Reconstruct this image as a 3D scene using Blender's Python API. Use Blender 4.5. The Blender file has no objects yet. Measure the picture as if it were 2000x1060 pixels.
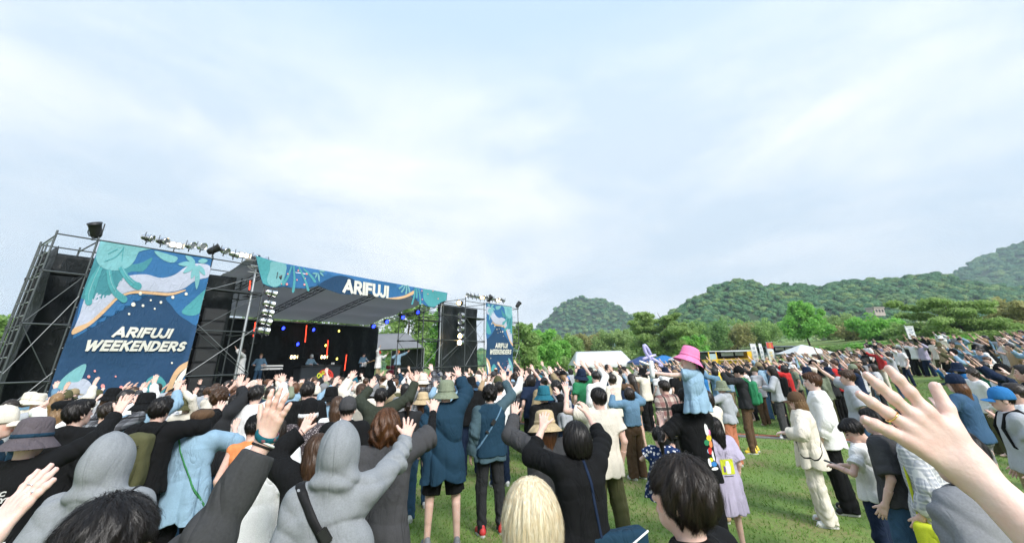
import bpy, bmesh, math, random, time
import numpy as np
from mathutils import Vector, Matrix
T0 = time.time()
rnd = random.Random(7); rng = np.random.default_rng(7)
scene = bpy.context.scene
col = scene.collection
# ------------------------------------------------------------------ camera
F, CX, CY, CAMH = 800.0, 1000.0, 400.0, 1.97          # pixels of the 2000 x 1060 photograph
PITCH, ROLL = math.radians(20.9), math.radians(1.5)
C0 = np.array([0, 0, CAMH])
fwd = np.array([0, math.cos(PITCH), math.sin(PITCH)])
_up = np.array([0, -math.sin(PITCH), math.cos(PITCH)]); _rt = np.array([1.0, 0, 0])
crt = _rt*math.cos(ROLL) - _up*math.sin(ROLL)
cup = _up*math.cos(ROLL) + _rt*math.sin(ROLL)
cam = bpy.data.cameras.new('camera'); camo = bpy.data.objects.new('camera', cam); col.objects.link(camo)
M = Matrix(((crt[0], cup[0], -fwd[0], 0), (crt[1], cup[1], -fwd[1], 0), (crt[2], cup[2], -fwd[2], CAMH), (0, 0, 0, 1)))
camo.matrix_world = M
cam.sensor_width = 36; cam.lens = F/2000*36; cam.shift_y = -130/2000
cam.clip_start = 0.05; cam.clip_end = 6000
scene.camera = camo
def ray(x, y): return fwd + crt*((x-CX)/F) - cup*((y-CY)/F)
def proj(p):
    d = np.asarray(p, float)-C0; w = d@fwd
    return CX+F*(d@crt)/w, CY-F*(d@cup)/w
def atz(x, y, z): d = ray(x, y); return C0+d*((z-CAMH)/d[2])
def aty(x, y, Y): d = ray(x, y); return C0+d*(Y/d[1])
# ------------------------------------------------------------------ world, sun, exposure
SUN_EL, SUN_AZ = math.radians(38), math.radians(148)   # azimuth clockwise from +Y: behind the camera, to the right
world = bpy.data.worlds.new('World'); scene.world = world; world.use_nodes = True
nt = world.node_tree; nt.nodes.clear()
def N(t, **k):
    n = nt.nodes.new(t)
    for a, b in k.items(): setattr(n, a, b)
    return n
out = N('ShaderNodeOutputWorld'); bg = N('ShaderNodeBackground'); bg.inputs[1].default_value = 0.112
sky = N('ShaderNodeTexSky', sky_type='NISHITA'); sky.sun_disc = False
sky.sun_elevation = SUN_EL; sky.sun_rotation = SUN_AZ
sky.air_density = 1.0; sky.dust_density = 2.0; sky.ozone_density = 1.0
tc = N('ShaderNodeTexCoord'); sep = N('ShaderNodeSeparateXYZ'); nt.links.new(tc.outputs['Generated'], sep.inputs[0])
mp = N('ShaderNodeMapping'); mp.inputs['Scale'].default_value = (1.5, 1.5, 4.2); mp.inputs['Location'].default_value = (3.1, .4, .9)
nt.links.new(tc.outputs['Generated'], mp.inputs[0])
nz = N('ShaderNodeTexNoise'); nz.inputs['Scale'].default_value = 1.25; nz.inputs['Detail'].default_value = 8; nz.inputs['Roughness'].default_value = .56
nz.inputs['Distortion'].default_value = .35
nt.links.new(mp.outputs[0], nz.inputs['Vector'])
# cloud cover: thick low down, thinning out towards the zenith
cov = N('ShaderNodeValToRGB'); e = cov.color_ramp.elements
e[0].position = 0.0; e[0].color = (.85,)*3+(1,); e[1].position = .70; e[1].color = (.0,)*3+(1,)
e3 = cov.color_ramp.elements.new(.58); e3.color = (.62,)*3+(1,)
e2 = cov.color_ramp.elements.new(.44); e2.color = (.95,)*3+(1,)
nt.links.new(sep.outputs['Z'], cov.inputs[0])
ramp = N('ShaderNodeValToRGB'); r = ramp.color_ramp.elements
r[0].position = .40; r[0].color = (.0,)*3+(1,); r[1].position = .66; r[1].color = (1,)*3+(1,)
nt.links.new(nz.outputs['Fac'], ramp.inputs[0])
ccol = N('ShaderNodeMix', data_type='RGBA')       # grey-blue cloud body to white tops
ccol.inputs[6].default_value = (5.8, 6.65, 7.5, 1); ccol.inputs[7].default_value = (8.7, 8.8, 8.9, 1)
nt.links.new(ramp.outputs[0], ccol.inputs[0])
veil = N('ShaderNodeMix', data_type='RGBA')       # thin bright veil of high cloud over the blue
veil.inputs[0].default_value = .88; veil.inputs[7].default_value = (5.25, 6.75, 8.7, 1)
nt.links.new(sky.outputs[0], veil.inputs[6])
fin = N('ShaderNodeMix', data_type='RGBA')
nt.links.new(cov.outputs[0], fin.inputs[0]); nt.links.new(veil.outputs[2], fin.inputs[6]); nt.links.new(ccol.outputs[2], fin.inputs[7])
nt.links.new(fin.outputs[2], bg.inputs[0]); nt.links.new(bg.outputs[0], out.inputs[0])
sl = bpy.data.lights.new('sun', 'SUN'); so = bpy.data.objects.new('sun', sl); col.objects.link(so)
sl.energy = 3.7; sl.angle = math.radians(24); sl.color = (1, .97, .93)
sd = Vector((math.sin(SUN_AZ)*math.cos(SUN_EL), math.cos(SUN_AZ)*math.cos(SUN_EL), math.sin(SUN_EL)))
so.rotation_euler = (-sd).to_track_quat('-Z', 'Y').to_euler(); so.location = (30, -40, 60)
vs = scene.view_settings; vs.view_transform = 'Standard'; vs.look = 'None'; vs.exposure = 0.35; vs.gamma = 1; vs.use_curve_mapping = False
scene.cycles.use_denoising = True; scene.cycles.max_bounces = 6; scene.cycles.diffuse_bounces = 3
scene.cycles.transparent_max_bounces = 8; scene.cycles.use_adaptive_sampling = True; scene.cycles.adaptive_threshold = .02

# ------------------------------------------------------------------ helpers: objects
def tag(o, label=None, cat=None, group=None, kind=None):
    if label: o['label'] = label
    if cat: o['category'] = cat
    if group: o['group'] = group
    if kind: o['kind'] = kind
    return o
def thing(name, label, cat, loc=(0, 0, 0), rotz=0, group=None):
    o = bpy.data.objects.new(name, None); col.objects.link(o); o.empty_display_size = .2
    o.location = loc; o.rotation_euler = (0, 0, rotz)
    return tag(o, label, cat, group)
def link(name, me, m=None, parent=None):
    o = bpy.data.objects.new(name, me); col.objects.link(o)
    if m is not None:
        if len(me.materials) == 0: me.materials.append(m)
        elif me.materials[0] is not m:
            o.material_slots[0].link = 'OBJECT'; o.material_slots[0].material = m
    if parent is not None: o.parent = parent
    return o
def mkmesh(name, v, f, smooth=True):
    v = np.asarray(v, np.float32); me = bpy.data.meshes.new(name)
    if isinstance(f, np.ndarray):
        n, k = f.shape
        me.vertices.add(len(v)); me.vertices.foreach_set('co', v.ravel())
        me.loops.add(n*k); me.loops.foreach_set('vertex_index', f.ravel().astype(np.int32))
        me.polygons.add(n); me.polygons.foreach_set('loop_start', np.arange(0, n*k, k, dtype=np.int32))
        me.update(calc_edges=True)
    else:
        me.from_pydata(v.tolist(), [], f)
    if smooth: me.shade_smooth()
    return me
class MB:
    def __init__(s): s.v = []; s.f = []
    def add(s, v, f):
        o = len(s.v); s.v += [tuple(p) for p in v]; s.f += [tuple(i+o for i in q) for q in f]; return s
    def box(s, c, d, R=None):
        x, y, z = (k/2 for k in d)
        v = np.array([(a*x, b*y, e*z) for a in (-1, 1) for b in (-1, 1) for e in (-1, 1)])
        if R is not None: v = v@np.asarray(R).T
        return s.add(v+np.asarray(c), [(0, 1, 3, 2), (4, 6, 7, 5), (0, 4, 5, 1), (2, 3, 7, 6), (0, 2, 6, 4), (1, 5, 7, 3)])
    def tube(s, pts, rad, n=8, cap=True):
        pts = [np.asarray(p, float) for p in pts]
        if not hasattr(rad, '__len__'): rad = [rad]*len(pts)
        vs = []; prev = None
        for i, p in enumerate(pts):
            t = pts[min(i+1, len(pts)-1)]-pts[max(i-1, 0)]; t = t/(np.linalg.norm(t)+1e-9)
            a = np.cross(t, (0, 0, 1)) if prev is None else prev-t*(prev@t)
            if np.linalg.norm(a) < 1e-3: a = np.cross(t, (1, 0, 0))
            a = a/np.linalg.norm(a); prev = a; b = np.cross(t, a)
            for k in range(n):
                w = 2*math.pi*k/n; vs.append(p+rad[i]*(a*math.cos(w)+b*math.sin(w)))
        fs = [(i*n+k, i*n+(k+1) % n, (i+1)*n+(k+1) % n, (i+1)*n+k) for i in range(len(pts)-1) for k in range(n)]
        if cap: fs += [tuple(range(n))[::-1], tuple(range((len(pts)-1)*n, len(pts)*n))]
        return s.add(vs, fs)
    def lathe(s, prof, n=24, c=(0, 0, 0), sx=1, sy=1, R=None, wob=None):
        vs = []
        for r, z in prof:
            for k in range(n):
                w = 2*math.pi*k/n; rr = r*(1+(wob(w, z) if wob else 0))
                vs.append((rr*math.cos(w)*sx, rr*math.sin(w)*sy, z))
        vs = np.array(vs)
        if R is not None: vs = vs@np.asarray(R).T
        fs = [(i*n+k, i*n+(k+1) % n, (i+1)*n+(k+1) % n, (i+1)*n+k) for i in range(len(prof)-1) for k in range(n)]
        return s.add(vs+np.asarray(c), fs)
    def prism(s, poly, t, T):            # 2D polygon (a, b), thickness t along the third axis; T maps (a, b, c) to a point
        n = len(poly)
        ar = sum(poly[i][0]*poly[(i+1) % n][1]-poly[(i+1) % n][0]*poly[i][1] for i in range(n))
        if ar < 0: poly = poly[::-1]
        v = [T(a, b, 0) for a, b in poly]+[T(a, b, t) for a, b in poly]
        return s.add(v, [tuple(range(n))[::-1], tuple(range(n, 2*n))]+[(i, (i+1) % n, n+(i+1) % n, n+i) for i in range(n)])
    def mesh(s, name, smooth=False):
        return mkmesh(name, s.v, s.f, smooth)
    def build(s, name, m, parent=None, smooth=False): return link(name, s.mesh(name, smooth), m, parent)
_unit = {}
def rod(name, p0, p1, r, m, parent, n=8):       # shares one cylinder mesh between all rods of a kind
    key = (n, m.name)
    if key not in _unit:
        mb = MB(); mb.tube([(0, 0, 0), (0, 0, 1)], 1, n); me = mb.mesh('rod'); me.shade_smooth()
        for p in me.polygons:
            if len(p.vertices) > 4: p.use_smooth = False
        _unit[key] = me
    o = link(name, _unit[key], m, parent)
    a, b = Vector(p0), Vector(p1); d = b-a
    o.matrix_local = Matrix.Translation(a) @ d.to_track_quat('Z', 'Y').to_matrix().to_4x4() @ Matrix.Diagonal((r, r, d.length, 1))
    return o
_ub = {}
def boxo(name, c, d, m, parent, bev=.0):        # box part sharing mesh data by size
    key = (tuple(round(x, 4) for x in d), m.name, bev)
    if key not in _ub:
        bm = bmesh.new(); bmesh.ops.create_cube(bm, size=1)
        bmesh.ops.scale(bm, vec=d, verts=bm.verts)
        if bev: bmesh.ops.bevel(bm, geom=bm.edges[:], offset=bev, segments=2, affect='EDGES')
        me = bpy.data.meshes.new(name); bm.to_mesh(me); bm.free(); _ub[key] = me
    o = link(name, _ub[key], m, parent); o.location = c
    return o
# ------------------------------------------------------------------ helpers: materials
_mats = {}
def mat(name, c, rough=.6, metal=0, var=.12, vs=6, bump=0, bs=40, spec=.5, emit=None, es=0, trans=0, coat=0, alpha=1):
    if name in _mats: return _mats[name]
    m = bpy.data.materials.new(name); m.use_nodes = True; t = m.node_tree; b = t.nodes['Principled BSDF']
    L = t.links.new; _mats[name] = m
    b.inputs['Roughness'].default_value = rough; b.inputs['Metallic'].default_value = metal
    b.inputs['Specular IOR Level'].default_value = spec; b.inputs['Coat Weight'].default_value = coat
    b.inputs['Base Color'].default_value = (*c, 1); m.diffuse_color = (*c, 1)
    if alpha < 1: b.inputs['Alpha'].default_value = alpha
    tc = t.nodes.new('ShaderNodeTexCoord')
    if var:
        nz = t.nodes.new('ShaderNodeTexNoise'); nz.inputs['Scale'].default_value = vs; nz.inputs['Detail'].default_value = 5
        L(tc.outputs['Object'], nz.inputs['Vector'])
        mx = t.nodes.new('ShaderNodeMix'); mx.data_type = 'RGBA'
        mx.inputs[6].default_value = (*[x*(1-var) for x in c], 1); mx.inputs[7].default_value = (*[min(1, x*(1+var)) for x in c], 1)
        L(nz.outputs['Fac'], mx.inputs[0]); L(mx.outputs[2], b.inputs['Base Color'])
    if bump:
        n2 = t.nodes.new('ShaderNodeTexNoise'); n2.inputs['Scale'].default_value = bs; n2.inputs['Detail'].default_value = 4
        L(tc.outputs['Object'], n2.inputs['Vector'])
        bp = t.nodes.new('ShaderNodeBump'); bp.inputs['Strength'].default_value = bump; bp.inputs['Distance'].default_value = .02
        L(n2.outputs['Fac'], bp.inputs['Height']); L(bp.outputs[0], b.inputs['Normal'])
    if emit:
        b.inputs['Emission Color'].default_value = (*emit, 1); b.inputs['Emission Strength'].default_value = es
    if trans:
        tr = t.nodes.new('ShaderNodeBsdfTranslucent'); tr.inputs[0].default_value = (*[min(1, x*1.1) for x in c], 1)
        ms = t.nodes.new('ShaderNodeMixShader'); ms.inputs[0].default_value = trans
        o = t.nodes['Material Output']; L(b.outputs[0], ms.inputs[1]); L(tr.outputs[0], ms.inputs[2]); L(ms.outputs[0], o.inputs[0])
    return m
def S(r, g, b):            # sRGB 0-255 to linear
    f = lambda x: (x/255/12.92 if x/255 <= .04045 else ((x/255+.055)/1.055)**2.4)
    return (f(r), f(g), f(b))
def fabric(name, c, rough=.9, wr=1.0, sheen=.0):
    """woven cloth: colour unevenness, soft wrinkles and a fine weave"""
    key = 'cloth_'+name
    if key in _mats: return _mats[key]
    m = mat(key, c, rough, var=.14, vs=9, spec=.18); t = m.node_tree; b = t.nodes['Principled BSDF']; L = t.links.new
    b.inputs['Sheen Weight'].default_value = sheen
    tc = t.nodes.new('ShaderNodeTexCoord')
    mpn = t.nodes.new('ShaderNodeMapping'); mpn.inputs['Scale'].default_value = (1, 1, .38); L(tc.outputs['Object'], mpn.inputs[0])
    a = t.nodes.new('ShaderNodeTexNoise'); a.inputs['Scale'].default_value = 8.0; a.inputs['Detail'].default_value = 2.5; a.inputs['Distortion'].default_value = .9
    L(mpn.outputs[0], a.inputs['Vector'])
    w = t.nodes.new('ShaderNodeTexNoise'); w.inputs['Scale'].default_value = 420; L(tc.outputs['Object'], w.inputs['Vector'])
    b1 = t.nodes.new('ShaderNodeBump'); b1.inputs['Strength'].default_value = wr; b1.inputs['Distance'].default_value = .03; 
    s1 = t.nodes.new('ShaderNodeMath'); s1.operation = 'MULTIPLY_ADD'; s1.inputs[1].default_value = 2; s1.inputs[2].default_value = -1; L(a.outputs['Fac'], s1.inputs[0])
    s2 = t.nodes.new('ShaderNodeMath'); s2.operation = 'ABSOLUTE'; L(s1.outputs[0], s2.inputs[0])
    s3 = t.nodes.new('ShaderNodeMath'); s3.operation = 'POWER'; s3.inputs[1].default_value = .85; L(s2.outputs[0], s3.inputs[0]); 
    mk = t.nodes.new('ShaderNodeTexNoise'); mk.inputs['Scale'].default_value = 3.1; mk.inputs['Detail'].default_value = 1; L(tc.outputs['Object'], mk.inputs['Vector'])
    mr = t.nodes.new('ShaderNodeMapRange'); mr.interpolation_type = 'SMOOTHSTEP'; mr.inputs[1].default_value = .36; mr.inputs[2].default_value = .56; L(mk.outputs['Fac'], mr.inputs[0])
    s4 = t.nodes.new('ShaderNodeMath'); s4.operation = 'MULTIPLY'; L(s3.outputs[0], s4.inputs[0]); L(mr.outputs[0], s4.inputs[1]); L(s4.outputs[0], b1.inputs['Height'])
    gn = t.nodes.new('ShaderNodeTexNoise'); gn.inputs['Scale'].default_value = 130; gn.inputs['Detail'].default_value = 3; L(tc.outputs['Object'], gn.inputs['Vector'])
    gr = t.nodes.new('ShaderNodeMapRange'); gr.inputs[1].default_value = .3; gr.inputs[2].default_value = .7; gr.inputs[3].default_value = .90; gr.inputs[4].default_value = 1.09; L(gn.outputs['Fac'], gr.inputs[0])
    gm_ = t.nodes.new('ShaderNodeMix'); gm_.data_type = 'RGBA'; gm_.blend_type = 'MULTIPLY'; gm_.inputs[0].default_value = 1; L(b.inputs['Base Color'].links[0].from_socket, gm_.inputs[6]); L(gr.outputs[0], gm_.inputs[7]); L(gm_.outputs[2], b.inputs['Base Color'])
    b2 = t.nodes.new('ShaderNodeBump'); b2.inputs['Strength'].default_value = .12; b2.inputs['Distance'].default_value = .003
    L(w.outputs['Fac'], b2.inputs['Height']); L(b1.outputs[0], b2.inputs['Normal']); L(b2.outputs[0], b.inputs['Normal'])
    return m
# ================================================================== SETTING: ground, hills, trees
def sstep(x, a, b):
    t = np.clip((np.asarray(x, float)-a)/(b-a), 0, 1); return t*t*(3-2*t)
def gz(x, y):
    """height of the lawn: flat before the stage, a long bank rising to the right"""
    x = np.asarray(x, float); y = np.asarray(y, float)
    u = np.maximum(0, x-10.5)
    z = .085*u*sstep(u, 0, 5) - .0025*np.maximum(0, u-26)**1.5*0
    z = np.where(z > 4.5, 4.5+(z-4.5)*.25, z)
    return z + .02*np.sin(x*.6+1)*np.sin(y*.5)*sstep(np.hypot(x, y), 8, 20)
gm = mat('lawn_soil', (.075, .125, .022), .95, var=0); t = gm.node_tree; b = t.nodes['Principled BSDF']; L = t.links.new
tc = t.nodes.new('ShaderNodeTexCoord')
n1 = t.nodes.new('ShaderNodeTexNoise'); n1.inputs['Scale'].default_value = .9; n1.inputs['Detail'].default_value = 8; n1.inputs['Roughness'].default_value = .65
n2 = t.nodes.new('ShaderNodeTexNoise'); n2.inputs['Scale'].default_value = 38; n2.inputs['Detail'].default_value = 4
L(tc.outputs['Object'], n1.inputs['Vector']); L(tc.outputs['Object'], n2.inputs['Vector'])
r1 = t.nodes.new('ShaderNodeValToRGB'); e = r1.color_ramp.elements
e[0].position = .36; e[0].color = (.25, .24, .09, 1); e[1].position = .68; e[1].color = (.15, .27, .055, 1)
x = r1.color_ramp.elements.new(.5); x.color = (.18, .27, .06, 1)
L(n1.outputs['Fac'], r1.inputs[0])
mx = t.nodes.new('ShaderNodeMix'); mx.data_type = 'RGBA'; mx.blend_type = 'MULTIPLY'; mx.inputs[0].default_value = .5
L(r1.outputs[0], mx.inputs[6]); L(n2.outputs['Color'], mx.inputs[7]); 
hs = t.nodes.new('ShaderNodeHueSaturation'); hs.inputs['Value'].default_value = 1.12; L(mx.outputs[2], hs.inputs['Color']); L(hs.outputs[0], b.inputs['Base Color'])
mb_ = t.nodes.new('ShaderNodeBump'); mb_.inputs['Strength'].default_value = .6; mb_.inputs['Distance'].default_value = .03; L(n2.outputs['Fac'], mb_.inputs['Height']); L(mb_.outputs[0], b.inputs['Normal'])
xs = np.concatenate([[-3000, -1200, -500, -200, -100], np.arange(-60, 100, 2.0), [110, 140, 200, 350, 600, 1200, 3000]])
ys = np.concatenate([[-600, -200, -60], np.arange(-20, 130, 2.0), [140, 170, 220, 320, 600, 1200, 3500]])
X, Y = np.meshgrid(xs, ys, indexing='ij'); Z = gz(X, Y)
v = np.stack([X, Y, Z], -1).reshape(-1, 3); nx, ny = X.shape
i, j = np.meshgrid(np.arange(nx-1), np.arange(ny-1), indexing='ij'); a = (i*ny+j).ravel()
ground = link('ground', mkmesh('ground', v, np.stack([a, a+ny, a+ny+1, a+1], 1)), gm); tag(ground, kind='structure')

# short lawn grass: one mass of blades where the lawn is near enough to see it
def leafmat(name, c, var=.35, tr=.35, vs=3.0):
    m = mat(name, c, .55, var=var, vs=vs, spec=.3, trans=tr); return m
grassm = leafmat('grass_blades', (.18, .30, .065), .4, .4, 2.2)
NG = 95000
q = rng.random(NG); dist = 3.2+17*q**1.15; ang = rng.uniform(-.98, .98, NG)
gx = dist*np.tan(ang)*.92; gy = dist
gzz = gz(gx, gy); hh = rng.uniform(.018, .045, NG)*(1+.02*dist); ww = rng.uniform(.004, .007, NG)*(1+.09*dist)
az = rng.uniform(0, 2*math.pi, NG); ln = rng.normal(0, .022, (NG, 2))
p0 = np.stack([gx-ww*np.cos(az), gy-ww*np.sin(az), gzz-.004], 1); p1 = np.stack([gx+ww*np.cos(az), gy+ww*np.sin(az), gzz-.004], 1)
p2 = np.stack([gx+ln[:, 0], gy+ln[:, 1], gzz+hh], 1)
vv = np.stack([p0, p1, p2], 1).reshape(-1, 3)
g = link('grass', mkmesh('grass', vv, np.arange(NG*3).reshape(-1, 3), False), grassm)
tag(g, 'short green lawn grass across the festival field', 'grass', kind='stuff')

# path edging that crosses the lawn: a band of red pavers with a grey gutter strip
edgem = mat('red_paver', (.42, .12, .06), .8, var=.25, vs=5); gutm = mat('grey_gutter', (.17, .16, .16), .85, var=.2)
A = atz(1190, 836, 0)[:2]; B = atz(1560, 856, 0)[:2]; dr = (B-A)/np.linalg.norm(B-A); nr = np.array([-dr[1], dr[0]])
mbp = MB(); mbg = MB(); 
path = bpy.data.objects.new('path', None); col.objects.link(path); tag(path, kind='structure')
pb = MB(); pb.box((0, 0, 0), (.38, .16, .05)); pme = pb.mesh('paver'); gb = MB(); gb.box((0, 0, 0), (.98, .22, .04)); gme = gb.mesh('gutter')
for k in range(80):
    s_ = -3+.4*k; c_ = A+dr*s_
    o = link('paver', pme, edgem, path); o.location = (*c_, float(gz(*c_))+.012); o.rotation_euler = (0, 0, math.atan2(dr[1], dr[0])+rnd.uniform(-.01, .01))
for k in range(32):
    s_ = -3+1.0*k; c_ = A+dr*s_-nr*.20
    o = link('gutter_slab', gme, gutm, path); o.location = (*c_, float(gz(*c_))+.006); o.rotation_euler = (0, 0, math.atan2(dr[1], dr[0]))

# ---------------------------------------------------------------- hills
hm = mat('hill_soil', (.035, .06, .02), .95, var=.3, vs=.02)
def vnoise(x, y, s, seed):
    r = np.random.default_rng(seed); o = 0
    for k in range(5):
        a = r.uniform(0, 6.28, 4); f = s*(1.9**k)
        o = o+(np.sin(x*f*np.cos(a[0])+y*f*np.sin(a[0])+a[1])*np.sin(x*f*np.cos(a[2])-y*f*np.sin(a[2])+a[3]))/1.75**k
    return o
def ridge_h(px_pts, D):      # skyline given as photo pixels at distance D -> lateral position and height
    return [(aty(x, y, D)[0], aty(x, y, D)[2]) for x, y in px_pts]
hillA = ridge_h([(985, 672), (1020, 655), (1045, 634), (1062, 622), (1090, 590), (1112, 578), (1130, 573), (1150, 576), (1175, 578), (1200, 588), (1222, 602), (1240, 613), (1262, 640), (1295, 665)], 900)
hillB = ridge_h([(1205, 680), (1262, 640), (1300, 606), (1330, 588), (1370, 566), (1400, 548), (1430, 540), (1455, 537), (1480, 547), (1520, 545), (1560, 549), (1600, 552), (1640, 541), (1680, 539), (1740, 535), (1790, 529), (1830, 528), (1870, 536), (1930, 548), (2000, 552), (2100, 556), (2300, 560), (2600, 590)], 380)
hillC = ridge_h([(1600, 640), (1700, 600), (1780, 565), (1840, 536), (1870, 520), (1900, 503), (1950, 481), (2000, 463), (2060, 440), (2160, 400), (2350, 390), (2700, 470)], 820)
hillD = ridge_h([(-600, 600), (-300, 598), (-100, 600), (0, 618), (60, 640), (250, 655), (420, 662), (620, 655), (830, 668), (960, 676)], 300)
pts_all = []
def hill(name, prof, D, depth_f, depth_b, step, cr, seed, low=-6, foot=None):
    px = np.array([p[0] for p in prof]); pz = np.array([p[1] for p in prof])
    xs = np.arange(px[0], px[-1], step); ds = np.concatenate([np.linspace(-depth_f, 0, 26), np.linspace(0, depth_b, 8)[1:]])
    X, Dd = np.meshgrid(xs, ds, indexing='ij')
    zr = np.interp(X, px, pz)-cr*.75
    t_ = np.where(Dd < 0, 1+Dd/depth_f, 1-Dd/depth_b)
    pr = t_**.85*(1-.12*np.sin(t_*math.pi)) if foot is None else np.where(t_ < .45, t_*foot/.45, foot+(1-foot)*((t_-.45)/.55)**.9)
    Z = low+(zr-low)*np.clip(pr, 0, 1)+vnoise(X, Dd, .02, seed)*3*np.sin(np.clip(t_, 0, 1)*math.pi)
    Yw = D+Dd; Xw = X*(Yw/D)
    v = np.stack([Xw, Yw, Z], -1).reshape(-1, 3); nx, ny = X.shape
    i, j = np.meshgrid(np.arange(nx-1), np.arange(ny-1), indexing='ij'); a = (i*ny+j).ravel()
    o = link(name, mkmesh(name, v, np.stack([a, a+ny, a+ny+1, a+1], 1)), hm); tag(o, kind='structure')
    # forest points over the slope that faces the field
    n = int((px[-1]-px[0])*depth_f/(cr*cr*.42)); r = np.random.default_rng(seed)
    fx = r.uniform(px[0], px[-1], n); fd = -depth_f*r.uniform(-.12, 1, n)
    tt = np.where(fd < 0, 1+fd/depth_f, 1-fd/depth_b)
    fz = np.interp(fx, px, pz)-cr*.75
    pr = tt**.85*(1-.12*np.sin(tt*math.pi)) if foot is None else np.where(tt < .45, tt*foot/.45, foot+(1-foot)*((tt-.45)/.55)**.9)
    z = low+(fz-low)*pr+vnoise(fx, fd, .02, seed)*3*np.sin(np.clip(tt, 0, 1)*math.pi)
    Yw = D+fd
    return np.stack([fx*Yw/D, Yw, z+cr*.1, np.full(n, cr)*(.55+.75*r.random(n)**1.6+.25*(r.random(n) < .12))], 1)
PA = hill('far_hill', hillA, 900, 150, 150, 6, 11, 3)
PB = hill('near_hill', hillB, 380, 200, 80, 6, 7.0, 5, low=-2, foot=.24)
PC = hill('back_hill', hillC, 820, 330, 200, 12, 13, 9)
PD = hill('left_hill', hillD, 300, 120, 80, 6, 7, 11)

def clump_mesh(name, n, seed, rx=1, rz=.85, size=.2, lobes=9, core=True):
    """one leafy crown of radius about 1: leaf-sized faces through several lobes, over a dark uneven core"""
    r = np.random.default_rng(seed)
    lc = r.normal(0, 1, (lobes, 3)); lc /= np.linalg.norm(lc, axis=1)[:, None]; lc *= r.uniform(.35, .72, (lobes, 1)); lc[:, 2] = np.abs(lc[:, 2])*.9-.1
    lr = r.uniform(.3, .5, lobes)
    k = r.integers(0, lobes, n); d = r.normal(0, 1, (n, 3)); d /= np.linalg.norm(d, axis=1)[:, None]
    p = lc[k]+d*lr[k][:, None]*r.uniform(.75, 1.08, n)[:, None]
    nrm = d+r.normal(0, .5, (n, 3)); nrm /= np.linalg.norm(nrm, axis=1)[:, None]
    a = np.cross(nrm, r.normal(0, 1, (n, 3))); a /= np.linalg.norm(a, axis=1)[:, None]; b = np.cross(nrm, a)
    s = size*r.uniform(.6, 1.3, n)[:, None]
    V = np.stack([p-a*s, p-b*s*.55, p+a*s, p+b*s*.55], 1).reshape(-1, 3); Fq = np.arange(4*n).reshape(-1, 4)
    if core:
        bm = bmesh.new(); bmesh.ops.create_icosphere(bm, subdivisions=3, radius=1)
        cv = np.array([q.co[:] for q in bm.verts]); cf = [[q.index for q in f.verts] for f in bm.faces]; bm.free()
        m = np.full(len(cv), .35)
        for c, rr in zip(lc, lr):
            bq = cv@c; disc = bq*bq-(c@c)+rr*rr*.82
            m = np.maximum(m, np.where(disc > 0, bq+np.sqrt(np.maximum(disc, 0)), 0))
        cv = cv*m[:, None]
        F3 = np.array([[f[0], f[1], f[2], f[2]] for f in cf])
        faces = [tuple(f) for f in Fq.tolist()]+[tuple(i+len(V) for i in f) for f in cf]
        V = np.concatenate([V, cv])
        V = V*np.array([rx, rx, rz]); return mkmesh(name, V, faces, False)
    return mkmesh(name, V*np.array([rx, rx, rz]), Fq, False)
def forest(name, pts, fm, meshes, label):
    """a far wood that reads as one mass: crowns instanced on points"""
    me = bpy.data.meshes.new(name); me.vertices.add(len(pts)); me.vertices.foreach_set('co', pts[:, :3].astype(np.float32).ravel())
    at = me.attributes.new('size', 'FLOAT', 'POINT'); at.data.foreach_set('value', pts[:, 3].astype(np.float32)*.62)
    o = bpy.data.objects.new(name, me); col.objects.link(o); tag(o, label, 'forest', kind='stuff')
    ng = bpy.data.node_groups.new(name, 'GeometryNodeTree'); ng.interface.new_socket('Geometry', in_out='INPUT', socket_type='NodeSocketGeometry'); ng.interface.new_socket('Geometry', in_out='OUTPUT', socket_type='NodeSocketGeometry')
    gi = ng.nodes.new('NodeGroupInput'); go = ng.nodes.new('NodeGroupOutput'); jn = ng.nodes.new('GeometryNodeJoinGeometry'); l = ng.links.new
    na = ng.nodes.new('GeometryNodeInputNamedAttribute'); na.data_type = 'FLOAT'; na.inputs[0].default_value = 'size'
    idx = ng.nodes.new('GeometryNodeInputIndex')
    for k, pm in enumerate(meshes):
        src = bpy.data.objects.new('crown_source', pm); 
        if len(pm.materials) == 0: pm.materials.append(fm)
        oi = ng.nodes.new('GeometryNodeObjectInfo'); oi.inputs[0].default_value = src; oi.inputs['As Instance'].default_value = True
        ip = ng.nodes.new('GeometryNodeInstanceOnPoints')
        md = ng.nodes.new('ShaderNodeMath'); md.operation = 'MODULO'; md.inputs[1].default_value = len(meshes); l(idx.outputs[0], md.inputs[0])
        cp = ng.nodes.new('FunctionNodeCompare'); cp.data_type = 'FLOAT'; cp.operation = 'EQUAL'; cp.inputs[1].default_value = k; cp.inputs['Epsilon'].default_value = .1
        l(md.outputs[0], cp.inputs[0])
        rv = ng.nodes.new('FunctionNodeRandomValue'); rv.data_type = 'FLOAT_VECTOR'; rv.inputs[0].default_value = (0, 0, 0); rv.inputs[1].default_value = (.2, .2, 6.28)
        l(gi.outputs[0], ip.inputs['Points']); l(cp.outputs[0], ip.inputs['Selection']); l(oi.outputs['Geometry'], ip.inputs['Instance'])
        l(rv.outputs[0], ip.inputs['Rotation']); l(na.outputs[0], ip.inputs['Scale']); l(ip.outputs[0], jn.inputs[0])
    l(jn.outputs[0], go.inputs[0])
    md = o.modifiers.new('crowns', 'NODES'); md.node_group = ng
    return o
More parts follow.
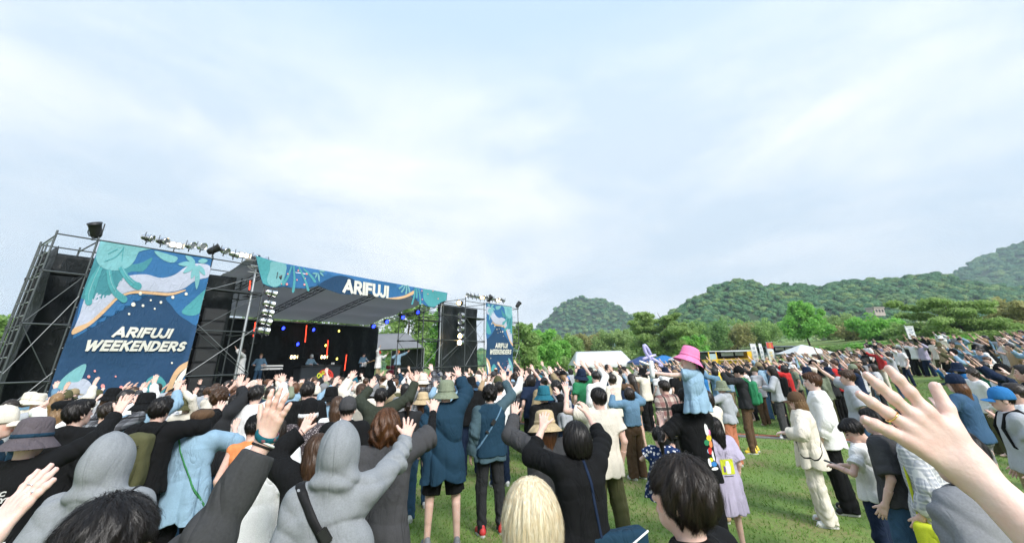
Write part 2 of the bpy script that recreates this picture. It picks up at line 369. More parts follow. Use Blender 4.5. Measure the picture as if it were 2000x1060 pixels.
def forestmat(name, c1, c2, c3):
    m = bpy.data.materials.new(name); m.use_nodes = True; t = m.node_tree; b = t.nodes['Principled BSDF']; L = t.links.new
    oi = t.nodes.new('ShaderNodeObjectInfo'); rp = t.nodes.new('ShaderNodeValToRGB'); e = rp.color_ramp.elements
    e[0].color = (*c1, 1); e[1].color = (*c3, 1); k = rp.color_ramp.elements.new(.55); k.color = (*c2, 1)
    L(oi.outputs['Random'], rp.inputs[0])
    tc = t.nodes.new('ShaderNodeTexCoord'); nz = t.nodes.new('ShaderNodeTexNoise'); nz.inputs['Scale'].default_value = 4; L(tc.outputs['Object'], nz.inputs['Vector'])
    mx = t.nodes.new('ShaderNodeMix'); mx.data_type = 'RGBA'; mx.blend_type = 'MULTIPLY'; mx.inputs[0].default_value = .45
    L(rp.outputs[0], mx.inputs[6]); L(nz.outputs['Color'], mx.inputs[7])
    hs = t.nodes.new('ShaderNodeHueSaturation'); hs.inputs['Value'].default_value = 1.3; L(mx.outputs[2], hs.inputs['Color']); L(hs.outputs[0], b.inputs['Base Color'])
    b.inputs['Roughness'].default_value = .7; b.inputs['Specular IOR Level'].default_value = .2
    tr = t.nodes.new('ShaderNodeBsdfTranslucent'); L(hs.outputs[0], tr.inputs[0]); ms = t.nodes.new('ShaderNodeMixShader'); ms.inputs[0].default_value = .25
    L(b.outputs[0], ms.inputs[1]); L(tr.outputs[0], ms.inputs[2]); L(ms.outputs[0], t.nodes['Material Output'].inputs[0])
    return m
fm1 = forestmat('wood_leaves', (.075, .185, .085), (.12, .25, .11), (.24, .34, .12))
fm2 = forestmat('wood_leaves_pale', (.19, .32, .11), (.26, .38, .14), (.34, .40, .16))
cl = [clump_mesh('crown_clump', 420, 20+k, 1, .8, .15) for k in range(4)]
cl2 = [m.copy() for m in cl]
forest('forest_far_dome', PA, fm1, cl, 'blue-green wooded dome hill far beyond the tents')
forest('forest_back', PC, fm1, cl, 'tall wooded slope behind the near ridge, fading to blue')
lowm = PB[:, 2] < 19
forest('forest_near', PB[~lowm], fm1, cl, 'dark green woods covering the long near ridge')
forest('forest_foot', PB[lowm & (PB[:, 2] > 1)], fm2, cl2, 'paler green woods at the foot of the near ridge')
forest('forest_left', PD, fm1, cl, 'green wood on the slope behind the stage')

# ---------------------------------------------------------------- single trees
barkm = mat('bark', (.10, .07, .045), .9, var=.3, vs=8, bump=.6, bs=12)
def tree_meshes(kind, seed, H, W, n, leaf, base=.18):
    """trunk + limbs mesh and a crown of leaf-sized faces gathered round the limb ends"""
    r = np.random.default_rng(seed); mb = MB(); tips = []
    mb.tube([(0, 0, -.3), (r.normal(0, .05*W), r.normal(0, .05*W), H*.35), (r.normal(0, .05*W), r.normal(0, .05*W), H*.65), (0, 0, H*.93)], [.022*H, .017*H, .011*H, .003*H], 8)
    nl = 26
    for k in range(nl):
        f = base+(.95-base)*(k+.5)/nl; a = k*2.4+r.normal(0, .3)
        if kind == 'cone': L_ = W*.5*(1.08-f)**.75*1.1
        elif kind == 'pine': L_ = W*.5*(.55+.6*math.sin((f-base)*3.0))*r.uniform(.6, 1.1)
        else: L_ = W*.5*math.sqrt(max(.03, 1-((f-.5)/.55)**2))*r.uniform(.7, 1.1)
        rise = {'cone': .35, 'pine': .12, 'round': .5}[kind]
        p0 = np.array([0, 0, f*H*.92]); p2 = p0+np.array([math.cos(a)*L_, math.sin(a)*L_, L_*rise*r.uniform(.5, 1.3)])
        p1 = (p0+p2)/2+r.normal(0, .04*W, 3)
        mb.tube([p0, p1, p2], [.007*H*(1.1-f), .004*H*(1.1-f), .001*H], 5)
        for u in (.45, .72, 1.0): tips.append((p0+(p2-p0)*u+r.normal(0, .03*W, 3), W*(.13 if kind == 'pine' else .13)*r.uniform(.7, 1.3)*(1.15-.35*f)))
    c = np.array([t_[0] for t_ in tips]); cr = np.array([t_[1] for t_ in tips])
    k = r.integers(0, len(c), n); d = r.normal(0, 1, (n, 3)); d /= np.linalg.norm(d, axis=1)[:, None]
    if kind == 'pine': d[:, 2] = d[:, 2]*.38
    p = c[k]+d*(cr[k]*r.uniform(.25, 1.0, n)**.6)[:, None]
    nrm = d*.6+r.normal(0, .7, (n, 3))+np.array([0, 0, .35]); nrm /= np.linalg.norm(nrm, axis=1)[:, None]
    a = np.cross(nrm, r.normal(0, 1, (n, 3))); a /= np.linalg.norm(a, axis=1)[:, None]; b = np.cross(nrm, a)
    s = leaf*r.uniform(.6, 1.35, n)[:, None]; wf = .30 if kind == 'pine' else .55
    V = np.stack([p-a*s, p-b*s*wf, p+a*s, p+b*s*wf], 1).reshape(-1, 3)
    return mb.mesh('trunk', True), mkmesh('crown', V, np.arange(4*n).reshape(-1, 4), False)
LEAF = {k: leafmat('leaves_'+k, c, .3, .5, 1.0) for k, c in dict(fresh=(.25, .52, .11), mid=(.29, .44, .14), pine=(.30, .43, .14), dark=(.21, .36, .12), rusty=(.36, .36, .15), pale=(.32, .44, .17)).items()}
TM = {}
def tree(label, px, ytop, D, Wpx, kind, leafc, seed, n=7000, leaf=.16, group=None, zg=None, base=.18, name=None):
    k = 1068/D; p = aty(px, ytop, D); g0 = float(gz(p[0], D)) if zg is None else zg
    H = p[2]-g0; W = Wpx/k
    key = (kind, seed, round(H/W, 1))
    if key not in TM: TM[key] = (*tree_meshes(kind, seed, H, W, n, leaf, base), H)
    tm, cm, H0 = TM[key]
    r = thing(name or {'pine': 'pine_tree', 'cone': 'leafy_tree', 'round': 'leafy_tree'}[kind], label, 'tree', (p[0], D, g0), rnd.uniform(0, 6), group)
    sc = H/H0; r.scale = (sc, sc, sc)
    link('trunk', tm, barkm, r); link('crown', cm, LEAF[leafc], r)
    return r
tree('bright green cone-shaped tree rising beside the grey food truck', 1560, 590, 70, 105, 'cone', 'fresh', 1, 12000, .22)
tree('broad pine with airy top above the white marquee and the truck', 1283, 603, 62, 135, 'pine', 'pine', 2, 26000, .27, base=.20)
tree('wide dark pine at the back of the bank above the white signs', 1835, 577, 40, 190, 'pine', 'pine', 3, 26000, .22, zg=.6, base=.04)
tree('rust-tinged tree beside the wide pine on the bank', 1990, 590, 42, 130, 'round', 'rusty', 4, 8000, .2, zg=1.2, base=.1)
tree('leafy tree just right of the second scaffold tower', 1020, 625, 46, 75, 'round', 'mid', 5, 8000, .17, base=.1)
tree('fresh green tree between the scaffold tower and the white marquee', 1050, 648, 58, 95, 'round', 'fresh', 6, 8000, .2, base=.08)
fl = 'low leafy tree in the belt behind the white marquee'; fg = 'belt of low trees behind the marquee'
for i, (x, y, D, w, lc, sd_) in enumerate([(1105, 660, 75, 90, 'mid', 7), (1150, 655, 82, 80, 'rusty', 8), (1195, 652, 76, 90, 'pale', 7), (1085, 668, 66, 70, 'fresh', 8), (1235, 650, 84, 85, 'mid', 7)]):
    tree(['mid-green low tree at the end of the white marquee nearest the stage', 'rust-tinted low tree directly behind the white marquee', 'pale green low tree behind the truck end of the white marquee', 'bright fresh low tree close behind the scaffold tower', 'mid-green low tree in front of the broad pine'][i], x, y, D, w, 'round', lc, sd_, 7000, .22, None, base=.08)
for i, (x, y, D, w, lc, sd_) in enumerate([(1335, 640, 80, 90, 'mid', 7), (1385, 635, 88, 100, 'dark', 8), (1345, 665, 66, 70, 'fresh', 7), (1430, 648, 90, 90, 'rusty', 8), (1480, 640, 92, 100, 'mid', 7), (1625, 632, 85, 95, 'pale', 8), (1670, 650, 72, 90, 'rusty', 7), (1715, 645, 62, 110, 'fresh', 8), (1770, 655, 52, 90, 'mid', 7)]):
    tree(['mid-green low tree between the broad pine and the yellow truck', 'dark green tree rising behind the yellow truck', 'small fresh green tree beside the small white canopy', 'rust-tinted tree behind the yellow truck', 'mid-green tree behind the leaning banner flags', 'pale green tree behind the pointed white canopy', 'rust-tinted tree at the foot of the ridge beyond the pointed canopy', 'fresh green tree below the stone hut', 'mid-green tree beside the tall white flag on the bank'][i], x, y, D, w, 'round', lc, sd_, 7000, .22, None, base=.06)
for i, (x, y, D, w, sd_) in enumerate([(800, 585, 52, 120, 7), (690, 606, 58, 140, 8), (600, 612, 60, 130, 7), (520, 610, 56, 110, 8), (860, 600, 56, 90, 8)]):
    tree(['mid-green tree showing between the stage roof and the far tower', 'pale green tree above the grey backstage tent', 'mid-green tree over the middle of the black backdrop', 'pale green tree over the near end of the backdrop', 'bright fresh tree behind the inner poles of the far tower'][i], x, y, D, w, 'round', ['mid', 'pale', 'mid', 'pale', 'fresh'][i], sd_, 7000, .2, None, base=.15)
tree('green tree half hidden behind the end of the near scaffold tower', -10, 605, 30, 130, 'round', 'mid', 7, 7000, .14, base=.1)
# undergrowth along the foot of the bank and behind the tents
def shrub(label, px, ytop, D, Wpx, leafc, seed, grp):
    k = 1068/D; p = aty(px, ytop, D); g0 = float(gz(p[0], D)); H = max(.5, p[2]-g0); W = Wpx/k
    key = ('shrub', seed)
    if key not in TM: TM[key] = clump_mesh('leaves', 2600, seed, 1, 1, .085, 14, False)
    r = thing('shrub', label, 'shrub', (p[0], D, g0), rnd.uniform(0, 6), grp)
    c = link('leaves', TM[key], LEAF[leafc], r); c.scale = (W*.55, W*.5, H*.62); c.location = (0, 0, H*.35)
    rod('stem', (0, 0, -.2), (0, 0, H*.5), .05, barkm, r)
for i, (x, y, D, w) in enumerate([(1640, 668, 46, 80), (1690, 664, 44, 90), (1745, 668, 40, 80), (1800, 655, 38, 90), (1860, 650, 38, 100), (1920, 640, 38, 100), (1985, 640, 36, 90), (1600, 676, 56, 70), (1520, 680, 66, 80), (1440, 682, 72, 80), (1360, 684, 66, 70), (1265, 684, 70, 70), (1090, 690, 60, 70), (1040, 682, 50, 60)]):
    shrub(['mid-green undergrowth shrub along the edge of the lawn', 'bright fresh undergrowth shrub along the edge of the lawn', 'olive-green undergrowth shrub along the edge of the lawn'][i % 3], x, y, D, w, ['mid', 'fresh', 'pine'][i % 3], 31+i % 3, 'undergrowth at the edge of the lawn')
# stone lookout hut on the near ridge
hp = aty(1709, 606, 262); r = thing('lookout_hut', 'small pale stone hut among the trees high on the near ridge', 'hut', (hp[0], hp[1], hp[2]-3.4), .25)
stone = mat('pale_stone', (.42, .35, .31), .9, var=.2, vs=.8)
boxo('wall', (0, 0, 2.3), (8, 5, 4.6), stone, r); boxo('roof', (0, 0, 4.85), (9, 6, .5), stone, r)
for k in (-2.4, 0, 2.4): boxo('window', (k, -2.52, 2.9), (1.4, .1, 1.5), mat('dark_opening', (.03, .03, .03), .8), r)
# ================================================================== STAGE (frame: s along the front, d into the stage, z up)
ST0 = np.array([-14.9, 12.5, 0]); tS = np.array([.547, .837, 0]); nS = np.array([-.837, .547, 0]); SROT = math.atan2(.837, .547)
def sw(s, d, z): return ST0+tS*s+nS*d+np.array([0, 0, z])
def onfront(x, y, d=0.0):
    o = ST0+nS*d; r_ = ray(x, y); k = ((o-C0)@nS)/(r_@nS); p = C0+r_*k; return float((p-o)@tS), float(p[2])
def sthing(name, label, cat, s, d, z=0, group=None, rot=0): return thing(name, label, cat, sw(s, d, z), SROT+rot, group)
steel = mat('scaffold_steel', (.10, .112, .115), .45, .7, var=.3, vs=3); steeld = mat('dark_steel', (.05, .055, .06), .5, .6, var=.2)
bracem = mat('brace_steel', (.30, .31, .32), .4, .8)
blackcloth = fabric('black_mesh_sheet', (.015, .018, .019), .42, 1.0, .0)
alum = mat('aluminium', (.55, .56, .58), .35, .9, var=.1); chrome = mat('chrome', (.75, .75, .76), .22, 1, var=.05)
blackp = mat('black_paint', (.012, .012, .013), .45, var=.2); deckm = mat('stage_deck', (.02, .02, .022), .6, var=.3)
def cloth_sheet(name, s0, s1, z0, z1, d0, parent, m, amp=.05, seed=1, axis='s', off=(0, 0, 0), nu=34, nv=40, sag=0):
    """hanging sheet with real folds; axis 's' hangs along the front, 'd' runs into the depth"""
    U = np.linspace(s0, s1, nu); V = np.linspace(z0, z1, nv); u, v_ = np.meshgrid(U, V, indexing='ij')
    amp = amp*1.7
    w = amp*(vnoise(u*1.0, v_*.45, 2.2, seed)*.55+.5*np.sin(u*5+v_*1.3+vnoise(u, v_, 1, seed+1)*1.2))
    edge = np.minimum(1, np.minimum((V-z0), (z1-V))/.5+.15)[None, :]; w = w*edge
    zz = v_-sag*np.sin((u-s0)/(s1-s0)*math.pi)*(v_ == z1)
    P = np.stack([u, d0+w, zz], -1) if axis == 's' else np.stack([d0+w, u, zz], -1)
    P = P.reshape(-1, 3)-np.array(off); i, j = np.meshgrid(np.arange(nu-1), np.arange(nv-1), indexing='ij'); a = (i*nv+j).ravel()
    o = link(name, mkmesh(name, P, np.stack([a, a+nv, a+nv+1, a+1], 1)), m, parent)
    md = o.modifiers.new('thick', 'SOLIDIFY'); md.thickness = .008
    return o
def scaffold(label, s0, bays, dep, lv, name='scaffold_tower', rails=(1.75, 3.4, 5.0), skip=()):
    """bays: list of (s, height). front poles d=0, rear poles d=dep, ledgers, braces, ladder frames"""
    r = sthing(name, label, 'scaffold', s0, 0)
    X = [b_[0]-s0 for b_ in bays]
    for (s, h), x in zip(bays, X):
        for d in (0, dep):
            rod('pole', (x, d, 0), (x, d, h+.12), .03, steel, r); boxo('base_plate', (x, d, .01), (.16, .16, .02), steeld, r)
            for zc in rails: 
                if zc < h: boxo('coupler', (x, d, zc), (.085, .085, .09), steeld, r)
        for zc in list(rails)+[h]: rod('transom', (x, -.06, zc-.05), (x, dep+.06, zc-.05), .024, steel, r)
    for k in range(len(X)-1):
        for d in (0, dep):
            for zc in list(rails)+[min(bays[k][1], bays[k+1][1])]:
                if (k, d) in skip and zc < 5.9: continue
                rod('ledger', (X[k], d-.05, zc), (X[k+1], d-.05, zc), .024, steel, r)
            zz = [.25]+list(rails)
            for q in range(len(zz)-1):
                if (k, d) in skip: continue
                a, b_ = (zz[q], zz[q+1]) if (k+q) % 2 == 0 else (zz[q+1], zz[q])
                rod('brace', (X[k], d+.04, a), (X[k+1], d+.04, b_), .013, steel, r)
    return r
# ---- near tower
T1 = scaffold('tall scaffold tower clad in black sheet at the near end of the stage', .15, [(.15, 6.2), (1.15, 6.2), (4.65, 6.2), (6.85, 6.2)], 2.2, 0, skip={(1, 0), (1, 2.2)})
for k in range(15):                     # ladder-like end frame of the tower
    z = .45+.4*k
    if z < 6.1: rod('rung', (0, .25, z), (0, 1.15, z), .018, alum, T1); rod('rung', (0, 1.3, z+.1), (0, 2.15, z+.1), .018, alum, T1)
for d in (.7, 1.25, 1.75): rod('end_post', (-.02, d, 0), (-.02, d, 5.9+.12*d), .022, steel, T1)
cloth_sheet('black_sheet', .22, 4.6, .3, 5.95, 1.9, T1, blackcloth, .07, 3, off=(.15, 0, 0))
cloth_sheet('black_sheet', .35, 2.1, .3, 5.9, .35, T1, blackcloth, .06, 4, axis='d', off=(.15, 0, 0))
cloth_sheet('black_sheet', 4.72, 6.1, 1.0, 5.75, .95, T1, blackcloth, .05, 5, off=(.15, 0, 0))
cloth_sheet('black_sheet', .95, 2.1, .5, 5.7, 6.1, T1, blackcloth, .04, 6, axis='d', off=(.15, 0, 0))
for a, b_ in (((4.65, 1.8), (6.85, 3.6)), ((4.65, 3.6), (6.85, 1.8)), ((4.65, 4.9), (6.85, 5.9)), ((.15, 2.0), (1.15, 4.3)), ((.15, .6), (1.15, 2.0))): rod('brace', (a[0]-.15, -.09, a[1]), (b_[0]-.15, -.09, b_[1]), .013, bracem, T1)
boxo('plank', (5.75-.15, .3, 5.05), (2.2, .5, .06), blackp, T1); boxo('plank', (.5, .9, 5.1), (1.0, .5, .06), blackp, T1)
# ---- far tower
T2 = scaffold('scaffold tower hung with black netting at the far end of the stage', 16.75, [(16.75, 5.1), (18.5, 5.8), (20.8, 6.3), (23.0, 6.1), (26.7, 6.1), (27.7, 6.15)], 2.2, 0, skip={(3, 0), (3, 2.2)})
cloth_sheet('black_sheet', 18.6, 22.9, .4, 5.75, .55, T2, blackcloth, .07, 13, off=(16.75, 0, 0))
for k in range(12): rod('rung', (27.7-16.75, .2, .5+.45*k), (27.7-16.75, 2.1, .5+.45*k), .018, alum, T2)
for a, b_ in (((20.8, 1.8), (23, 4.2)), ((20.8, 4.9), (23, 3.2)), ((26.7, 1.7), (27.7, 3.2)), ((18.5, 2.2), (20.8, 3.6)), ((16.75, 1.7), (18.5, 3.2))): rod('brace', (a[0]-16.75, -.09, a[1]), (b_[0]-16.75, -.09, b_[1]), .013, bracem, T2)
boxo('plank', (21.9-16.75, .3, 5.0), (2.2, .5, .06), blackp, T2); boxo('plank', (17.6-16.75, .3, 4.55), (1.7, .5, .06), blackp, T2)

# ---- printed banners: each print shape is a thin sheet on the cloth
PC_ = dict(navy=(.020, .058, .125), blue=(.035, .135, .30), teal=(.075, .30, .33), lteal=(.17, .39, .42), lav=(.43, .46, .56), peach=(.62, .40, .23), cream=(.78, .75, .64), pink=(.78, .30, .28), white=(.66, .65, .59), dteal=(.055, .22, .26))
PM = {k: fabric('print_'+k, c, .75, .8, .0) for k, c in PC_.items()}
def z1(x, y): return (x/2.65, 420+y/2.65)
def z2(x, y): return (380+x/3.533, 470+y/3.533)
def z3(x, y): return (700+x/4.416, 540+y/4.416)
def smooth_poly(pts, n=4, closed=True):
    P = np.array(pts, float); m = len(P); o = []
    for i in range(m):
        p0, p1, p2, p3 = P[i-1], P[i], P[(i+1) % m], P[(i+2) % m]
        for k in range(n):
            t = k/n; o.append(.5*((2*p1)+(-p0+p2)*t+(2*p0-5*p1+4*p2-p3)*t*t+(-p0+3*p1-3*p2+p3)*t**3))
    return [tuple(q) for q in o]
def stroke(pts, w0, w1, n=5):
    P = np.array(smooth_poly([pts[0]]+list(pts)+[pts[-1]], n)[n:-2*n], float)
    P = np.concatenate([P, [np.array(pts[-1], float)]])
    t = np.gradient(P, axis=0); t /= np.linalg.norm(t, axis=1)[:, None]+1e-9; nn = np.stack([-t[:, 1], t[:, 0]], 1)
    w = np.linspace(w0, w1, len(P))[:, None]; a = P+nn*w; b_ = P-nn*w
    th = np.linspace(math.pi/2, -math.pi/2, 7)[1:-1]; e_ = [tuple(P[-1]+w1*(t[-1]*math.cos(q)+nn[-1]*math.sin(q))) for q in th]
    return [tuple(q) for q in a]+e_+[tuple(q) for q in b_[::-1]]
def disc(x, y, r): return [(x+r*math.cos(k*math.pi/7), y+r*math.sin(k*math.pi/7)) for k in range(14)]
def wavez(u, v): return .026*math.sin(v*3.3+.7*math.sin(u*1.7)+.3)+.007*math.sin(u*2.3+v*5.4)+.008*math.sin(u*3.3-v*2.2)
def flat_shape(name, poly, layer, m, parent, waves=True, dens=.19):
    """fill a polygon (local s, z), cut it finely enough to follow the hanging cloth"""
    bm = bmesh.new(); vs = [bm.verts.new((a, 0, b_)) for a, b_ in poly]
    try: f = bm.faces.new(vs)
    except ValueError: bm.free(); return None
    bmesh.ops.triangulate(bm, faces=[f])
    for ax, lo, hi in ((0, min(p[0] for p in poly), max(p[0] for p in poly)), (2, min(p[1] for p in poly), max(p[1] for p in poly))):
        for k in range(1, int((hi-lo)/dens)+1):
            no = [0, 0, 0]; no[ax] = 1; co = [0, 0, 0]; co[ax] = lo+k*dens
            bmesh.ops.bisect_plane(bm, geom=bm.verts[:]+bm.edges[:]+bm.faces[:], plane_co=co, plane_no=no)
    for v in bm.verts: v.co.y = -layer*.008+(wavez(v.co.x, v.co.z) if waves else 0)
    bmesh.ops.recalc_face_normals(bm, faces=bm.faces[:])
    for f in bm.faces:
        f.smooth = True
        if f.normal.y > 0: f.normal_flip()
    me = bpy.data.meshes.new(name); bm.to_mesh(me); bm.free()
    return link(name, me, m, parent)
def text_mesh(txt, w, h, shear=0, bold=.03, fx=1):
    cu = bpy.data.curves.new('lettering', 'FONT'); cu.body = txt; cu.size = 1; cu.offset = bold; cu.shear = shear; cu.align_x = 'LEFT'; cu.space_character = 1.08
    cu.resolution_u = 4; cu.fill_mode = 'FRONT'
    o = bpy.data.objects.new('lettering', cu); col.objects.link(o); dg = bpy.context.evaluated_depsgraph_get()
    me = bpy.data.meshes.new_from_object(o.evaluated_get(dg)); bpy.data.objects.remove(o); bpy.data.curves.remove(cu)
    v = np.array([q.co[:] for q in me.vertices]); mn, mxx = v.min(0), v.max(0)
    v[:, 0] = (v[:, 0]-mn[0])/(mxx[0]-mn[0])*w; v[:, 1] = (v[:, 1]-mn[1])/(mxx[1]-mn[1])*h
    return me, v
def arc(cx, cy, rx, ry, a0, a1, n=9): return [(cx+rx*math.cos(math.radians(a0+(a1-a0)*k/n)), cy+ry*math.sin(math.radians(a0+(a1-a0)*k/n))) for k in range(n+1)]
GL = dict(A=(.86, [[(0, 0), (.43, 1)], [(.86, 0), (.43, 1)], [(.17, .30), (.69, .30)]]), R=(.66, [[(0, 0), (0, 1)], [(0, 1), (.34, 1)]+arc(.34, .735, .28, .265, 90, -90)+[(0, .47)], [(.30, .47), (.66, 0)]]),
    I=(.0, [[(0, 0), (0, 1)]]), F=(.52, [[(0, 0), (0, 1)], [(0, 1), (.52, 1)], [(0, .53), (.46, .53)]]), U=(.66, [[(0, 1), (0, .33)]+arc(.33, .33, .33, .33, 180, 360)+[(.66, 1)]]), J=(.44, [[(.44, 1), (.44, .30)]+arc(.16, .30, .28, .30, 0, -150)]),
    W=(1.14, [[(0, 1), (.29, 0)], [(.29, 0), (.57, .92)], [(.57, .92), (.85, 0)], [(.85, 0), (1.14, 1)]]), E=(.52, [[(0, 0), (0, 1)], [(0, 1), (.52, 1)], [(0, .51), (.46, .51)], [(0, 0), (.52, 0)]]), K=(.64, [[(0, 0), (0, 1)], [(.60, 1), (.03, .47)], [(.20, .62), (.64, 0)]]),
    N=(.70, [[(0, 0), (0, 1)], [(0, 1), (.70, 0)], [(.70, 0), (.70, 1)]]), D=(.70, [[(0, 0), (0, 1), (.28, 1)]+arc(.28, .5, .42, .5, 90, -90)+[(0, 0)]]), S=(.56, [arc(.29, .745, .25, .255, 35, 250)+arc(.27, .255, .28, .255, 80, -145)]))
def stroke_text(txt, w, h, wt=.2, shear=0., gap=.30):
    """heavy geometric capitals: list of (outline polygon) scaled into w x h"""
    x = 0; P = []
    for ch in txt:
        aw, st = GL[ch]
        for pl in st:
            pl = [p for k, p in enumerate(pl) if k == 0 or math.dist(p, pl[k-1]) > 1e-4]; P.append([(x+a, b_) for a, b_ in pl])
        x += aw+gap+wt*.0+(.0 if ch != 'I' else .0)
    W_ = x-gap; sx = (w-wt*h)/(W_); sz = h-wt*h; out_ = []
    for pl in P:
        q = np.array([(a*sx+wt*h/2, b_*sz+wt*h/2) for a, b_ in pl]); d = np.diff(q, axis=0); d /= np.linalg.norm(d, axis=1)[:, None]; hw_ = wt*h/2
        q = q.copy(); q[0] -= d[0]*hw_*.98; q[-1] += d[-1]*hw_*.98
        nn = np.stack([-d[:, 1], d[:, 0]], 1); vn = [nn[0]]+[(nn[k]+nn[k+1])/max(.45, 1+nn[k]@nn[k+1]) for k in range(len(nn)-1)]+[nn[-1]]
        L_ = [tuple(q[k]+vn[k]*hw_) for k in range(len(q))]; R_ = [tuple(q[k]-vn[k]*hw_) for k in range(len(q))]
        out_.append([(a+b_*shear, b_) for a, b_ in L_], ) if False else out_.append(([(a+b_*shear, b_) for a, b_ in L_], [(a+b_*shear, b_) for a, b_ in R_]))
    return out_
def letters(txt, x0, z0, w, h, layer, m, parent, shear=0, wt=.2, waves=True, name='lettering', gap=.30):
    V = []; Fq = []
    for u, (L_, R_) in enumerate(stroke_text(txt, w, h, wt, shear, gap)):
        b_ = len(V); n = len(L_)
        for p, q in zip(L_, R_):
            for a, c in (p, q): V.append((x0+a, -layer*.008-u*.0006+(wavez(x0+a, z0+c) if waves else 0), z0+c))
        Fq += [(b_+2*k, b_+2*k+1, b_+2*k+3, b_+2*k+2) for k in range(n-1)]
    return link(name, mkmesh(name, V, Fq, False), m, parent)
B1 = sthing('banner', 'large printed navy banner with jellyfish art on the near scaffold tower', 'banner', 1.2, -.12)
BW, BZ0, BZ1 = 3.42, .55, 6.17
def bl(pts):            # photo pixels -> banner-local (s, z)
    o = []
    for x, y in pts:
        s, z = onfront(x, y, -.12); o.append((min(max(s-1.2, .0), BW), min(max(z, BZ0), BZ1)))
    return o
AR = []                 # (layer, colour, polygon in banner-local coordinates)
def art(layer, c, zp, sm=True):
    AR.append((layer, c, bl([z1(*p) for p in (smooth_poly(zp) if sm else zp)])))
art(1, 'blue', [(500, 120), (1100, 215), (1085, 390), (960, 400), (820, 415), (640, 400), (600, 430), (500, 520), (375, 640), (420, 420), (470, 250)], False)
art(1, 'blue', [(860, 425), (960, 395), (1060, 370), (1025, 560), (970, 545), (920, 510), (890, 470)])
art(2, 'teal', [(1065, 385), (1050, 440), (1040, 500), (990, 520), (940, 500), (1000, 440)])
art(2, 'dteal', [(500, 210), (640, 250), (720, 250), (790, 220), (740, 290), (660, 300), (560, 420), (420, 430), (455, 300)])
art(2, 'lav', [(375, 600), (410, 520), (440, 430), (480, 408), (560, 397), (602, 395), (603, 370), (635, 325), (690, 310), (760, 308), (830, 325), (900, 310), (960, 268), (1010, 250), (1085, 262), (1078, 318), (1040, 330), (1000, 345), (950, 380), (880, 398), (800, 395), (700, 390), (640, 405), (600, 425), (540, 485), (460, 555), (380, 615)])
art(3, 'peach', [(375, 618), (380, 585), (460, 552), (540, 482), (600, 427), (640, 407), (700, 392), (800, 397), (880, 402), (955, 386), (950, 395), (880, 416), (800, 412), (700, 405), (645, 417), (605, 438), (545, 500), (465, 570)])
art(3, 'lteal', [(520, 125), (780, 165), (720, 190), (700, 230), (670, 265), (620, 285), (560, 285), (515, 262), (495, 220), (500, 160)])
for st in ([(520, 270), (480, 330), (455, 400), (458, 448)], [(560, 285), (570, 350), (595, 400), (640, 435)], [(620, 270), (650, 320), (685, 355), (712, 368)]): art(4, 'teal', stroke([np.array(p) for p in st], 12, 19), False)
for st in ([(520, 255), (485, 330), (460, 400), (458, 440)], [(562, 290), (574, 350), (598, 398)], [(625, 260), (655, 318), (690, 352)]): art(5, 'lteal', stroke([np.array(p) for p in st], 2, 2), False)
for st in ([(640, 170), (600, 215), (540, 240)], [(640, 165), (630, 240)], [(610, 175), (560, 200)]): art(5, 'teal', stroke([np.array(p) for p in st], 2.5, 1.5), False)
for a, b_ in (((1010, 250), (920, 255)), ((1010, 255), (945, 300)), ((1015, 260), (985, 330)), ((1020, 262), (1015, 385)), ((1025, 258), (1058, 312)), ((1025, 240), (1075, 235)), ((1010, 245), (960, 210))):
    a, b_ = np.array(a, float), np.array(b_, float); m_ = (a+b_)/2; nn = np.array([-(b_-a)[1], (b_-a)[0]])/np.linalg.norm(b_-a)*13
    art(4, 'lteal', [tuple(a), tuple(m_+nn), tuple(b_), tuple(m_-nn)])
art(3, 'lteal', [(800, 185), (880, 205), (920, 220), (900, 245), (860, 240), (820, 215)])
for x, y, rr in ((690, 462, 11), (740, 468, 7), (780, 440, 5), (832, 451, 7), (800, 484, 5), (725, 405, 9), (893, 425, 8), (962, 408, 8), (667, 511, 6), (888, 764, 5), (910, 862, 9)): art(5, 'cream', disc(x, y, rr), False)
for x, y, rr in ((530, 884, 11), (625, 893, 11), (490, 806, 6), (458, 835, 8), (598, 834, 5), (387, 938, 9), (570, 936, 6), (600, 940, 7)): art(5, 'pink', disc(x, y, rr), False)
art(2, 'lteal', [(446, 770), (380, 800), (310, 860), (270, 940), (235, 1060), (300, 1040), (370, 920), (425, 840)])
art(3, 'lav', [(270, 1080), (330, 960), (390, 890), (350, 866), (400, 862), (430, 845), (465, 865), (495, 925), (540, 958), (600, 1000), (600, 1090)])
art(4, 'teal', [(240, 1050), (290, 960), (350, 905), (380, 900), (365, 940), (310, 1010), (270, 1080)])
art(2, 'teal', [(712, 935), (735, 895), (765, 845), (812, 828), (845, 850), (858, 885), (830, 935), (760, 990)])
art(3, 'peach', [(988, 752), (930, 778), (888, 830), (850, 930), (878, 930), (905, 852), (940, 805), (984, 776)])
art(3, 'cream', [(984, 778), (942, 808), (905, 862), (880, 935), (905, 935), (928, 872), (952, 832), (980, 802)])
art(3, 'blue', [(980, 804), (954, 834), (930, 875), (907, 940), (960, 940), (972, 870)])
art(3, 'peach', [(540, 965), (620, 935), (700, 950), (700, 975), (620, 960), (560, 985)])
def rect(x0, z0, x1, z1_, n=12):
    return [(x0+(x1-x0)*k/n, z0) for k in range(n)]+[(x1, z0+(z1_-z0)*k/n) for k in range(n)]+[(x1-(x1-x0)*k/n, z1_) for k in range(n)]+[(x0, z1_-(z1_-z0)*k/n) for k in range(n)]
def backing(par, W, waves=True):
    o = flat_shape('cloth', rect(0, BZ0, W, BZ1), 0, PM['navy'], par); md = o.modifiers.new('thick', 'SOLIDIFY'); md.thickness = .006; md.offset = -1
    return o
backing(B1, BW)
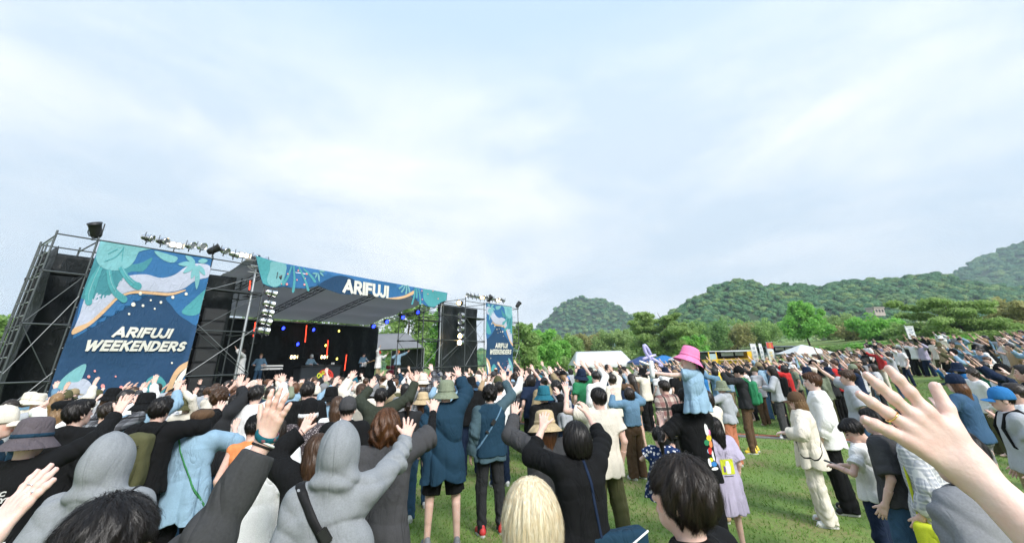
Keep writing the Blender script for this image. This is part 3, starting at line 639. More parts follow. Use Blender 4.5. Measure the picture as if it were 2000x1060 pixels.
def put_art(par, f):
    for k, (ly, c, pl) in enumerate(AR):
        flat_shape({'lav': 'pale_wave_print', 'peach': 'peach_print', 'cream': 'cream_dot_print', 'pink': 'pink_dot_print'}.get(c, 'leaf_print'), [f(*p) for p in pl], ly, PM[c], par)
put_art(B1, lambda a, b_: (a, b_))
def banner_text(par, boxes):
    for txt, (x0, z0, w, h) in zip(('ARIFUJI', 'WEEKENDERS'), boxes): letters(txt, x0, z0, w, h, 6, PM['white'], par, .20, .235, True, 'lettering', .36)
def zbox(q0, q1):
    a = onfront(*q0, -.12); b_ = onfront(*q1, -.12); return a, b_
banner_text(B1, [(1.02, 3.06, 1.62, .345), (.42, 2.62, 2.75, .345)])
rod('hem_rod', (-.05, .02, BZ1+.03), (BW+.05, .02, BZ1+.03), .022, steel, B1)
for k in range(9):
    for x in (-.02, BW+.02): rod('tie', (x, .0, BZ0+.3+.62*k), (x, .14, BZ0+.3+.62*k), .012, alum, B1)
B2 = sthing('banner', 'printed navy banner with mirrored wave art on the far scaffold tower', 'banner', 23.12, -.12)
BW2 = 3.5
backing(B2, BW2)
put_art(B2, lambda a, b_: ((BW-a)*BW2/BW, b_))
banner_text(B2, [(1.0, 2.95, 1.65, .36), (.32, 2.5, 2.85, .36)])
rod('hem_rod', (-.05, .02, BZ1+.03), (BW2+.05, .02, BZ1+.03), .022, steel, B2)
# ---- fascia banner over the stage mouth
FS0 = 5.85; FB = sthing('fascia_banner', 'long printed teal and navy valance along the front of the stage roof', 'banner', FS0, -.15)
def fl_(pts): return [(onfront(x, y, -.15)[0]-FS0, onfront(x, y, -.15)[1]) for x, y in pts]
ftop = [z2(420, 102), z2(520, 133), z2(640, 160), z2(900, 207), z2(1200, 262), z2(1484, 312), z3(330, 65), z3(500, 92), z3(650, 118), z3(770, 140)]
fbot = [z3(762, 205), z3(720, 222), z3(650, 268), z3(600, 262), z3(560, 240), z3(500, 205), z3(440, 165), z3(390, 185), z3(330, 196), z3(200, 180), z3(90, 142), z2(1300, 402), z2(1210, 362), z2(1150, 368), z2(1080, 373), z2(1000, 365), z2(920, 337), z2(850, 310), z2(790, 330), z2(700, 330), z2(620, 318), z2(530, 326), z2(500, 312), z2(470, 296)]
def fshape(name, pts, layer, c, sm=True):
    pl = fl_(smooth_poly(pts, 3) if sm else pts); return flat_shape(name, pl, layer, PM[c], FB, True, .3)
o = fshape('cloth', ftop+fbot, 0, 'blue', False); md = o.modifiers.new('thick', 'SOLIDIFY'); md.thickness = .006; md.offset = -1
fshape('leaf_print', [z2(422, 104), z2(520, 135), z2(635, 162), z2(632, 220), z2(610, 300), z2(560, 322), z2(500, 308), z2(472, 294)], 1, 'teal', False)
fshape('leaf_print', [z2(530, 145), z2(630, 165), z2(622, 240), z2(590, 300), z2(540, 320), z2(500, 280), z2(520, 200)], 2, 'lteal')
fshape('wave_print', [z2(860, 305), z2(930, 260), z2(1000, 240), z2(1090, 262), z2(1180, 330), z2(1210, 358), z2(1150, 366), z2(1080, 371), z2(1000, 363), z2(920, 335)], 1, 'navy')
for a, b_ in (((670, 175), (612, 300)), ((685, 172), (678, 350)), ((720, 180), (780, 340)), ((750, 190), (830, 280))):
    fshape('tentacle_print', [z2(*p) for p in stroke([np.array(a), (np.array(a)+np.array(b_))/2+np.array([8, 0]), np.array(b_)], 5, 9)], 2, 'teal', False)
for a, b_ in (((850, 225), (812, 225)), ((850, 220), (830, 260)), ((855, 222), (860, 285)), ((862, 215), (890, 245)), ((860, 208), (900, 212))):
    a, b_ = np.array(a, float), np.array(b_, float); m_ = (a+b_)/2; nn = np.array([-(b_-a)[1], (b_-a)[0]])/np.linalg.norm(b_-a)*6
    fshape('leaf_print', [z2(*p) for p in (a, m_+nn, b_, m_-nn)], 3, 'lteal')
for x, y, rr in ((717, 205, 6), (775, 228, 7), (643, 229, 5), (706, 270, 5), (764, 260, 4), (755, 303, 7), (635, 300, 8), (598, 298, 4)): fshape('pink_dot_print', [z2(*p) for p in disc(x, y, rr)], 3, 'pink', False)
fshape('leaf_print', [z3(560, 104), z3(650, 120), z3(766, 142), z3(758, 203), z3(715, 220), z3(650, 264), z3(600, 255), z3(560, 200)], 1, 'teal', False)
fshape('peach_print', [z3(440, 140), z3(480, 120), z3(475, 150), z3(440, 168), z3(390, 186), z3(330, 195), z3(230, 186), z3(300, 180), z3(390, 165)], 2, 'peach')
for a, b_ in (((385, 70), (355, 100)), ((400, 75), (375, 130)), ((410, 75), (410, 145)), ((420, 72), (440, 130)), ((490, 95), (460, 235)), ((520, 100), (530, 235)), ((500, 95), (500, 180))):
    fshape('leaf_print', [z3(*p) for p in stroke([np.array(a), (np.array(a)+np.array(b_))/2+np.array([5, 0]), np.array(b_)], 4, 8)], 3, 'teal' if a[0] > 450 else 'lteal', False)
for x, y, rr in ((548, 196, 5), (550, 122, 5), (640, 124, 5), (600, 150, 4), (690, 190, 5)): fshape('pink_dot_print', [z3(*p) for p in disc(x, y, rr)], 3, 'pink', False)
qa = fl_([(668, 568)])[0]; qb = fl_([(758, 547)])[0]
letters('ARIFUJI', qa[0]+.02, 5.52, 3.0, .72, 4, PM['white'], FB, .0, .23, True, 'lettering', .34)
# ---- stage deck, roof, trusses, backdrop
SR = sthing('stage_platform', 'black raised stage deck with draped front between the towers', 'stage', 6.2, 0)
DZ = 1.05
for k in range(8): 
    for q in range(4): boxo('deck_panel', (.9+1.8*k, 1.0+1.9*q, DZ-.06), (1.78, 1.88, .12), deckm, SR)
boxo('front_step', (3.2, -.35, .45), (13, .5, .9), deckm, SR)
cloth_sheet('front_drape', 6.3, 20.5, .05, DZ-.13, .04, SR, blackcloth, .03, 31, off=(6.2, 0, 0), nu=90, nv=6)
for k in range(9): rod('deck_leg', (.2+1.75*k, .6, 0), (.2+1.75*k, .6, DZ-.1), .04, steeld, SR)
rooff = mat('roof_sheet', (.44, .45, .47), .7, var=.3, vs=.35, trans=.5)
RF = sthing('stage_roof', 'grey fabric stage roof on lattice trusses sloping down to the back', 'roof', 6.0, 0)
def roof_z(d): return 6.42-.185*max(0, d)
U = np.linspace(-.1, 12.75, 40); V = np.linspace(-.1, 8.2, 30); u, v_ = np.meshgrid(U, V, indexing='ij')
w = 6.42-.185*v_-.10*np.sin((v_ % 2.05)/2.05*math.pi)+.03*vnoise(u, v_, 1.0, 8)
i, j = np.meshgrid(np.arange(39), np.arange(29), indexing='ij'); a = (i*30+j).ravel()
o = link('canopy', mkmesh('canopy', np.stack([u, v_, w], -1).reshape(-1, 3), np.stack([a, a+30, a+31, a+1], 1)), rooff, RF); o.modifiers.new('thick', 'SOLIDIFY').thickness = .01
def truss(par, p0, p1, wd=.3, n=10, r=.022, m=alum):
    p0, p1 = np.array(p0, float), np.array(p1, float); ax = (p1-p0)/np.linalg.norm(p1-p0)
    sd_ = np.cross(ax, (0, 0, 1)); sd_ /= np.linalg.norm(sd_); up_ = np.cross(sd_, ax); mb = MB()
    c_ = [sd_*wd/2, -sd_*wd/2, -up_*wd*.85]
    for q in c_: mb.tube([p0+q, p1+q], r, 6)
    for k in range(n):
        a = p0+(p1-p0)*k/n; b_ = p0+(p1-p0)*(k+1)/n; mid = (a+b_)/2
        for q in c_[:2]: mb.tube([a+q, mid+c_[2], b_+q], r*.55, 5)
        mb.tube([a+c_[0], b_+c_[1]], r*.55, 5)
    return mb.build('truss', m, par, True)
for x in (.9, 4.3, 7.7): truss(RF, (x, .2, roof_z(0)-.32), (x, 8, roof_z(8)-.3), .3, 12, .02, steeld if x < 9 else alum)
truss(RF, (12.6, .2, roof_z(0)-.55), (13.0, 8, roof_z(8)-.15), .3, 14, .022, alum)
truss(RF, (.3, 8.0, roof_z(8)-.25), (12.9, 8.0, roof_z(8)-.25), .3, 18, .022, alum)
truss(RF, (.1, .05, roof_z(0)-.25), (12.6, .05, roof_z(0)-.25), .3, 18, .022, alum)
for x, d in ((.3, 8.0), (13.0, 8.0), (.5, .2), (12.6, .3)): rod('tower_leg', (x, d, DZ), (x, d, roof_z(d)-.3), .06, alum, RF)
BK = sthing('stage_backdrop', 'black backdrop curtain across the rear of the stage', 'curtain', 6.6, 7.2)
cloth_sheet('drape', 0, 12.6, DZ+.02, 4.62, .0, BK, blackcloth, .05, 41, nu=110, nv=24)
cloth_sheet('side_drape', -4.6, 0, DZ+.02, 4.7, .1, BK, blackcloth, .04, 43, axis='d', nu=40, nv=20)
rod('top_bar', (-.1, 0, 4.66), (12.8, 0, 4.66), .03, alum, BK)
for k in range(6): rod('backdrop_post', (.2+2.46*k, .12, DZ), (.2+2.46*k, .12, 4.7), .03, steeld, BK)
# speaker stack inside the near tower
SP = sthing('speaker_stack', 'tall stack of black loudspeaker boxes inside the near tower', 'speakers', 5.55, .45)
for k in range(6):
    bx_ = boxo('speaker_box', (-.2, .25, 1.45+.52*k), (.85, .7, .5), blackp, SP, .02)
    g_ = boxo('grille', (-.2, -.11, 1.45+.52*k), (.74, .02, .4), mat('speaker_grille', (.02, .021, .022), .7, bump=.5, bs=90), SP)
boxo('riser', (-.2, .25, .6), (1.0, .9, 1.16), blackp, SP)
# ---- lamps
litm = mat('lamp_lit', (1, .8, .4), .4, var=0, emit=(1, .66, .26), es=14); glassm = mat('lamp_glass', (.25, .26, .28), .1, .3, var=.05)
bluem = mat('lamp_blue', (.02, .03, .8), .3, var=0, emit=(.02, .04, 1), es=6); redt = mat('tube_red', (.9, .05, .03), .4, var=0, emit=(1, .07, .03), es=2.2)
def parcan_mesh(kind):
    mb = MB(); mb.lathe([(.001, 0), (.055, 0), (.085, .03), (.10, .08), (.105, .22), (.115, .30), (.125, .31), (.125, .335), (.11, .335), (.10, .30), (.001, .29)], 18); return mb.mesh('can', True)
parme = {k: parcan_mesh(k) for k in ('chrome', 'black')}
lensb = MB(); lensb.lathe([(.001, .302), (.06, .305), (.10, .30)], 16); lensme = lensb.mesh('lens', True)
yb = MB(); yb.tube([(-.135, 0, .17), (-.14, 0, -.02), (-.09, 0, -.10), (.09, 0, -.10), (.14, 0, -.02), (.135, 0, .17)], .012, 5); yb.tube([(0, 0, -.10), (0, 0, -.2)], .018, 6); yme = yb.mesh('yoke', True)
def parcan(label, grp, s, d, z, aim, m, lens=glassm, sc=1.0):
    """aim: direction in stage frame (s, d, z)"""
    r = sthing('spotlight', label, 'spotlight', s, d, z, grp); r.scale = (sc,)*3
    q = Vector(aim).to_track_quat('Z', 'Y')
    c_ = link('can', parme['chrome' if m is chrome else 'black'], m, r); c_.rotation_mode = 'QUATERNION'; c_.rotation_quaternion = q; c_.location = -(q @ Vector((0, 0, .17)))
    l_ = link('lens', lensme, lens, c_)
    y_ = link('yoke', yme, steeld, r)
    y_.rotation_euler = (0, 0, math.atan2(aim[1], aim[0])+math.pi/2); y_.location = (0, 0, -.02)
    return r
def blinder(label, grp, s, d, z):
    r = sthing('blinder_lamp', label, 'blinder', s, d, z, grp)
    boxo('housing', (0, 0, 0), (.42, .14, .24), alum, r, .015)
    for x in (-.1, .1):
        mb = MB(); mb.lathe([(.001, 0), (.05, .01), (.085, .0), (.09, -.02)], 14, R=Matrix.Rotation(math.pi/2, 3, 'X')); o = mb.build('bulb', litm, r, True); o.location = (x, -.08, 0)
    for x in (-.24, .24): boxo('barn_door', (x, -.1, 0), (.02, .2, .24), alum, r)
    rod('clamp', (0, 0, -.3), (0, 0, -.1), .02, steeld, r)
g1 = 'spotlights on the top rail of the near tower'
for x, y, kd in ((288, 464, 'c'), (316, 470, 'c'), (371, 479, 'c'), (393, 481, 'c'), (438, 489, 'c'), (457, 496, 'c'), (497, 502, 'c'), (517, 509, 'c')):
    s, z = onfront(x, y, .1); parcan('chrome spotlight on the top rail of the near scaffold tower', g1, s, .1, max(6.42, z), (rnd.uniform(.1, .9), -.5+rnd.uniform(-.3, .8), rnd.uniform(-.15, .1)), chrome, glassm, 1.15)
for x, y in ((342, 479), (475, 499)):
    s, z = onfront(x, y, .1); blinder('lit twin-bulb blinder lamp on the top rail of the near scaffold tower', 'blinders on the near tower', s, .1, max(6.45, z))
s, z = onfront(187, 450, .1); parcan('big black spotlight clamped at the outer end of the near tower rail', None, s, .1, z, (-.35, -.3, .75), blackp, glassm, 1.6)
s, z = onfront(417, 490, .1); parcan('black spotlight among the chrome ones where the near banner ends', None, s, .1, z+.05, (.6, -.4, .5), blackp, glassm, 1.4)
s, z = onfront(528, 539, .0); parcan('black spotlight hanging under the corner of the stage roof', None, s+.25, 0, z, (.9, -.2, -.1), blackp, glassm, 1.3)
for x, y in ((523, 571), (519, 592), (516, 609), (512, 627), (508, 645)):
    s, z = onfront(x, y, -.1); parcan('chrome spotlight in the vertical row on the stage-side pole of the near tower', 'vertical row of spotlights on the near tower', s+.12, -.1, z, (.95, -.1, -.15), chrome, glassm, 1.45)
g2 = 'spotlights on the top rail of the far tower'
for k, x in enumerate((915, 923, 931, 946, 954, 962, 975, 983)):
    s, z = onfront(x, 576+.15*(x-915), .1); parcan('small chrome spotlight on the top rail of the far scaffold tower', g2, s, .1, max(6.5, z), (-.7, -.3+.2*(k % 3), -.1), chrome, glassm, 1.25)
for x in (938, 969): 
    s, z = onfront(x, 581, .1); blinder('lit twin-bulb blinder lamp on the top rail of the far scaffold tower', 'blinders on the far tower', s, .1, 6.55)
s, z = onfront(956, 583, .1); parcan('black spotlight among the chrome ones on the far tower', None, s, .1, 6.6, (.1, -.6, .6), blackp, glassm, 1.6)
s, z = onfront(1012, 594, .1); parcan('black spotlight clamped at the outer end of the far tower rail', None, s, .1, 6.5, (.5, -.3, .7), blackp, glassm, 1.6)
s, z = onfront(895, 592, .1); parcan('black spotlight under the inner corner of the far tower', None, s, -.1, z, (-.9, -.2, -.1), blackp, litm, 1.5)
for x, y in ((899, 615), (899, 627), (898, 641), (898, 655), (897, 668)):
    s, z = onfront(x, y, -.1); parcan('chrome spotlight in the vertical row on the inner pole of the far tower', 'vertical row of spotlights on the far tower', s+.2, -.1, z, (-.95, -.15, -.12), chrome, litm if y > 650 else glassm, 1.6)
for x, y, d in ((728, 636, 6.6), (754, 627, 5), (785, 618, 3.3), (814, 609, 1.6)):
    s, z = onfront(x, y, d); parcan('blue-lit spotlight hanging from the side truss of the stage roof', 'blue spotlights along the side truss', s, d, z, (-.2, -.9, -.3), blackp, bluem, 1.25); 
for x, y, lm in ((551, 640, bluem), (610, 643, bluem), (579, 671, bluem)):
    s, z = onfront(x, y, 6.8); parcan('blue-lit spotlight in front of the black backdrop', 'blue spotlights at the backdrop', s, 6.8, z, (.1, -.95, -.2), blackp, lm, 1.0)
for x, y in ((571, 697), (630, 697)):
    s, z = onfront(x, y, 6.6); blinder('lit amber twin lamp low in front of the backdrop', 'amber lamps at the backdrop', s, 6.6, z)
for x, y in ((634, 674), (660, 646), (656, 700)):
    s, z = onfront(x, y, 6.8); parcan('amber-lit spotlight in front of the black backdrop', 'amber spotlights at the backdrop', s, 6.8, z, (.1, -.95, -.1), blackp, mat('lamp_amber', (1, .8, .2), .4, var=0, emit=(.9, .75, .12), es=4), .8)
for (xa, ya), (xb, yb_), d in (((599, 635), (596, 668), 6.7), ((641, 664), (638, 697), 6.7), ((677, 692), (673, 723), 5.6), ((489, 548), (487, 566), 1.2), ((499, 629), (495, 657), 2.6)):
    s0_, za = onfront(xa, ya, d); s1_, zb = onfront(xb, yb_, d)
    r = sthing('led_tube', 'glowing red light tube standing upright on the stage', 'light tube', s1_, d, zb, 'red light tubes on the stage')
    rod('tube', (0, 0, 0), (s0_-s1_, 0, za-zb), .028, redt, r); rod('holder', (0, .04, -.9 if d > 5 else -.3), (0, .04, .05), .02, blackp, r); boxo('foot', (0, .04, -.9 if d > 5 else -.3), (.3, .3, .03), blackp, r)
# ---- instruments
bs_, bz_ = onfront(623, 718, 4.0)
DJB = sthing('dj_booth', 'black draped booth with yellow lettering and red arcs, decks on top', 'booth', bs_, 4.0, DZ)
boxo('counter', (0, .1, .46), (2.45, .75, .92), fabric('booth_cloth', (.03, .036, .042), .8, .5), DJB, .02); boxo('top', (0, .1, .95), (2.55, .85, .05), blackp, DJB)
for x in (-.7, .0, .7): boxo('deck', (x, .05, 1.0), (.42, .36, .06), steeld, DJB, .01)
for x in (.8, .92): rod('cup', (x, .0, .98), (x, .0, 1.12), .04, mat('white_plastic', (.8, .8, .8), .4), DJB)
logoY = mat('logo_yellow', (.72, .78, .05), .6, var=.05); logoR = mat('logo_red', (.75, .05, .03), .6, var=.05); logoG = mat('logo_grey', (.12, .15, .2), .6)
for ch, x, z, m_, s_ in (('C', -.42, .30, logoY, .22), ('O', -.25, .40, logoY, .30), ('P', -.02, .47, logoY, .33), ('!', .17, .55, logoR, .28)):
    me, v = text_mesh(ch, s_*.8, s_, .2, .06)
    P = np.stack([x+v[:, 0], np.full(len(v), -.285), z+v[:, 1]-.1], 1); me.vertices.foreach_set('co', P.astype(np.float32).ravel()); link('lettering', me, m_, DJB)
for r0, r1_ in ((.30, .38), (.42, .52)):
    pl = [(.28+r1_*math.cos(t_), .36+r1_*.8*math.sin(t_)) for t_ in np.linspace(-.5, 2.5, 20)]+[(.28+r0*math.cos(t_), .36+r0*.8*math.sin(t_)) for t_ in np.linspace(2.5, -.5, 20)]
    o = flat_shape('arc_print', pl, 0, logoR, DJB, False, .3); o.location = (0, -.285, 0)
o = flat_shape('round_print', disc(.28, .36, .2), 0, logoG, DJB, False, .3); o.location = (0, -.284, 0)
ks, kz = onfront(515, 712, 4.2)
KB = sthing('keyboard', 'pale two-tier stage keyboard on a black stand', 'keyboard', ks, 3.3, DZ, rot=.35)
for z in (.86, 1.0):
    boxo('case', (0, 0, z), (1.1, .34, .07), mat('pale_plastic', (.68, .68, .68), .45), KB, .01)
    for k in range(24): boxo('key', (-.5+.043*k, -.08, z+.042), (.038, .15, .016), mat('ivory_key', (.8, .79, .75), .3), KB)
for x in (-.4, .4): rod('stand_leg', (x, -.2, 0), (x, .2, .86), .02, blackp, KB); rod('stand_leg', (x, .2, 0), (x, -.2, .86), .02, blackp, KB)
# ---- grey backstage tent beside the stage
GT = sthing('grey_tent', 'large grey fabric tent roof just behind the far side of the stage', 'tent', 19.5, 9.0)
tentm = mat('grey_tent_fabric', (.20, .205, .215), .7, var=.2, vs=.5, trans=.15)
q = [(0.0, 0, 3.05), (6.4, 0, 3.35), (6.6, 2.6, 4.75), (1.6, 2.6, 4.45)]
def patch(a, b_, c_, d_, nu, nv, sag):
    a, b_, c_, d_ = (np.array(k, float) for k in (a, b_, c_, d_)); P = []; 
    for i in range(nu+1):
        for j in range(nv+1):
            u, v = i/nu, j/nv; p = (a*(1-u)+b_*u)*(1-v)+(d_*(1-u)+c_*u)*v
            p = p-np.array([0, 0, sag*abs(math.sin(u*math.pi*3))*math.sin(v*math.pi)]); P.append(p)
    i, j = np.meshgrid(np.arange(nu), np.arange(nv), indexing='ij'); k = (i*(nv+1)+j).ravel()
    return np.array(P), np.stack([k, k+nv+1, k+nv+2, k+1], 1)
v, f = patch(q[0], q[1], q[2], q[3], 24, 8, .12); link('roof_panel', mkmesh('roof_panel', v, f), tentm, GT).modifiers.new('t', 'SOLIDIFY').thickness = .01
v, f = patch((7.2, 5.2, 3.3), (.2, 5.2, 3.0), q[3], q[2], 24, 8, .12); link('roof_panel', mkmesh('roof_panel', v, f), tentm, GT).modifiers.new('t', 'SOLIDIFY').thickness = .01
for x, d, z in ((0, 0, 3.05), (3.2, 0, 3.2), (6.4, 0, 3.35), (7.2, 5.2, 3.3), (.2, 5.2, 3.0)): rod('tent_leg', (x, d, 0), (x, d, z), .04, alum, GT)
v, f = patch((6.4, 0, .1), (7.2, 5.2, .1), (7.2, 5.2, 3.25), (6.4, 0, 3.3), 6, 6, 0); link('side_wall', mkmesh('side_wall', v, f), blackcloth, GT)
WV = sthing('white_van', 'white box van parked behind the stage under the grey tent', 'van', 20.6, 13.5, 0)
vanm = mat('van_white', (.75, .75, .74), .35, var=.06); dkg = mat('dark_glass', (.02, .025, .03), .1)
boxo('body', (0, 0, 1.5), (2.0, 4.2, 2.0), vanm, WV, .06); boxo('bonnet', (0, -2.4, .95), (1.9, .9, .9), vanm, WV, .1)
boxo('rear_window', (0, -2.11, 1.95), (1.7, .03, .7), dkg, WV); boxo('bumper', (0, -2.9, .5), (1.9, .12, .25), blackp, WV)
for x in (-.75, .75):
    boxo('headlight', (x, -2.86, .95), (.3, .05, .2), glassm, WV)
    for y in (-1.9, 1.4):
        mb = MB(); mb.lathe([(.001, -.1), (.32, -.1), (.34, -.06), (.34, .06), (.32, .1), (.001, .1)], 20, R=Matrix.Rotation(math.pi/2, 3, 'Y')); o = mb.build('wheel', blackp, WV, True); o.location = (x*1.25, y, .34)
s_, z_ = onfront(764, 718, 5.6)
DK = sthing('bass_drum', 'dark red bass drum with toms beside the singers', 'drum', s_, 5.6, DZ)
drm = mat('drum_red', (.20, .015, .03), .3, coat=.5); 
mb = MB(); mb.lathe([(.001, -.2), (.28, -.2), (.29, -.19), (.29, .19), (.28, .2), (.001, .2)], 24, R=Matrix.Rotation(math.pi/2, 3, 'X')); o = mb.build('bass_shell', drm, DK, True); o.location = (0, 0, .3)
for x in (-.22, .22):
    mb = MB(); mb.lathe([(.001, -.12), (.16, -.12), (.165, .12), (.001, .12)], 20); o = mb.build('tom', drm, DK, True); o.location = (x, .05, .75); rod('tom_stand', (x, .05, .3), (x, .05, .65), .015, chrome, DK)
for x in (-.6, .6):
    rod('cymbal_stand', (x, .2, 0), (x, .2, 1.15), .012, chrome, DK); mb = MB(); mb.lathe([(.001, .03), (.05, .02), (.22, 0)], 20); o = mb.build('cymbal', mat('brass', (.6, .42, .12), .25, 1), DK, True); o.location = (x, .2, 1.15)
# ================================================================== TENTS, FOOD TRUCKS, FLAGS
whitec = mat('white_canvas', (.72, .73, .74), .75, var=.06, vs=1.5, trans=.2)
def gz0(p): return float(gz(p[0], p[1]))
def marquee(label, px0, px1, yr, ye, D, dep, m, name='marquee', walls=True, ridge_frac=.8):
    """ridge tent whose long eave faces the camera"""
    a = aty(px0, ye, D); b_ = aty(px1, ye, D); rz = aty((px0+px1)/2, yr, D+dep/2)[2]
    W = abs(b_[0]-a[0]); zg = gz0((a+b_)/2); ez = (a[2]+b_[2])/2-zg; rz = rz-zg
    r = thing(name, label, 'tent', ((a[0]+b_[0])/2, D, zg), math.radians(2))
    w = W/2; rw = w*ridge_frac
    v, f = patch((-w, 0, ez), (w, 0, ez), (rw, dep/2, rz), (-rw, dep/2, rz), 16, 5, .06); link('roof_panel', mkmesh('roof_panel', v, f), m, r).modifiers.new('t', 'SOLIDIFY').thickness = .01
    v, f = patch((w, dep, ez), (-w, dep, ez), (-rw, dep/2, rz), (rw, dep/2, rz), 16, 5, .06); link('roof_panel', mkmesh('roof_panel', v, f), m, r).modifiers.new('t', 'SOLIDIFY').thickness = .01
    for s_ in (-1, 1):
        mb = MB(); mb.add([(s_*w, 0, ez), (s_*w, dep, ez), (s_*rw, dep/2, rz)], [(0, 1, 2)]); mb.build('gable', m, r)
        for d in (0, dep): rod('tent_leg', (s_*w, d, 0), (s_*w, d, ez), .03, alum, r)
    rod('tent_leg', (0, 0, 0), (0, 0, ez), .03, alum, r)
    mb = MB(); n = 14
    for k in range(n):
        x0, x1 = -w+2*w*k/n, -w+2*w*(k+1)/n; mb.add([(x0, -.02, ez), (x1, -.02, ez), (x1, -.02, ez-.25), ((x0+x1)/2, -.02, ez-.32), (x0, -.02, ez-.25)], [(0, 1, 2, 3, 4)])
    mb.build('valance', m, r)
    if walls:
        cl_ = mkmesh('side_wall', *patch((-w, .05, 0), (0, .05, 0), (0, .05, ez), (-w, .05, ez), 12, 3, 0)); link('side_wall', cl_, m, r)
    return r
marquee('long white ridge marquee beyond the crowd', 1122, 1240, 685, 712, 52, 5, whitec)
marquee('navy blue canopy tent between the marquee and the yellow truck', 1236, 1292, 695, 707, 50, 3, mat('navy_canvas', (.02, .05, .16), .7), 'canopy_tent', False, .15)
marquee('bright blue canopy tent partly hidden by the child in the pink hat', 1282, 1330, 693, 704, 54, 3, mat('blue_canvas', (.02, .16, .42), .7), 'canopy_tent', False, .15)
marquee('small white canopy tent beside the yellow truck', 1318, 1374, 690, 702, 52, 3, whitec, 'canopy_tent', False, .1)
marquee('pointed white canopy tent beside the grey truck', 1553, 1632, 672, 689, 40, 3, whitec, 'canopy_tent', False, .06)
def truck(name, label, px0, px1, yt, D, colr, roofm, wid=2.0, grey=False):
    a = aty(px0, yt, D); b_ = aty(px1, yt, D); zg = gz0(a); Lh = b_[0]-a[0]; H = (a[2]+b_[2])/2-zg
    r = thing(name, label, 'food truck', ((a[0]+b_[0])/2, D, zg), math.radians(3)); w = Lh/2
    body = mat(name+'_paint', colr, .4, var=.08, coat=.2)
    boxo('lower_body', (0, wid/2, .32+(H-.4)*.22), (Lh, wid, (H-.4)*.44), body, r, .04)
    boxo('roof', (.03*Lh, wid/2, H-.05), (Lh*1.02, wid*1.05, .1), roofm, r, .02)
    for x in (-w+.05, -w+Lh*.17, w-Lh*.15, w-.05): boxo('pillar', (x, .05, H*.7), (.09, .09, H*.52), body, r)
    boxo('rear_wall', (w-Lh*.08, wid/2, H*.62), (Lh*.16, wid, H*.64), body, r); boxo('back_wall', (0, wid-.05, H*.65), (Lh, .08, H*.6), mat('truck_inside', (.08, .07, .06), .8), r)
    boxo('windscreen', (-w+.03, wid/2, H*.66), (.04, wid*.9, H*.36), dkg, r); boxo('cab_window', (-w+Lh*.09, .03, H*.66), (Lh*.14, .03, H*.34), mat('pale_glass', (.35, .45, .48), .08), r)
    boxo('serving_counter', (.0, -.15, H*.44), (Lh*.62, .4, .05), alum, r)
    boxo('awning', (.04*Lh, -.45, H*.93), (Lh*.55, .95, .04), roofm, r)
    sg = mat('menu_board', (.45, .46, .47), .6, var=.3, vs=6)
    boxo('menu_board', (-.10*Lh, -.05, H*.78), (Lh*.26, .04, H*.2), sg, r); boxo('menu_board', (.16*Lh, -.05, H*.79), (Lh*.18, .04, H*.2), sg, r)
    boxo('bumper', (-w-.05, wid/2, .4), (.12, wid*.95, .2), alum, r); boxo('headlight', (-w+.2, -.005, .75), (.2, .05, .14), glassm, r)
    for x in (-w+Lh*.17, w-Lh*.2):
        for y in (.12, wid-.12):
            mb = MB(); mb.lathe([(.001, -.1), (.3, -.1), (.33, -.06), (.33, .06), (.3, .1), (.001, .1)], 20, R=Matrix.Rotation(math.pi/2, 3, 'X')); o = mb.build('wheel', blackp, r, True); o.location = (x, y, .33)
    return r
truck('yellow_food_truck', 'yellow food truck with menu boards and a white roof', 1381, 1474, 684, 46, (.75, .46, .01), mat('truck_roof', (.5, .52, .54), .5))
truck('grey_food_truck', 'slate grey food truck with an open dark serving hatch', 1494, 1560, 675, 48, (.16, .20, .23), mat('slate_roof', (.13, .16, .19), .5))
flagw = mat('flag_white', (.74, .75, .76), .7, var=.05, trans=.3); flagr = mat('flag_red', (.55, .06, .05), .7, trans=.2); inkm = mat('flag_ink', (.12, .16, .25), .7); goldm = mat('flag_gold', (.8, .55, .05), .6)
def flag(label, px, yt, yb, wpx, D, m, ink, base=None, grp=None):
    a = aty(px, yt, D); b_ = aty(px, yb, D); zg = gz0(a); h = a[2]-b_[2]; w = wpx/(1068/D); top = a[2]-zg
    r = thing('banner_flag', label, 'flag', (a[0], D, zg), rnd.uniform(-.2, .2), grp)
    rod('pole', (-w/2, 0, 0), (-w/2, 0, top+.1), .018, alum, r); rod('arm', (-w/2, 0, top), (w/2, 0, top), .012, alum, r)
    U = np.linspace(-w/2, w/2, 8); V = np.linspace(top-h, top, 14); u, v_ = np.meshgrid(U, V, indexing='ij'); i, j = np.meshgrid(np.arange(7), np.arange(13), indexing='ij'); k = (i*14+j).ravel()
    fl__ = link('cloth', mkmesh('cloth', np.stack([u, .04*np.sin(v_*4+u*3), v_], -1).reshape(-1, 3), np.stack([k, k+14, k+15, k+1], 1)), m, r)
    for q in range(4):
        for s_ in (-1, 1):           # brush-like glyph strokes printed down the flag
            mb = MB(); zc = top-h*(.18+.2*q)
            mb.box((0, s_*.055, zc), (w*.5, .004, h*.022)); mb.box((w*.05, s_*.055, zc-h*.05), (w*.07, .004, h*.11)); mb.box((-w*.12, s_*.055, zc-h*.06), (w*.28, .004, h*.018), Matrix.Rotation(.5*(-1)**q, 3, 'Y'))
            mb.build('glyph_print', ink, r)
    return r
flag('white vertical banner flag with dark characters at the end of the yellow truck', 1470, 671, 712, 14, 45, flagw, inkm)
flag('leaning white banner flag between the two food trucks', 1484, 671, 712, 8, 44, flagw, inkm)
flag('red banner flag with gold marks by the grey truck', 1502, 668, 680, 15, 44, flagr, goldm)
flag('pale banner flag hanging below the red one by the grey truck', 1504, 682, 712, 14, 43, flagw, goldm)
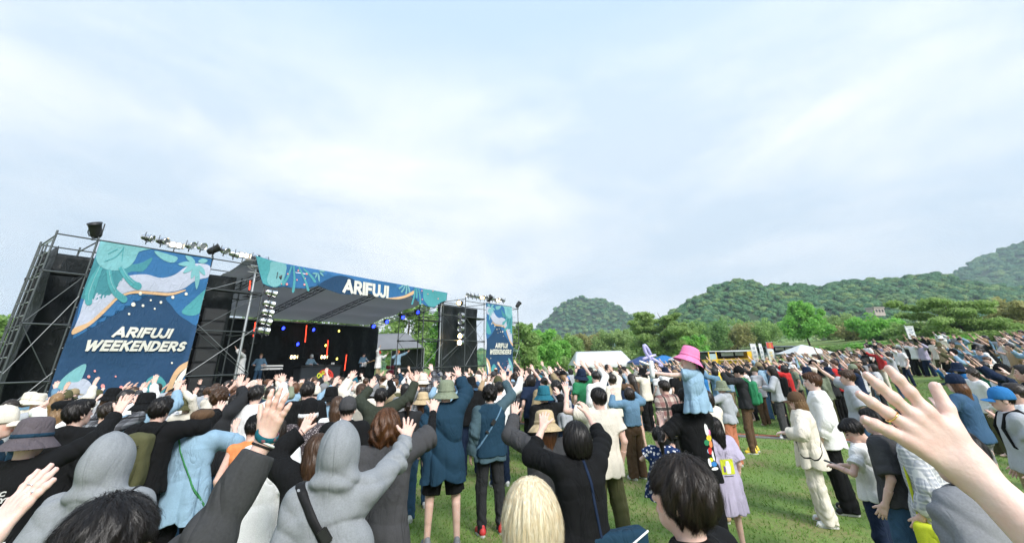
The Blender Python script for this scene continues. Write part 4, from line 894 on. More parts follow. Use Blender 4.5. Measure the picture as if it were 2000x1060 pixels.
flag('white vertical banner flag with dark characters rising from the bank', 1775, 637, 668, 20, 27, flagw, inkm)
flag('plain white sign cloth standing on the bank near the wide pine', 1838, 661, 684, 24, 24, flagw, mat('faint_ink', (.5, .52, .55), .7))
flag('small white sign cloth beside the person in a dark coat on the bank', 1708, 668, 684, 14, 27, flagw, mat('faint_ink', (.5, .52, .55), .7))
# power pole on the slope
pp = aty(1436, 640, 150); r = thing('utility_pole', 'thin grey utility pole with cross arms in front of the woods', 'pole', (pp[0], 150, 0)); pol = mat('concrete_pole', (.35, .35, .34), .8)
rod('post', (0, 0, 0), (0, 0, pp[2]), .16, pol, r)
for z in (pp[2]-.6, pp[2]-2.2): boxo('cross_arm', (0, 0, z), (2.6, .12, .12), pol, r)
# ================================================================== PEOPLE: signed-distance shapes turned into continuous skins
f4 = np.float32
def smin(a, b, k): h = np.clip(.5+.5*(b-a)/k, 0, 1); return b+(a-b)*h-k*h*(1-h)
def smax(a, b, k): return -smin(-a, -b, k)
def cap_(P, a, b, ra, rb):
    a = np.asarray(a, f4); ba = np.asarray(b, f4)-a; pa = P-a
    h = np.clip((pa@ba)/(ba@ba+1e-9), 0, 1)
    return np.sqrt(((pa-h[:, None]*ba)**2).sum(1))-(ra+(rb-ra)*h)
def ell_(P, c, r):
    q = P-np.asarray(c, f4); r = np.asarray(r, f4); a = q/r; k0 = np.sqrt((a*a).sum(1)); b = a/r; k1 = np.sqrt((b*b).sum(1))
    return k0*(k0-1)/(k1+1e-6)
def rbox(P, c, h, r):
    q = np.abs(P-np.asarray(c, f4))-np.asarray(h, f4)+r
    return np.sqrt((np.maximum(q, 0)**2).sum(1))+np.minimum(q.max(1), 0)-r
_E = [(a, b) for a in range(8) for b in range(a+1, 8) if bin(a ^ b).count('1') == 1]
def snet(f, lo, hi, h):
    lo = np.asarray(lo, float); n = (np.ceil((np.asarray(hi)-lo)/h/4).astype(int)+1)*4; nb = n//4
    ax = [lo[k]+h*(4*np.arange(nb[k])+1.5) for k in range(3)]
    P = np.stack(np.meshgrid(*ax, indexing='ij'), -1).reshape(-1, 3).astype(f4)
    dc = f(P).reshape(nb); m = np.abs(dc) < 6.3*h
    G = np.repeat(np.repeat(np.repeat(np.where(dc < 0, -1, 1).astype(f4), 4, 0), 4, 1), 4, 2)
    mk = np.repeat(np.repeat(np.repeat(m, 4, 0), 4, 1), 4, 2); I = np.argwhere(mk)
    if len(I) == 0: return np.zeros((0, 3)), np.zeros((0, 4), int)
    G[mk] = f((lo+I*h).astype(f4))
    s = G < 0; sl = lambda A, d: A[d >> 2: A.shape[0]-1+(d >> 2), (d >> 1) & 1: A.shape[1]-1+((d >> 1) & 1), d & 1: A.shape[2]-1+(d & 1)]
    c = sum(sl(s, d).astype(np.int8) for d in range(8)); act = (c > 0) & (c < 8); idx = np.argwhere(act)
    V = np.stack([sl(G, d)[act] for d in range(8)], 1); co = np.array([[d >> 2, (d >> 1) & 1, d & 1] for d in range(8)], f4)
    acc = np.zeros((len(idx), 3), f4); cnt = np.zeros(len(idx), f4)
    for a, b in _E:
        va, vb = V[:, a], V[:, b]; x = (va < 0) != (vb < 0); t = np.where(x, va/(va-vb+1e-12), 0)
        acc += np.where(x[:, None], co[a]+(co[b]-co[a])*t[:, None], 0); cnt += x
    v = lo+(idx+acc/cnt[:, None])*h
    ids = np.full(act.shape, -1, np.int32); ids[act] = np.arange(len(idx)); Q = []
    for k in range(3):
        i1, i2 = (k+1) % 3, (k+2) % 3
        A = s.take(range(0, s.shape[k]-1), k); B = s.take(range(1, s.shape[k]), k); e = np.argwhere(A != B)
        e = e[(e[:, i1] > 0) & (e[:, i2] > 0) & (e[:, i1] < s.shape[i1]-1) & (e[:, i2] < s.shape[i2]-1)]
        if not len(e): continue
        ins = A[tuple(e.T)]; u = np.zeros(3, int); u[i1] = 1; w = np.zeros(3, int); w[i2] = 1
        q = np.stack([ids[tuple((e-u-w).T)], ids[tuple((e-w).T)], ids[tuple(e.T)], ids[tuple((e-u).T)]], 1)
        q[~ins] = q[~ins][:, ::-1]; Q.append(q)
    return v, np.concatenate(Q)
def joinm(parts):
    V = []; Q = []; o = 0
    for v, q in parts: V.append(v); Q.append(q+o); o += len(v)
    return np.concatenate(V), np.concatenate(Q)
LOD = dict(giant=(.009, .0055, .0023), hero=(.009, .0055, .0036), mid=(.016, .008, .0062), far=(.024, .0125, .0092))
TZ = np.array([.30, .62, .80, .92, 1.05, 1.2, 1.32, 1.40, 1.46, 1.5], f4)
TX = np.array([.17, .172, .172, .170, .150, .165, .180, .150, .075, .06], f4)
TY = np.array([.125, .125, .125, .122, .105, .112, .114, .088, .066, .055], f4)
def torso(P, loose, hem, flare=0.0, top=1.47, slope=0.0):
    z = P[:, 2]; l = loose+flare*np.clip((1.25-z)/.5, 0, 2.2)
    rx = np.interp(z, TZ, TX).astype(f4)+l; ry = np.interp(z, TZ, TY).astype(f4)+l*.9
    d = (np.sqrt((P[:, 0]/rx)**2+((P[:, 1]+.012)/ry)**2)-1)*ry*.92
    d = smax(d, (hem+slope*np.abs(P[:, 0])-z), .014); return smax(d, z-top, .03)
def ridge(t): return 1-1.55*np.abs(np.sin(t))**.8
def fold(P, amp, ph):
    """drape folds that deepen toward the hem, with patches of diagonal pull creases"""
    x, y, z = P[:, 0], P[:, 1], P[:, 2]; th = np.arctan2(x, -y)
    A = np.clip((1.30-z)*2.0, .12, 1.5); up = np.clip((1.47-z)/.05, 0, 1)
    a = A*ridge(th*3.1+.55*np.sin(2.6*z+ph)+.9*np.sin(th*2+ph)+ph+1.2*z*np.sin(ph))
    pm = np.clip(1.6*np.sin(5*x+3.5*z+ph*2)*np.sin(4.2*z-6*y+ph), 0, 1)
    b = pm*ridge(13*(x*.62*np.sign(np.sin(ph*3)+.01)+z*.8)+1.0*np.sin(7*x+4*y+ph))
    b2 = np.exp(-((z-1.02)/.10)**2)*ridge(27*z+2.2*np.sin(5*x+ph)+3*y)*np.clip(np.sin(6*x+2*ph)+.4, 0, 1)
    return amp*(1.9*a+2.2*b+.5*b2)*up
# ---- rig
def norm(v): v = np.asarray(v, float); return v/(np.linalg.norm(v)+1e-9)
def ik(S, W, pole, l1=.285, l2=.255):
    d = W-S; L_ = np.linalg.norm(d)+1e-9; dn = d/L_; L2 = min(max(L_, .14), (l1+l2)*.995)
    a = (l1*l1-l2*l2+L2*L2)/(2*L2); h = math.sqrt(max(0, l1*l1-a*a)); p = pole-dn*(pole@dn); p = norm(p)
    return S+dn*a+p*h, S+dn*L2
def make_rig(aL, aR, stance=.0, seed=0):
    """aL/aR: wrist target relative to the shoulder, x counted outwards; None hangs down"""
    r = random.Random(seed); J = {}
    for sd_, a in (('L', aL), ('R', aR)):
        sg = 1 if sd_ == 'R' else -1
        opts = {}
        if isinstance(a, dict): opts = a; a = a['w']
        if a is None: a = (.06+r.uniform(0, .03), .03+r.uniform(-.03, .06), -.50)
        a = np.array([a[0]*sg, a[1], a[2]], float); up = max(0, a[2])/.5
        S_ = np.array([sg*(.172-.028*up), -.012+.02*up, 1.388+.052*up])
        pole = np.array([sg*.75, -.25, -.55]) if a[2] > -.25 else np.array([sg*.35, -1, .1])
        if 'pole' in opts: pole = np.array(opts['pole'], float)*np.array([sg, 1, 1])
        E_, W_ = ik(S_, np.array([sg*.172, -.012, 1.388])+a, pole)
        fa = norm(W_-E_)
        if 'd' in opts: d = norm(opts['d'])
        elif fa[2] > .15: d = norm(fa*.7+np.array([0, .15, .6])+np.array([r.uniform(-.2, .2), 0, 0]))
        else: d = norm(fa+np.array([0, .12, 0]))
        if 'n' in opts: n = np.array(opts['n'], float)
        elif fa[2] > .15: n = np.array([-sg*r.uniform(-.1, .6), 1, -.25])
        elif a[2] < -.35: n = np.array([-sg, .1, 0])
        else: n = np.array([-sg*.3, .2, -1])
        n = norm(n-d*(n@d)); curl = opts.get('curl', .13 if fa[2] > .15 else .38)
        J[sd_] = dict(S=S_, E=E_, W=W_, d=d, n=n, sg=sg, curl=curl, spread=opts.get('spread', r.uniform(.6, 1.3)), hk=opts.get('hk', 1.0))
    J['legs'] = []
    for sg in (-1, 1):
        dx = sg*(.085+stance*.5); dy = sg*stance*.4*r.choice((-1, 1))
        J['legs'].append((np.array([sg*.085, 0, .88]), np.array([dx*1.03, .015+dy*.5, .48]), np.array([dx*1.12, -.02+dy, .075])))
    return J
def hand_sdf(P, A):
    W, d, n = A['W'], A['d'], A['n']; s = np.cross(d, n)*A['sg']; k = A['hk']; c = A['curl']; sp = A['spread']
    off = (.029, .0098, -.0098, -.027); L_ = (.073, .081, .075, .060); adv = (.0, .005, .001, -.008)
    pal = None
    for o, a in zip(off, adv):
        q = cap_(P, W+k*(d*.004+s*o*.55), W+k*(d*(.088+a)+s*o), .0145*k, .0122*k); pal = q if pal is None else smin(pal, q, .0095*k)
    pal = smin(pal, cap_(P, W+k*(d*.018+s*.014+n*.004), W+k*(d*.05+s*.034+n*.004), .017*k, .013*k), .014*k)
    pal = smin(pal, cap_(P, A['E']+(W-A['E'])*.45, W+d*.01, .036, .0235), .02)
    res = pal
    for o, a, l, spr in zip(off, adv, L_, (.20, .05, -.09, -.24)):
        di = norm(d*math.cos(spr*sp)+s*math.sin(spr*sp)); p = W+k*(d*(.086+a)+s*o); an = c*.55; fg = None
        for u, (fr, r0, r1) in enumerate(((.46, .0100, .0092), (.30, .0092, .0084), (.24, .0083, .0070))):
            e = p+k*l*fr*(di*math.cos(an)+n*math.sin(an)); q = cap_(P, p, e, r0*k, r1*k)
            if u < 2: fg = (q if fg is None else smin(fg, q, .003)); fg = smin(fg, np.sqrt(((P-(e-n*.0015*k).astype(f4))**2).sum(1))-r1*1.06*k, .004)
            else: fg = smin(fg, q, .003)
            p = e; an += c
        res = np.minimum(res, smin(pal, fg, .008*k))
    p = W+k*(d*.045+s*.032+n*.005); td = norm(d*.72+s*.72*min(1.2, sp)+n*.25); e = p+td*.036*k; e2 = e+norm(td+d*.35+n*.2*c)*.032*k
    th = smin(cap_(P, p, e, .0128*k, .0112*k), cap_(P, e, e2, .0110*k, .0088*k), .004)
    return np.minimum(res, smin(pal, th, .010*k))
def nails(A, par, m):
    W, d, n = A['W'], A['d'], A['n']; s = np.cross(d, n)*A['sg']; k = A['hk']; c = A['curl']; sp = A['spread']; T_ = []
    for o, a, l, spr in zip((.029, .0098, -.0098, -.027), (.0, .005, .001, -.008), (.073, .081, .075, .060), (.20, .05, -.09, -.24)):
        di = norm(d*math.cos(spr*sp)+s*math.sin(spr*sp)); p = W+k*(d*(.086+a)+s*o); an = c*.55
        for fr in (.46, .30, .24):
            ax = di*math.cos(an)+n*math.sin(an); e = p+k*l*fr*ax; p = e; an += c
        T_.append((e-ax*.0015, ax, norm(n*math.cos(an-c)-di*math.sin(an-c)), .0070))
    p = W+k*(d*.045+s*.032+n*.005); td = norm(d*.72+s*.72*min(1.2, sp)+n*.25); e = p+td*.036*k; t2 = norm(td+d*.35+n*.2*c); e2 = e+t2*.032*k; nn = norm(n*.75-s*.55); nn = norm(nn-t2*(nn@t2)); T_.append((e2-t2*.001, t2, nn, .0090))
    for e, ax, nn, r in T_:
        sd_ = np.cross(ax, nn); mb = MB(); V = []; na, nb = 8, 6
        for i in range(na+1):
            for j in range(nb+1):
                u = -1+2*i/na; v = -1+2*j/nb; w = 1-.25*max(0, -u)**2-.35*max(0, u)**3
                V.append(e+ax*(u*.0060*k)+sd_*(v*.0052*k*w)-nn*(r*k*(1.045)-.0022*k*v*v))
        mb.add(V, [(i*(nb+1)+j, i*(nb+1)+j+1, (i+1)*(nb+1)+j+1, (i+1)*(nb+1)+j) for i in range(na) for j in range(nb)]); mb.build('nail', m, par, True)
def body_parts(J, lod, bare_legs=True):
    vb, vh, vd = LOD[lod]
    def f(P):
        d = torso(P, -.022, .84, 0, 1.45)
        d = smin(d, cap_(P, (0, -.012, 1.38), (0, .004, 1.53), .056, .050), .03)
        d = smin(d, ell_(P, (0, -.02, .92), (.145, .105, .12)), .04)
        for k in 'LR':
            A = J[k]; d = smin(d, cap_(P, (A['sg']*.07, -.012, 1.39), A['S'], .045, .05), .03)
            d = smin(d, cap_(P, A['S'], A['E'], .047, .037), .03); d = smin(d, cap_(P, A['E'], A['W'], .037, .0245), .012)
        for h, kn, an in J['legs']:
            d = smin(d, cap_(P, h, kn, .078, .050), .03); d = smin(d, cap_(P, kn, an, .049, .034), .02)
            d = smin(d, cap_(P, kn+(an-kn)*.15+np.array([0, -.015, 0]), kn+(an-kn)*.5+np.array([0, -.012, 0]), .045, .034), .02)
            d = smin(d, cap_(P, an+np.array([0, -.01, -.03]), an+np.array([0, .12, -.045]), .034, .026), .03)
        return d
    pts = np.array([J[k][q] for k in 'LR' for q in 'SEW']); lo = np.minimum(pts.min(0)-.08, (-.22, -.2, -.01)); hi = np.maximum(pts.max(0)+.08, (.22, .2, 1.56))
    parts = [snet(f, lo, hi, vb)]
    for k in 'LR':
        A = J[k]; c = A['W']+A['d']*.08
        m = A['E']+(A['W']-A['E'])*.42; lo = np.minimum(c-.135*max(1, A['hk']), m-.04); hi = np.maximum(c+.135*max(1, A['hk']), m+.04)
        parts.append(snet(lambda P: np.maximum(hand_sdf(P, A), -((P-m.astype(f4))@norm(A['W']-A['E']).astype(f4))), lo, hi, vd))
    return parts
def head_sdf(P, fem=.5):
    d = ell_(P, (0, -.008, .022), (.0755, .094, .098))
    d = smin(d, ell_(P, (0, .022, -.035), (.060, .072, .080)), .03)
    d = smin(d, ell_(P, (0, .058, -.083), (.028, .026, .022)), .03)
    d = smin(d, cap_(P, (0, .086, .018), (0, .107, -.024), .008, .0135), .014)
    d = smin(d, ell_(P, (0, .088, -.055), (.024, .014, .011)), .012)
    for s in (-1, 1):
        d = smax(d, -ell_(P, (s*.031, .100, .012), (.021, .014, .012)), .012)
        d = smin(d, ell_(P, (s*.031, .082, .011), (.013, .012, .010)), .004)
        d = smin(d, ell_(P, (s*.0765, -.008, -.008), (.011, .021, .032)), .006)
    d = smin(d, cap_(P, (0, -.02, -.06), (0, -.03, -.17), .053, .052), .03)
    return d
def head_mesh(lod):
    v, q = snet(head_sdf, (-.1, -.125, -.17), (.1, .135, .135), LOD[lod][1])
    c = np.ones((len(v), 4), f4); x, y, z = np.abs(v[:, 0]), v[:, 1], v[:, 2]
    fr = y > .05
    lip = fr & (x < .023) & (np.abs(z+.056) < .010) & (y > .075); c[lip, :3] = (.80, .48, .46)
    eye = fr & (np.abs(x-.031) < .014) & (np.abs(z-.012) < .0065); c[eye, :3] = (.10, .08, .07)
    br = fr & (np.abs(x-.033) < .020) & (np.abs(z-.036) < .006); c[br, :3] = (.22, .17, .15)
    ck = fr & (np.hypot(x-.045, z+.03) < .02); c[ck, :3] = (1.05, .88, .85)
    return v, q, c
_hm = {}
def head_cached(lod):
    if lod not in _hm: _hm[lod] = head_mesh(lod)
    return _hm[lod]
HEADC = np.array([0, .012, 1.585])
def rot_head(yaw, pitch, roll=0): return np.array(Matrix.Rotation(math.radians(yaw), 3, 'Z') @ Matrix.Rotation(math.radians(pitch), 3, 'X') @ Matrix.Rotation(math.radians(roll), 3, 'Y'))
def body_mesh(J, lod, hr=None, kid=1.0):
    parts = body_parts(J, lod); n0 = sum(len(p[0]) for p in parts)
    v, q, c = head_cached(lod); R_ = np.eye(3) if hr is None else hr
    hv = (v*kid)@R_.T+HEADC+np.array([0, 0, .105*(kid-1)]); parts.append((hv, q))
    V, Q = joinm(parts); me = mkmesh('body', V, Q)
    col_ = np.ones((len(V), 4), f4); col_[n0:] = c
    if lod == 'giant':         # redder knuckles, finger joints and fingertips
        w = np.zeros(n0, f4)
        for kk in 'LR':
            A = J[kk]; W, d, n = A['W'], A['d'], A['n']; s = np.cross(d, n)*A['sg']; k = A['hk']; cu = A['curl']; sp = A['spread']
            for o, a, l, spr in zip((.029, .0098, -.0098, -.027), (.0, .005, .001, -.008), (.073, .081, .075, .060), (.20, .05, -.09, -.24)):
                di = norm(d*math.cos(spr*sp)+s*math.sin(spr*sp)); p = W+k*(d*(.086+a)+s*o); an = cu*.55; pts = [p]
                for fr in (.46, .30, .24): p = p+k*l*fr*(di*math.cos(an)+n*math.sin(an)); pts.append(p); an += cu
                for q, rr in zip(pts, (.014, .010, .008, .013)): w = np.maximum(w, np.exp(-(((V[:n0]-q)**2).sum(1))/rr**2).astype(f4))
        col_[:n0, 1] -= .17*w; col_[:n0, 2] -= .18*w; col_[:n0, 0] -= .03*w
    at = me.color_attributes.new('tint', 'FLOAT_COLOR', 'POINT'); at.data.foreach_set('color', col_.ravel()); return me
def skin_mat(name, c):
    m = mat('skin_'+name, c, .5, var=.07, vs=14, spec=.4, bump=.08, bs=120); t = m.node_tree; b = t.nodes['Principled BSDF']; L = t.links.new
    b.inputs['Subsurface Weight'].default_value = .12; b.inputs['Subsurface Radius'].default_value = (.02, .008, .004); b.inputs['Subsurface Scale'].default_value = .4
    n5 = t.nodes.new('ShaderNodeTexNoise'); n5.inputs['Scale'].default_value = 38; n5.inputs['Detail'].default_value = 5; tc5 = t.nodes.new('ShaderNodeTexCoord'); L(tc5.outputs['Object'], n5.inputs['Vector'])
    r5 = t.nodes.new('ShaderNodeMapRange'); r5.inputs[1].default_value = .42; r5.inputs[2].default_value = .70; r5.inputs[4].default_value = .55; L(n5.outputs['Fac'], r5.inputs[0])
    m5 = t.nodes.new('ShaderNodeMix'); m5.data_type = 'RGBA'; L(r5.outputs[0], m5.inputs[0]); L(b.inputs['Base Color'].links[0].from_socket, m5.inputs[6]); m5.inputs[7].default_value = (c[0]*.97, c[1]*.82, c[2]*.80, 1); L(m5.outputs[2], b.inputs['Base Color'])
    src = b.inputs['Base Color'].links[0].from_socket; a = t.nodes.new('ShaderNodeVertexColor'); a.layer_name = 'tint'
    mx = t.nodes.new('ShaderNodeMix'); mx.data_type = 'RGBA'; mx.blend_type = 'MULTIPLY'; mx.inputs[0].default_value = 1
    L(src, mx.inputs[6]); L(a.outputs[0], mx.inputs[7]); L(mx.outputs[2], b.inputs['Base Color']); return m
SKIN = [skin_mat('a', (.67, .455, .375)), skin_mat('b', (.61, .405, .325)), skin_mat('c', (.72, .52, .45)), skin_mat('d', (.56, .365, .28))]
# ---- garments
def top_sdf(J, kind='tee', loose=.012, hem=.86, sleeve=.62, flare=.03, amp=.008, ph=0., hood=None, collar=False, slope=0., sl=None, neck=.075):
    sl = loose if sl is None else sl
    def f(P):
        d = torso(P, loose, hem, flare, 1.475, slope)
        for k in 'LR':
            A = J[k]; sg = A['sg']; d = smin(d, cap_(P, (sg*.06, -.012, 1.395), A['S'], .050+loose*.5, .053+loose*.6), .03)
            if sleeve > 0:
                if sleeve <= 1:
                    e = A['S']+(A['E']-A['S'])*sleeve; s = cap_(P, A['S'], e, .053+sl, .049+sl*1.5); cut = e; dr_ = norm(A['E']-A['S'])
                else:
                    e = A['E']+(A['W']-A['E'])*(sleeve-1); s = smin(cap_(P, A['S'], A['E'], .053+sl, .043+sl*1.1), cap_(P, A['E'], e, .043+sl*1.1, .033+sl*.85), .02); cut = e; dr_ = norm(A['W']-A['E'])
                    if sleeve > 1.85: s = smin(s, cap_(P, cut-dr_*.05, cut-dr_*.01, .034+sl*.8, .033+sl*.4), .012)
                u = (P-A['S'].astype(f4))@dr_.astype(f4)
                s = s+amp*.8*(1-1.6*np.abs(np.sin(u*24+2*np.sin(P[:, 0]*14+P[:, 2]*9+ph)+ph)))*np.clip(u*6+.6, .3, 1)
                s = smax(s, (P-cut.astype(f4))@dr_.astype(f4), .006); d = smin(d, s, .045)
        if neck: d = smax(d, -ell_(P, (0, .012, 1.505), (neck, neck, .055)), .012)
        if hood == 'down':
            d = smin(d, ell_(P, (0, -.085, 1.425), (.105, .055, .055)), .025); d = smin(d, ell_(P, (0, -.06, 1.46), (.085, .035, .04)), .02)
            for sg in (-1, 1): d = smin(d, cap_(P, (sg*.075, -.045, 1.455), (sg*.055, .065, 1.405), .026, .02), .02)
        if hood == 'up':
            hd = ell_(P, (0, -.018, 1.612), (.112, .138, .142)); hd = smin(hd, ell_(P, (0, -.095, 1.615), (.062, .078, .10)), .05); hd = smin(hd, ell_(P, (0, -.05, 1.715), (.040, .07, .045)), .05); hd = smin(hd, ell_(P, (0, -.06, 1.475), (.125, .10, .055)), .04)
            hd = smin(hd, cap_(P, (0, -.02, 1.40), (0, -.02, 1.52), .105, .10), .05)
            hd = smax(hd, P[:, 1]-.085-.10*(P[:, 2]-1.6), .02); hd = smax(hd, -ell_(P, (0, .09, 1.585), (.078, .11, .118)), .015)
            wv = ridge(P[:, 2]*34+P[:, 1]*9+1.3*np.sin(P[:, 0]*13+ph)+3.2*np.abs(P[:, 0])); d = smin(d, hd, .022)+.0085*wv*np.exp(-((P[:, 2]-1.475)/.055)**2)+.005*ridge(P[:, 0]*16+P[:, 2]*13+P[:, 1]*8+ph)*np.clip((P[:, 2]-1.5)*6, 0, 1)*np.clip(np.sin(P[:, 2]*14+P[:, 0]*9+ph)+.3, 0, 1)
        if collar:
            d = smin(d, np.maximum(np.abs(np.sqrt(P[:, 0]**2+(P[:, 1]+.004)**2)-.066-.25*np.clip(1.49-P[:, 2], 0, .06))-.007, np.abs(P[:, 2]-1.462)-.028), .012)
        return d+fold(P, amp, ph)
    return f
def top_mesh(J, f, lod, hem, hood=None, ext=.0):
    pts = np.array([J[k][q] for k in 'LR' for q in 'SEW']); lo = np.minimum(pts.min(0)-.10-ext, (-.27-ext, -.24-ext, hem-.03)); hi = np.maximum(pts.max(0)+.10+ext, (.27+ext, .22+ext, 1.53 if hood != 'up' else 1.8))
    if hood == 'up': lo = np.minimum(lo, (-.27, -.26, hem))
    return mkmesh('top', *snet(f, lo, hi, LOD[lod][0]*.95))
def pants_sdf(J, kind='reg', amp=.005, ph=0.):
    r = dict(slim=(.090, .069, .058), reg=(.094, .074, .068), wide=(.105, .098, .100), loose=(.1, .086, .082), shorts=(.106, .096, .09), skirt=(0, 0, 0))[kind]
    def f(P):
        d = smin(torso(P, -.004, .80, 0, 1.0), ell_(P, (0, -.018, .90), (.162, .128, .12)), .03); d = smax(d, P[:, 2]-1.0, .01)
        if kind == 'skirt':
            z = P[:, 2]; rr = .155+np.clip(.95-z, 0, .9)*.20; s = (np.sqrt(P[:, 0]**2+(P[:, 1]*1.25)**2)-rr)*.85+.008*np.sin(np.arctan2(P[:, 1], P[:, 0])*14+z*3); s = smax(s, .36-z, .01); s = smax(s, z-.98, .01); return smin(d, s, .03)
        for h, kn, an in J['legs']:
            if kind == 'shorts':
                e = h+(kn-h)*.86; s = cap_(P, h, e, r[0], r[1]+.012); s = smax(s, (P-e.astype(f4))@norm(kn-h).astype(f4), .008)
            else:
                e = an+np.array([0, 0, -.03]); s = smin(cap_(P, h, kn, r[0], r[1]), cap_(P, kn, e, r[1], r[2]), .03); s = smax(s, e[2]-.005-P[:, 2], .008)
                s = s+amp*1.2*np.sin(P[:, 2]*58+3*np.sin(P[:, 0]*25+ph))*np.exp(-((P[:, 2]-.14)/.10)**2)+amp*np.sin(P[:, 2]*44+P[:, 1]*30)*np.exp(-((P[:, 2]-.5)/.09)**2)
            d = smin(d, s, .025)
        return d+fold(P, amp*.8, ph+1)
    return f
def pants_mesh(J, kind, lod, amp=.005, ph=0.):
    L_ = J['legs']; xs_ = [abs(q[0])+.14 for l in L_ for q in l]; m = max(xs_); my = max(abs(l[2][1]) for l in L_)+.15
    return mkmesh('trousers', *snet(pants_sdf(J, kind, amp, ph), (-m, -max(.18, my), .02), (m, max(.17, my), 1.03), LOD[lod][0]))
_shoe = {}
def shoe_mesh(lod):
    if lod not in _shoe:
        def f(P):
            d = cap_(P, (0, -.045, .045), (0, .125, .03), .040, .040); d = smin(d, cap_(P, (0, -.04, .05), (0, -.03, .10), .036, .034), .02)
            return smax(d, .002-P[:, 2], .004)
        _shoe[lod] = mkmesh('shoe', *snet(f, (-.06, -.11, -.01), (.06, .19, .15), .008 if lod != 'far' else .014))
        mb = MB(); 
        pr = [(.043*math.cos(t)*(1 if abs(math.sin(t)) < .9 else .9), .04+.135*math.sin(t)) for t in np.linspace(0, 2*math.pi, 18)[:-1]]
        mb.prism(pr, .022, lambda a, b, c: (a, b, c+.001)); _shoe[lod+'s'] = mb.mesh('sole')
    return _shoe[lod], _shoe[lod+'s']
# ---- hair (head space)
def hair_sdf(style, seed=0):
    ph = seed*1.7
    def f(P):
        x, y, z = P[:, 0], P[:, 1], P[:, 2]; th = np.arctan2(x, -y)
        d = ell_(P, (0, -.012, .032), (.089, .108, .106))
        grain = .0022*np.sin(th*17+4*np.sin(z*24+ph)+ph)+.0012*np.sin(th*43+z*20)
        if style == 'short':
            zb = np.interp(y, [-.12, -.03, .02, .05, .1], [-.082, -.045, .0, .045, .062]); d = smax(d, zb-z, .012); d = smin(d, ell_(P, (.01, .06, .088), (.055, .045, .028)), .03); grain = grain+.004*np.sin(x*70+ph)*np.sin(y*60+z*50)
        elif style == 'mop':
            d = d-.010; zb = np.interp(y, [-.12, -.03, .02, .05, .1], [-.105, -.07, -.03, .022, .035]); d = smax(d, zb-z, .014); grain = grain+.006*np.sin(th*9+5*z+ph)*np.sin(z*38+ph)
        elif style == 'curly':
            d = d-.012; zb = np.interp(y, [-.12, -.03, .02, .06, .1], [-.085, -.05, -.015, .035, .05]); d = smax(d, zb-z, .015); grain = .010*np.sin(x*75+ph)*np.sin(y*70+1)*np.sin(z*75)+.004*np.sin(x*140)*np.sin(z*130+y*90)
        elif style in ('bob', 'wavy'):
            b_ = ell_(P, (0, -.03, -.035), (.106, .098, .115)); d = smin(d-.006, b_, .05); lo_ = -.112 if style == 'bob' else -.165; d = smax(d, lo_+.01*np.sin(th*9)-z, .012)
            d = smax(d, -ell_(P, (0, .115, -.035), (.066, .095, .112)), .015)
            if style == 'wavy': grain = grain+.015*np.sin(z*58+3*np.sin(th*5+ph)+ph)*np.clip((.07-z)*8, 0, 1)+.006*np.sin(th*13+z*40)
        elif style == 'long':
            b_ = ell_(P, (0, -.04, -.06), (.092, .082, .12)); d = smin(d-.003, b_, .04); d = smin(d, cap_(P, (0, -.07, -.08), (0, -.105, -.34), .078, .052)*1.0, .04)
            d = smax(d, -ell_(P, (0, .11, -.04), (.066, .10, .12)), .015); d = smax(d, -.36-z, .01)
        elif style == 'pony':
            zb = np.interp(y, [-.12, -.03, .02, .05, .1], [-.075, -.05, -.01, .045, .062]); d = smax(d+.006, zb-z, .012)
            d = smin(d, cap_(P, (0, -.115, .03), (0, -.165, -.05), .028, .034), .015); d = smin(d, cap_(P, (0, -.165, -.05), (.01, -.15, -.22), .034, .010), .02)
        elif style == 'bun':
            zb = np.interp(y, [-.12, -.03, .02, .05, .1], [-.075, -.05, -.01, .045, .062]); d = smax(d+.006, zb-z, .012); d = smin(d, ell_(P, (0, -.12, .06), (.042, .04, .04)), .012)
        elif style == 'under':           # what shows below a hat
            zb = np.interp(y, [-.12, -.03, .02, .05, .1], [-.08, -.05, -.01, .04, .06]); d = smax(d+.008, zb-z, .012); d = smax(d, z-.06, .01)
        elif style == 'underlong':
            b_ = ell_(P, (0, -.04, -.06), (.088, .078, .12)); d = smin(d+.006, b_, .04); d = smin(d, cap_(P, (0, -.07, -.08), (0, -.10, -.27), .07, .04), .04); d = smax(d, -ell_(P, (0, .11, -.04), (.066, .10, .12)), .015); d = smax(d, z-.05, .01)
        return d+grain
    return f
